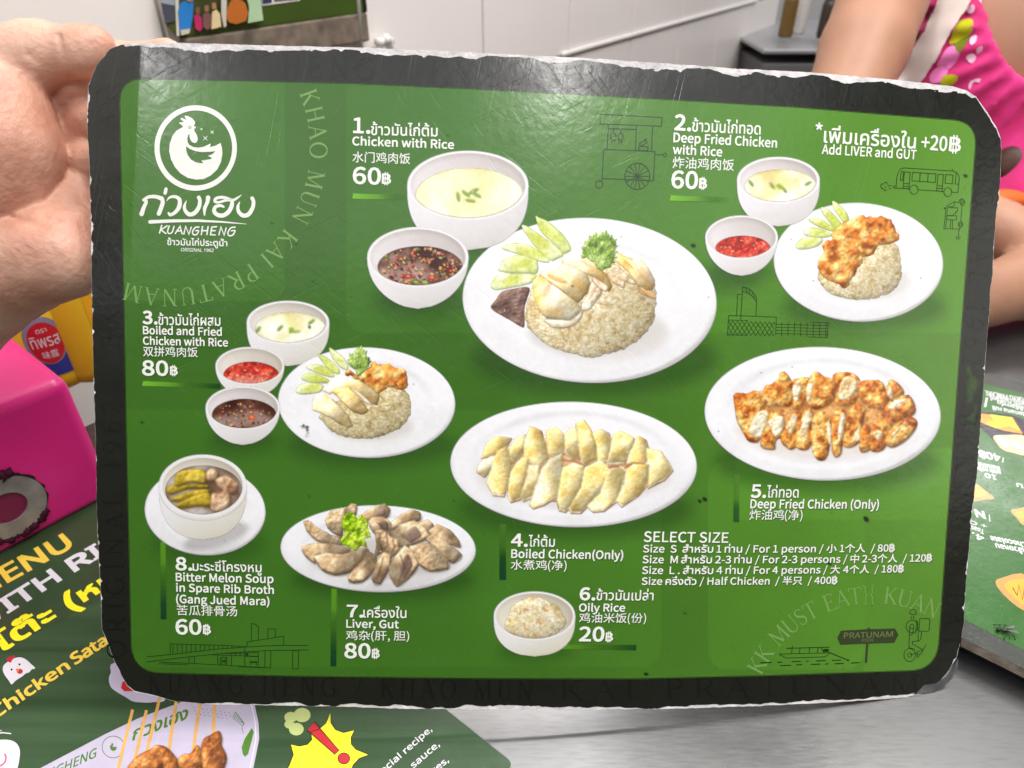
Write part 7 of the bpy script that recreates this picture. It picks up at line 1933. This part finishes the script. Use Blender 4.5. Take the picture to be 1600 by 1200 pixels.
# ---- yellow bottles behind it
m_yel = simple_mat('yellow_plastic', (226, 188, 36), 0.35, 0.5, 0.06, 20)
m_lab = simple_mat('yellow_label', (236, 200, 40), 0.35, 0.5, 0.04, 20)
def bottle(name, px, py, r_, hgt, lb, labelled):
    c = tb(px, py, 0.0)
    root = empty(name, tuple(c), lb, 'bottle', 'yellow sauce bottles')
    bm = bmesh.new(); lathe(bm, c + np.array([0, 0, 0.0006]), [(r_ * 0.82, 0), (r_ * 0.96, 0.004), (r_, 0.012), (r_, hgt * 0.62), (r_ * 0.92, hgt * 0.70), (r_ * 0.4, hgt * 0.86), (r_ * 0.34, hgt)], 40)
    bm_link(bm, 'bottle_body', m_yel, root, None, True)
    bm = bmesh.new(); lathe(bm, c + np.array([0, 0, hgt]), [(r_ * 0.42, 0.001), (r_ * 0.42, 0.02), (r_ * 0.36, 0.024)], 24)
    bm_link(bm, 'cap', simple_mat('red_cap', (190, 30, 36), 0.4), root, None, True)
    return root, c
b1, c1 = bottle('sauce_bottle', 96, 588, 0.030, 0.20, 'yellow bottle with a red oval Thai label beside the pink box', True)
b2, c2 = bottle('sauce_bottle', 158, 572, 0.033, 0.21, 'plain golden yellow bottle between the labelled bottle and the green menu', False)
def on_cyl(c, r_, px, py):
    d = ray(px, py); ox, oy = CAM_O[0] - c[0], CAM_O[1] - c[1]
    A = d[0] ** 2 + d[1] ** 2; B = 2 * (ox * d[0] + oy * d[1]); C = ox * ox + oy * oy - r_ * r_
    q_ = B * B - 4 * A * C
    t = (-B - math.sqrt(q_)) / (2 * A) if q_ > 0 else -B / (2 * A)
    return CAM_O + d * t
def cyl_frame(c):
    """label coordinates on a bottle: u = metres round the side (0 faces the camera), v = height."""
    az = math.atan2(CAM_O[1] - c[1], CAM_O[0] - c[0])
    return lambda u, v, r_: np.array([c[0] + r_ * math.cos(az + u / r_), c[1] + r_ * math.sin(az + u / r_), v])
def uv_cyl(c, r_, px, py):
    p = on_cyl(c, r_, px, py); az = math.atan2(CAM_O[1] - c[1], CAM_O[0] - c[0]); a = math.atan2(p[1] - c[1], p[0] - c[0])
    return ((a - az + math.pi) % (2 * math.pi) - math.pi) * r_, p[2]
W1 = cyl_frame(c1); rl = 0.0303
def wrap(name, poly, r_, mat, root, W, label=None):
    P, Fc = cdt(poly, 0.003)
    co = [W(u, v, r_) for u, v in P]
    return link(name, smooth(mesh_np(name, co, orient(P, Fc))), mat, root, label)
lab_rect = densify([(-0.046, 0.018), (0.046, 0.018), (0.046, 0.112), (-0.046, 0.112)], 0.003)
wrap('paper_label', lab_rect, rl, m_lab, b1, W1, 'yellow paper label')
wrap('label_border', densify([(-0.046, 0.1122), (0.046, 0.1122), (0.046, 0.118), (-0.046, 0.118)], 0.003), rl, m_red, b1, W1)
u0, v0 = uv_cyl(c1, rl, 72, 536)
wrap('label_blue', densify([(u0 - .020, v0 - 0.030), (u0 + .024, v0 - .030), (u0 + 0.022, v0 - 0.008), (u0 - .018, v0 - 0.008)], 0.003), rl + 0.0002, simple_mat('label_blue', (52, 56, 140), 0.35), b1, W1)
wrap('label_grey', [(u0 + 0.0148 * math.cos(a), v0 + .002 + 0.0210 * math.sin(a)) for a in np.linspace(0, 2 * math.pi, 40, endpoint=False)], rl + 0.0003, simple_mat('label_grey', (128, 128, 150), 0.35), b1, W1)
wrap('label_oval', [(u0 + 0.0122 * math.cos(a), v0 + 0.0182 * math.sin(a)) for a in np.linspace(0, 2 * math.pi, 40, endpoint=False)], rl + 0.0004, m_red, b1, W1, 'red oval on the label')
def cyl_text(txt, u, v, w, h, mat, rr_, W, root, main='lat', bold=0.0006):
    co, Fc, B = layout(txt, main); mn, mx = co[:, 0].min(), co[:, 0].max()
    P = np.stack([(co[:, 0] - mn) / (mx - mn) * w + u - w / 2, co[:, 1] * h + v], -1)
    cw = [W(a, b_, rr_) for a, b_ in P]
    return link('label_lettering', mesh_np('label_lettering', cw, Fc), mat, root)
cyl_text('ตรา', u0, v0 + 0.0095, 0.0075, 0.004, m_offw, rl + .0006, W1, b1)
cyl_text('ทิพรส', u0, v0 - 0.003, 0.0205, 0.010, m_offw, rl + .0006, W1, b1)
cyl_text('味露', u0, v0 - 0.013, 0.011, 0.0055, m_offw, rl + .0006, W1, b1)
cyl_text('น้ำปลาแท้', u0 - 0.004, v0 + 0.0245, 0.026, 0.008, m_blk, rl + .0003, W1, b1)
W2 = cyl_frame(c2)
wrap('paper_label', densify([(0.004, 0.05), (0.05, 0.05), (0.05, 0.14), (0.004, 0.14)], 0.003), 0.0333, simple_mat('orange_label', (226, 168, 26), 0.35), b2, W2, 'orange yellow label')
wrap('label_border', densify([(0.0, 0.1402), (0.05, 0.1402), (0.05, 0.147), (0.0, 0.147)], 0.003), 0.0335, m_red, b2, W2)

# ================================================================ the hand that holds the menu
def dep(px, py):
    X, Y = unp(px, py); p = board_w(X, Y); return float((p - CAM_O) @ CAM_M[:, 2] * -1)
DB = dep(150, 300)
def hp_(px, py, dz=0.0): return at_depth(px, py, DB + dz)
PXM = DB / F
m_skin, nt, b, out = new_mat('skin')
n_ = noise_node(nt, 34, 5); n_b = noise_node(nt, 420, 3)
r = node(nt, 'ShaderNodeValToRGB'); r.color_ramp.elements[0].position = 0.34; r.color_ramp.elements[1].position = 0.64
r.color_ramp.elements[0].color = (*lin((192, 136, 114)), 1); r.color_ramp.elements[1].color = (*lin((216, 172, 150)), 1)
nt.links.new(n_.outputs[0], r.inputs[0]); nt.links.new(r.outputs[0], b.inputs['Base Color'])
b.inputs['Roughness'].default_value = 0.5; b.inputs['Subsurface Weight'].default_value = 0.15; b.inputs['Subsurface Radius'].default_value = (0.006, 0.002, 0.001); b.inputs['Subsurface Scale'].default_value = 1.0
vr = node(nt, 'ShaderNodeTexVoronoi'); vr.inputs['Scale'].default_value = 260; tc = node(nt, 'ShaderNodeTexCoord'); nt.links.new(tc.outputs['Object'], vr.inputs['Vector'])
ad = node(nt, 'ShaderNodeMath', operation='MULTIPLY_ADD'); nt.links.new(vr.outputs[0], ad.inputs[0]); ad.inputs[1].default_value = 0.5; nt.links.new(n_b.outputs[0], ad.inputs[2])
bp = node(nt, 'ShaderNodeBump'); bp.inputs['Strength'].default_value = 0.5; bp.inputs['Distance'].default_value = 0.0009; nt.links.new(ad.outputs[0], bp.inputs['Height']); nt.links.new(bp.outputs[0], b.inputs['Normal'])

def chain(X, Y, Z, pts, k=0.004):
    d = None
    for (a, ra), (b_, rb_) in zip(pts[:-1], pts[1:]):
        q_ = cone(X, Y, Z, a, b_, ra, rb_); d = q_ if d is None else smin(d, q_, k)
    return d
def hand_field(X, Y, Z):
    px = PXM
    thenar = chain(X, Y, Z, [(hp_(-150, 430, .016), 120 * px), (hp_(-40, 285, .010), 100 * px), (hp_(-18, 232, .008), 98 * px), (hp_(-14, 178, .009), 88 * px)], .010)
    meta = chain(X, Y, Z, [(hp_(-60, 150, .016), 84 * px), (hp_(6, 112, .014), 62 * px), (hp_(52, 88, .0125), 50 * px), (hp_(74, 82, .0125), 46 * px)], .006)
    tip = chain(X, Y, Z, [(hp_(90, 84, .0120), 39 * px), (hp_(124, 80, .0120), 37 * px), (hp_(141, 74, .0125), 32 * px), (hp_(152, 71, .0130), 24 * px)], .005)
    heel = chain(X, Y, Z, [(hp_(-170, 510, .030), 150 * px), (hp_(-30, 418, .026), 104 * px), (hp_(60, 398, .020), 78 * px), (hp_(102, 400, .018), 54 * px), (hp_(106, 372, .020), 46 * px)], .012)
    palm = chain(X, Y, Z, [(hp_(0, 340, .042), 110 * px), (hp_(70, 290, .046), 78 * px), (hp_(88, 215, .046), 58 * px)], .014)
    fold = chain(X, Y, Z, [(hp_(84, 262, .030), 16 * px), (hp_(98, 312, .021), 17 * px), (hp_(124, 348, .018), 19 * px), (hp_(136, 385, .018), 20 * px), (hp_(128, 418, .018), 26 * px)], .006)
    side = chain(X, Y, Z, [(hp_(112, 330, .030), 44 * px), (hp_(118, 300, .032), 38 * px)], .010)
    d = smin(heel, palm, .012); d = smin(d, side, .010); d = smin(d, fold, .0030)
    index = chain(X, Y, Z, [(hp_(86, 200, .034), 32 * px), (hp_(92, 168, .029), 27 * px), (hp_(118, 140, .0255), 27 * px), (hp_(190, 92, .026), 26 * px), (hp_(262, 86, .024), 24 * px), (hp_(270, 87, .024), 21 * px)], .0035)
    middle = chain(X, Y, Z, [(hp_(92, 245, .036), 30 * px), (hp_(112, 205, .031), 28 * px), (hp_(136, 186, .028), 27 * px), (hp_(250, 160, .020), 27 * px), (hp_(330, 158, .014), 23 * px)], .0035)
    ring = chain(X, Y, Z, [(hp_(104, 272, .036), 32 * px), (hp_(136, 250, .031), 29 * px), (hp_(255, 236, .021), 27 * px), (hp_(320, 234, .015), 22 * px)], .0035)
    little = chain(X, Y, Z, [(hp_(112, 340, .034), 34 * px), (hp_(165, 322, .029), 27 * px), (hp_(225, 318, .020), 24 * px), (hp_(275, 314, .015), 19 * px)], .0035)
    for f in (index, middle, ring, little): d = smin(d, f, .0022)
    th = smin(smin(thenar, meta, .004), tip, .0022)
    d = smin(d, th, .0010)
    def groove(a, b_, w, dpt):
        q_ = cone(X, Y, Z, a, b_, 0, 0); return dpt * np.exp(-(q_ / w) ** 2)
    def surf(px_, py_, r_, dz): return hp_(px_, py_, dz - r_ * px)
    # wrinkles: across the thumb joint, down the ball of the thumb, over the heel of the hand
    d = d + groove(surf(94, 58, 38, .012), surf(97, 104, 36, .012), .0012, .0020) + groove(surf(45, 85, 48, .013), surf(64, 112, 44, .013), .0013, .0018) + groove(surf(64, 112, 44, .013), surf(66, 140, 30, .013), .0013, .0022)
    d = d + groove(surf(20, 342, 74, .022), surf(58, 348, 72, .020), .0014, .0020) + groove(surf(58, 348, 72, .020), surf(92, 343, 52, .020), .0012, .0012) + groove(surf(70, 300, 40, .030), surf(68, 345, 70, .021), .0016, .0006)
    for k in range(5):
        d = d + groove(surf(10 + k * 18, 372 + k * 8, 78, .020), surf(0 + k * 14, 440 + k * 10, 82, .022), .0009, .0008)
        d = d + groove(surf(-20 + k * 16, 200 + k * 24, 88, .008), surf(34 + k * 9, 190 + k * 26, 60, .008), .0008, .0005)
    d = d + 0.0008 * noise3(X, Y, Z, 12) + 0.0004 * noise3(X + .3, Y, Z + .2, 4)
    # the board is in the way: nothing of the hand goes through it
    p = np.stack([X - CAM_O[0], Y - CAM_O[1], Z - CAM_O[2]], -1) @ CAM_M
    q_ = (p - BT) @ BR
    h_ = q_[..., 2] - bow(q_[..., 0], q_[..., 1])
    sx, sy = q_[..., 0], q_[..., 1]
    inb = np.maximum(HB[0] - sx, np.maximum(sy - HB[1], -sy - 1.0))       # <0 over the board
    slabd = np.maximum(np.abs(h_ + 0.0012) - 0.0016, inb)
    return np.maximum(d, -slabd)
_x, _y = unp(np.array([140.0, 200.0]), np.array([300.0, 66.0])); HB = (float(_x[0]), float(_y[1]))
hnd = empty('hand', tuple(hp_(40, 300, .03)), 'left hand gripping the left edge of the green menu from behind', 'hand')
pts_ = np.array([hp_(x, y, z) for x in (-330, 360) for y in (10, 620) for z in (-.045, .075)])
lo = np.maximum(pts_.min(0), [-0.42, 0.10, 0.10]); hi = pts_.max(0)
net_obj('hand_skin', hand_field, lo, hi, 0.0013, m_skin, hnd)
# ================================================================ the person across the table
PD = 0.86
def pp(px, py, dz=0.0): return at_depth(px, py, PD + dz)
PM = PD / F
per = empty('person', tuple(pp(1560, 400, .1) * np.array([1, 1, 0])), 'person in a pink flowered dress sitting across the table with crossed arms', 'person')
m_skin2 = simple_mat('arm_skin', (168, 124, 100), 0.5, 0.4, 0.13, 11, 0.25, 240, sss=0.12)
m_skin2.name = 'arm_skin'
r_arm = 62 * PM
sh_r = pp(1405, -70, .03); el_r = pp(1290, 235, -.06); wr_r = pp(1560, 360, -.16)
sh_l = pp(1960, -60, .05); el_l = pp(2010, 330, -.05); wr_l = pp(1600, 445, -.20)
neck = pp(1665, -110, .04); chest = pp(1640, 120, .06); belly = pp(1670, 420, .10)
def body_field(X, Y, Z, grow=0.0):
    tor = smin(ellipsoid(X, Y, Z, chest, (0.185, 0.10, 0.17)), ellipsoid(X, Y, Z, belly, (0.18, 0.12, 0.22)), .05)
    tor = smin(tor, cone(X, Y, Z, sh_r + np.array([.03, .01, 0]), sh_l - np.array([.03, -.01, 0]), .050, .050), .05)
    nk = cone(X, Y, Z, neck - np.array([0, 0, .03]), neck + np.array([0, 0, .07]), .052, .048)
    return smin(tor, nk, .03) - grow
def arms_field(X, Y, Z):
    a = chain(X, Y, Z, [(sh_r, .056), ((sh_r + el_r) / 2, .050), (el_r, .041)], .01)
    b_ = chain(X, Y, Z, [(el_r, .040), (el_r * .6 + wr_r * .4, .038), (wr_r, .027), (wr_r + (wr_r - el_r) * .22, .026)], .01)
    c = chain(X, Y, Z, [(sh_l, .056), ((sh_l + el_l) / 2, .050), (el_l, .041)], .01)
    e = chain(X, Y, Z, [(el_l, .040), (el_l * .6 + wr_l * .4, .040), (wr_l, .031), (wr_l + (wr_l - el_l) * .18, .028)], .01)
    d = np.minimum(smin(a, b_, .012), smin(c, e, .012))
    for (w0, dr) in ((wr_r + (wr_r - el_r) * .22, (wr_r - el_r)), (wr_l + (wr_l - el_l) * .18, (wr_l - el_l))):
        dr = dr / np.linalg.norm(dr)
        for k in range(4):
            o = np.array([0, 0, .012 - .010 * k]); q_ = w0 + o + dr * .01
            L_f = (.065, .072, .068, .052)[k]
            d = smin(d, chain(X, Y, Z, [(q_, .011), (q_ + dr * L_f * .55, .009), (q_ + dr * L_f * .95 - np.array([0, -.012, .006]), .0075)], .003), .006)
        d = smin(d, chain(X, Y, Z, [(w0 + np.array([0, 0, .02]), .012), (w0 + dr * .03 + np.array([0, -.012, .034]), .009)], .004), .006)
    return d
head_c = neck + np.array([0.0, -0.005, 0.185])
def skin_field(X, Y, Z):
    d = smin(body_field(X, Y, Z), arms_field(X, Y, Z), .015)
    hd_ = smin(ellipsoid(X, Y, Z, head_c, (.075, .092, .108)), cone(X, Y, Z, neck + np.array([0, 0, .05]), head_c - np.array([0, -.01, .04]), .05, .05), .02)
    hd_ = smin(hd_, cone(X, Y, Z, head_c + np.array([0, -.085, .015]), head_c + np.array([0, -.105, -.018]), .008, .014), .012)
    for s_ in (-1, 1): hd_ = smin(hd_, ellipsoid(X, Y, Z, head_c + np.array([s_ * .076, .01, -.005]), (.010, .018, .030)), .006)
    d = smin(d, hd_, .015)
    return np.maximum(d, np.where(Y < 0.81, 0.0015 - Z, -1.0))             # forearms rest on the table top
def clip_lo(f, z): return lambda X, Y, Z: np.maximum(f(X, Y, Z), z - Z)
net_obj('body', lambda X, Y, Z: np.maximum(skin_field(X, Y, Z), -0.12 - Z), (0.20, 0.44, -0.14), (1.20, 1.16, 0.64), 0.0075, m_skin2, per)
m_dress, nt, b, out = new_mat('pink_dress_cloth')
n_ = noise_node(nt, 26, 2); r = node(nt, 'ShaderNodeValToRGB'); r.color_ramp.elements[0].position = 0.3; r.color_ramp.elements[1].position = 0.7
r.color_ramp.elements[0].color = (*lin((196, 26, 104)), 1); r.color_ramp.elements[1].color = (*lin((232, 52, 140)), 1)
nt.links.new(n_.outputs[0], r.inputs[0]); nt.links.new(r.outputs[0], b.inputs['Base Color']); b.inputs['Roughness'].default_value = 0.8; b.inputs['Sheen Weight'].default_value = 0.2
ncl = pp(1662, -15, -.02)
def dress_field(X, Y, Z):
    d = body_field(X, Y, Z, .010)
    slv2 = chain(X, Y, Z, [(sh_l - np.array([.03, 0, 0]), .072), (sh_l * .75 + el_l * .25 - np.array([.02, 0, 0]), .072)], .01)
    d = smin(d, slv2, .02)
    ang = np.arctan2(X - neck[0], -(Y - neck[1]) + 0.05)
    rn = np.hypot(X - ncl[0], Z - ncl[2])
    pleat = np.sin(ang * 0 + np.arctan2(Z - ncl[2], X - ncl[0]) * 36) * np.clip((rn - .105) / .012, 0, 1) * np.exp(-((rn - .11) / .075) ** 2)
    d = d + 0.0042 * pleat + 0.008 * (fbm(X * 1000, Z * 1000, 90, 2, 8) - .5)
    neckline = np.sqrt(((X - ncl[0]) / .10) ** 2 + ((Z - ncl[2]) / .10) ** 2) - 1
    d = np.maximum(d, -neckline * .10)
    return np.maximum(d, -0.12 - Z)
drs = net_obj('dress', dress_field, (0.30, 0.66, -0.14), (1.22, 1.18, 0.42), 0.0050, m_dress, per, 'pink dress with flowers and a gathered neckline')
# flowers and leaves: patches of the cloth, found by casting onto the dress
from mathutils.bvhtree import BVHTree
_dm = drs.data; bvh = BVHTree.FromPolygons([tuple(v.co) for v in _dm.vertices], [tuple(p_.vertices) for p_ in _dm.polygons])
def on_dress(px, py, off):
    d = Vector(ray(px, py)).normalized(); h = bvh.ray_cast(Vector(CAM_O), d)
    if h[0] is None: return None
    return h[0] + h[1] * off if h[1].dot(d) < 0 else h[0] - h[1] * off
def cloth_patch(name, poly, mat, off, label=None):
    P, Fc = cdt(spline(poly, 4), 6)
    co = [on_dress(x, y, off) for x, y in P]
    ok = [c is not None for c in co]
    Fc = [f for f in orient(P * np.array([1, -1]), Fc) if all(ok[i] for i in f)]
    Fc = [f for f in Fc if max((co[f[i]] - co[f[i - 1]]).length for i in range(3)) < .03]
    co = [tuple(c) if c is not None else (0, 0, -.1) for c in co]
    if Fc: link(name, smooth(mesh_np(name, co, Fc)), mat, drs, label)
m_leafy = simple_mat('cloth_leaf', (186, 186, 30), 0.8, 0.2, 0.15, 60); m_leafd = simple_mat('cloth_dark_leaf', (110, 124, 20), 0.8, 0.2, 0.15, 60); m_fl = simple_mat('cloth_flower', (240, 130, 196), 0.8, 0.2, 0.1, 40); m_fw = simple_mat('cloth_white', (244, 196, 222), 0.8, 0.2, 0.08, 40)
h2 = (1250, 0, 4.571)
for poly, m, off in (([(660, -30), (760, -30), (820, 30), (825, 75), (780, 40), (720, 15), (660, 25)], m_leafy, .0012), ([(700, 185), (740, 200), (765, 245), (725, 250), (708, 230)], m_leafy, .0012), ([(715, 300), (770, 245), (840, 220), (850, 260), (800, 330), (740, 430), (705, 440), (700, 360)], m_leafd, .0012),
                     ([(1150, 150), (1230, 145), (1225, 230), (1150, 290), (1070, 320), (1100, 220)], m_leafy, .0012), ([(1110, 320), (1210, 255), (1205, 290), (1140, 375)], m_leafd, .0016), ([(1060, 345), (1110, 335), (1140, 375), (1110, 450), (1060, 500), (1040, 465), (980, 470), (1000, 420)], m_fl, .0014), ([(1035, 540), (1130, 545), (1090, 600), (1005, 610)], m_leafy, .0012),
                     ([(930, 540), (980, 480), (1040, 470), (1060, 500), (1020, 580), (940, 590)], m_fl, .0010), ([(1230, 260), (1262, 255), (1258, 300), (1225, 325), (1212, 300)], m_fw, .0014), ([(1185, 410), (1225, 375), (1260, 410), (1225, 455)], m_fw, .0014), ([(1262, 345), (1300, 325), (1298, 360), (1265, 380)], m_fw, .0014), ([(1205, 610), (1235, 570), (1290, 565), (1280, 590), (1240, 590), (1215, 640)], m_fw, .0014), ([(1190, 60), (1240, 40), (1245, 80), (1215, 95)], m_fw, .0014), ([(1280, -10), (1340, 10), (1330, 45), (1290, 30)], m_fw, .0014)):
    cloth_patch('cloth_flower', cr(h2, poly), m, off)
# white shoulder strap of a bag, lying on the dress
P, Fc = cdt(densify(cr(h2, [(985, -120), (1290, -120), (1250, 10), (1150, 170), (1060, 320), (990, 450), (900, 590), (860, 660), (610, 660), (660, 570), (760, 420), (880, 220), (960, 60)]), 5), 7)
co = []; 
for x, y in P:
    h = on_dress(x, y, .004); co.append(np.array(h) if h is not None else at_depth(x, y, PD - .06))
adj = [set() for _ in co]
for f in Fc:
    for i in range(len(f)): adj[f[i]].add(f[i - 1]); adj[f[i - 1]].add(f[i])
cs = np.array(co)
for _ in range(14): cs = np.array([0.4 * cs[i] + 0.6 * cs[list(a)].mean(0) if len(a) > 4 else 0.8 * cs[i] + 0.2 * cs[list(a)].mean(0) for i, a in enumerate(adj)])
co = list(cs + (CAM_O - cs) / np.linalg.norm(CAM_O - cs, axis=1, keepdims=True) * .004)
strap = empty('bag_strap', tuple(co[0]), 'broad white bag strap lying across the pink dress', 'strap')
Fo = orient(P * np.array([1, -1]), Fc); n = len(co)
link('strap_band', smooth(mesh_np('strap_band', np.array(co), Fo)), simple_mat('strap_white', (226, 212, 206), 0.7, 0.3, 0.04, 60), strap)
# hair, outside the picture
def hair_field(X, Y, Z):
    d = ellipsoid(X, Y, Z, head_c + np.array([0, .018, .022]), (.088, .098, .112)); d = smin(d, ellipsoid(X, Y, Z, head_c + np.array([0, .07, -.09]), (.085, .05, .13)), .03)
    face = ellipsoid(X, Y, Z, head_c + np.array([0, -.095, -.03]), (.066, .085, .095))
    return np.maximum(d, -face)
net_obj('hair', hair_field, tuple(head_c - np.array([.12, .13, .26])), tuple(head_c + np.array([.12, .15, .16])), 0.006, simple_mat('dark_hair', (40, 30, 26), 0.5, 0.4, 0.3, 80), per)
# small things beside the crossed arms
bm = bmesh.new(); p = pp(1602, 262, .02)
pch = empty('pouch', tuple(p), 'dark brown pouch on the lap behind the crossed arms', 'pouch')
net_obj('pouch_body', lambda X, Y, Z: ellipsoid(X, Y, Z, p, (.045, .03, .034)) + .004 * (fbm(X * 1000, Z * 1000, 20, 2, 3) - .5), tuple(p - .07), tuple(p + .07), .004, simple_mat('brown_leather', (70, 44, 34), 0.5, 0.4, 0.2, 60), pch)
bm.free()
p2_ = pp(1568, 312, -.015)
oc = empty('orange_cloth', tuple(p2_), 'small orange cloth tucked between the arms and the dress', 'cloth')
net_obj('cloth_fold', lambda X, Y, Z: ellipsoid(X, Y, Z, p2_, (.030, .014, .012)), tuple(p2_ - .05), tuple(p2_ + .05), .003, simple_mat('orange_cloth', (226, 104, 34), 0.7), oc)
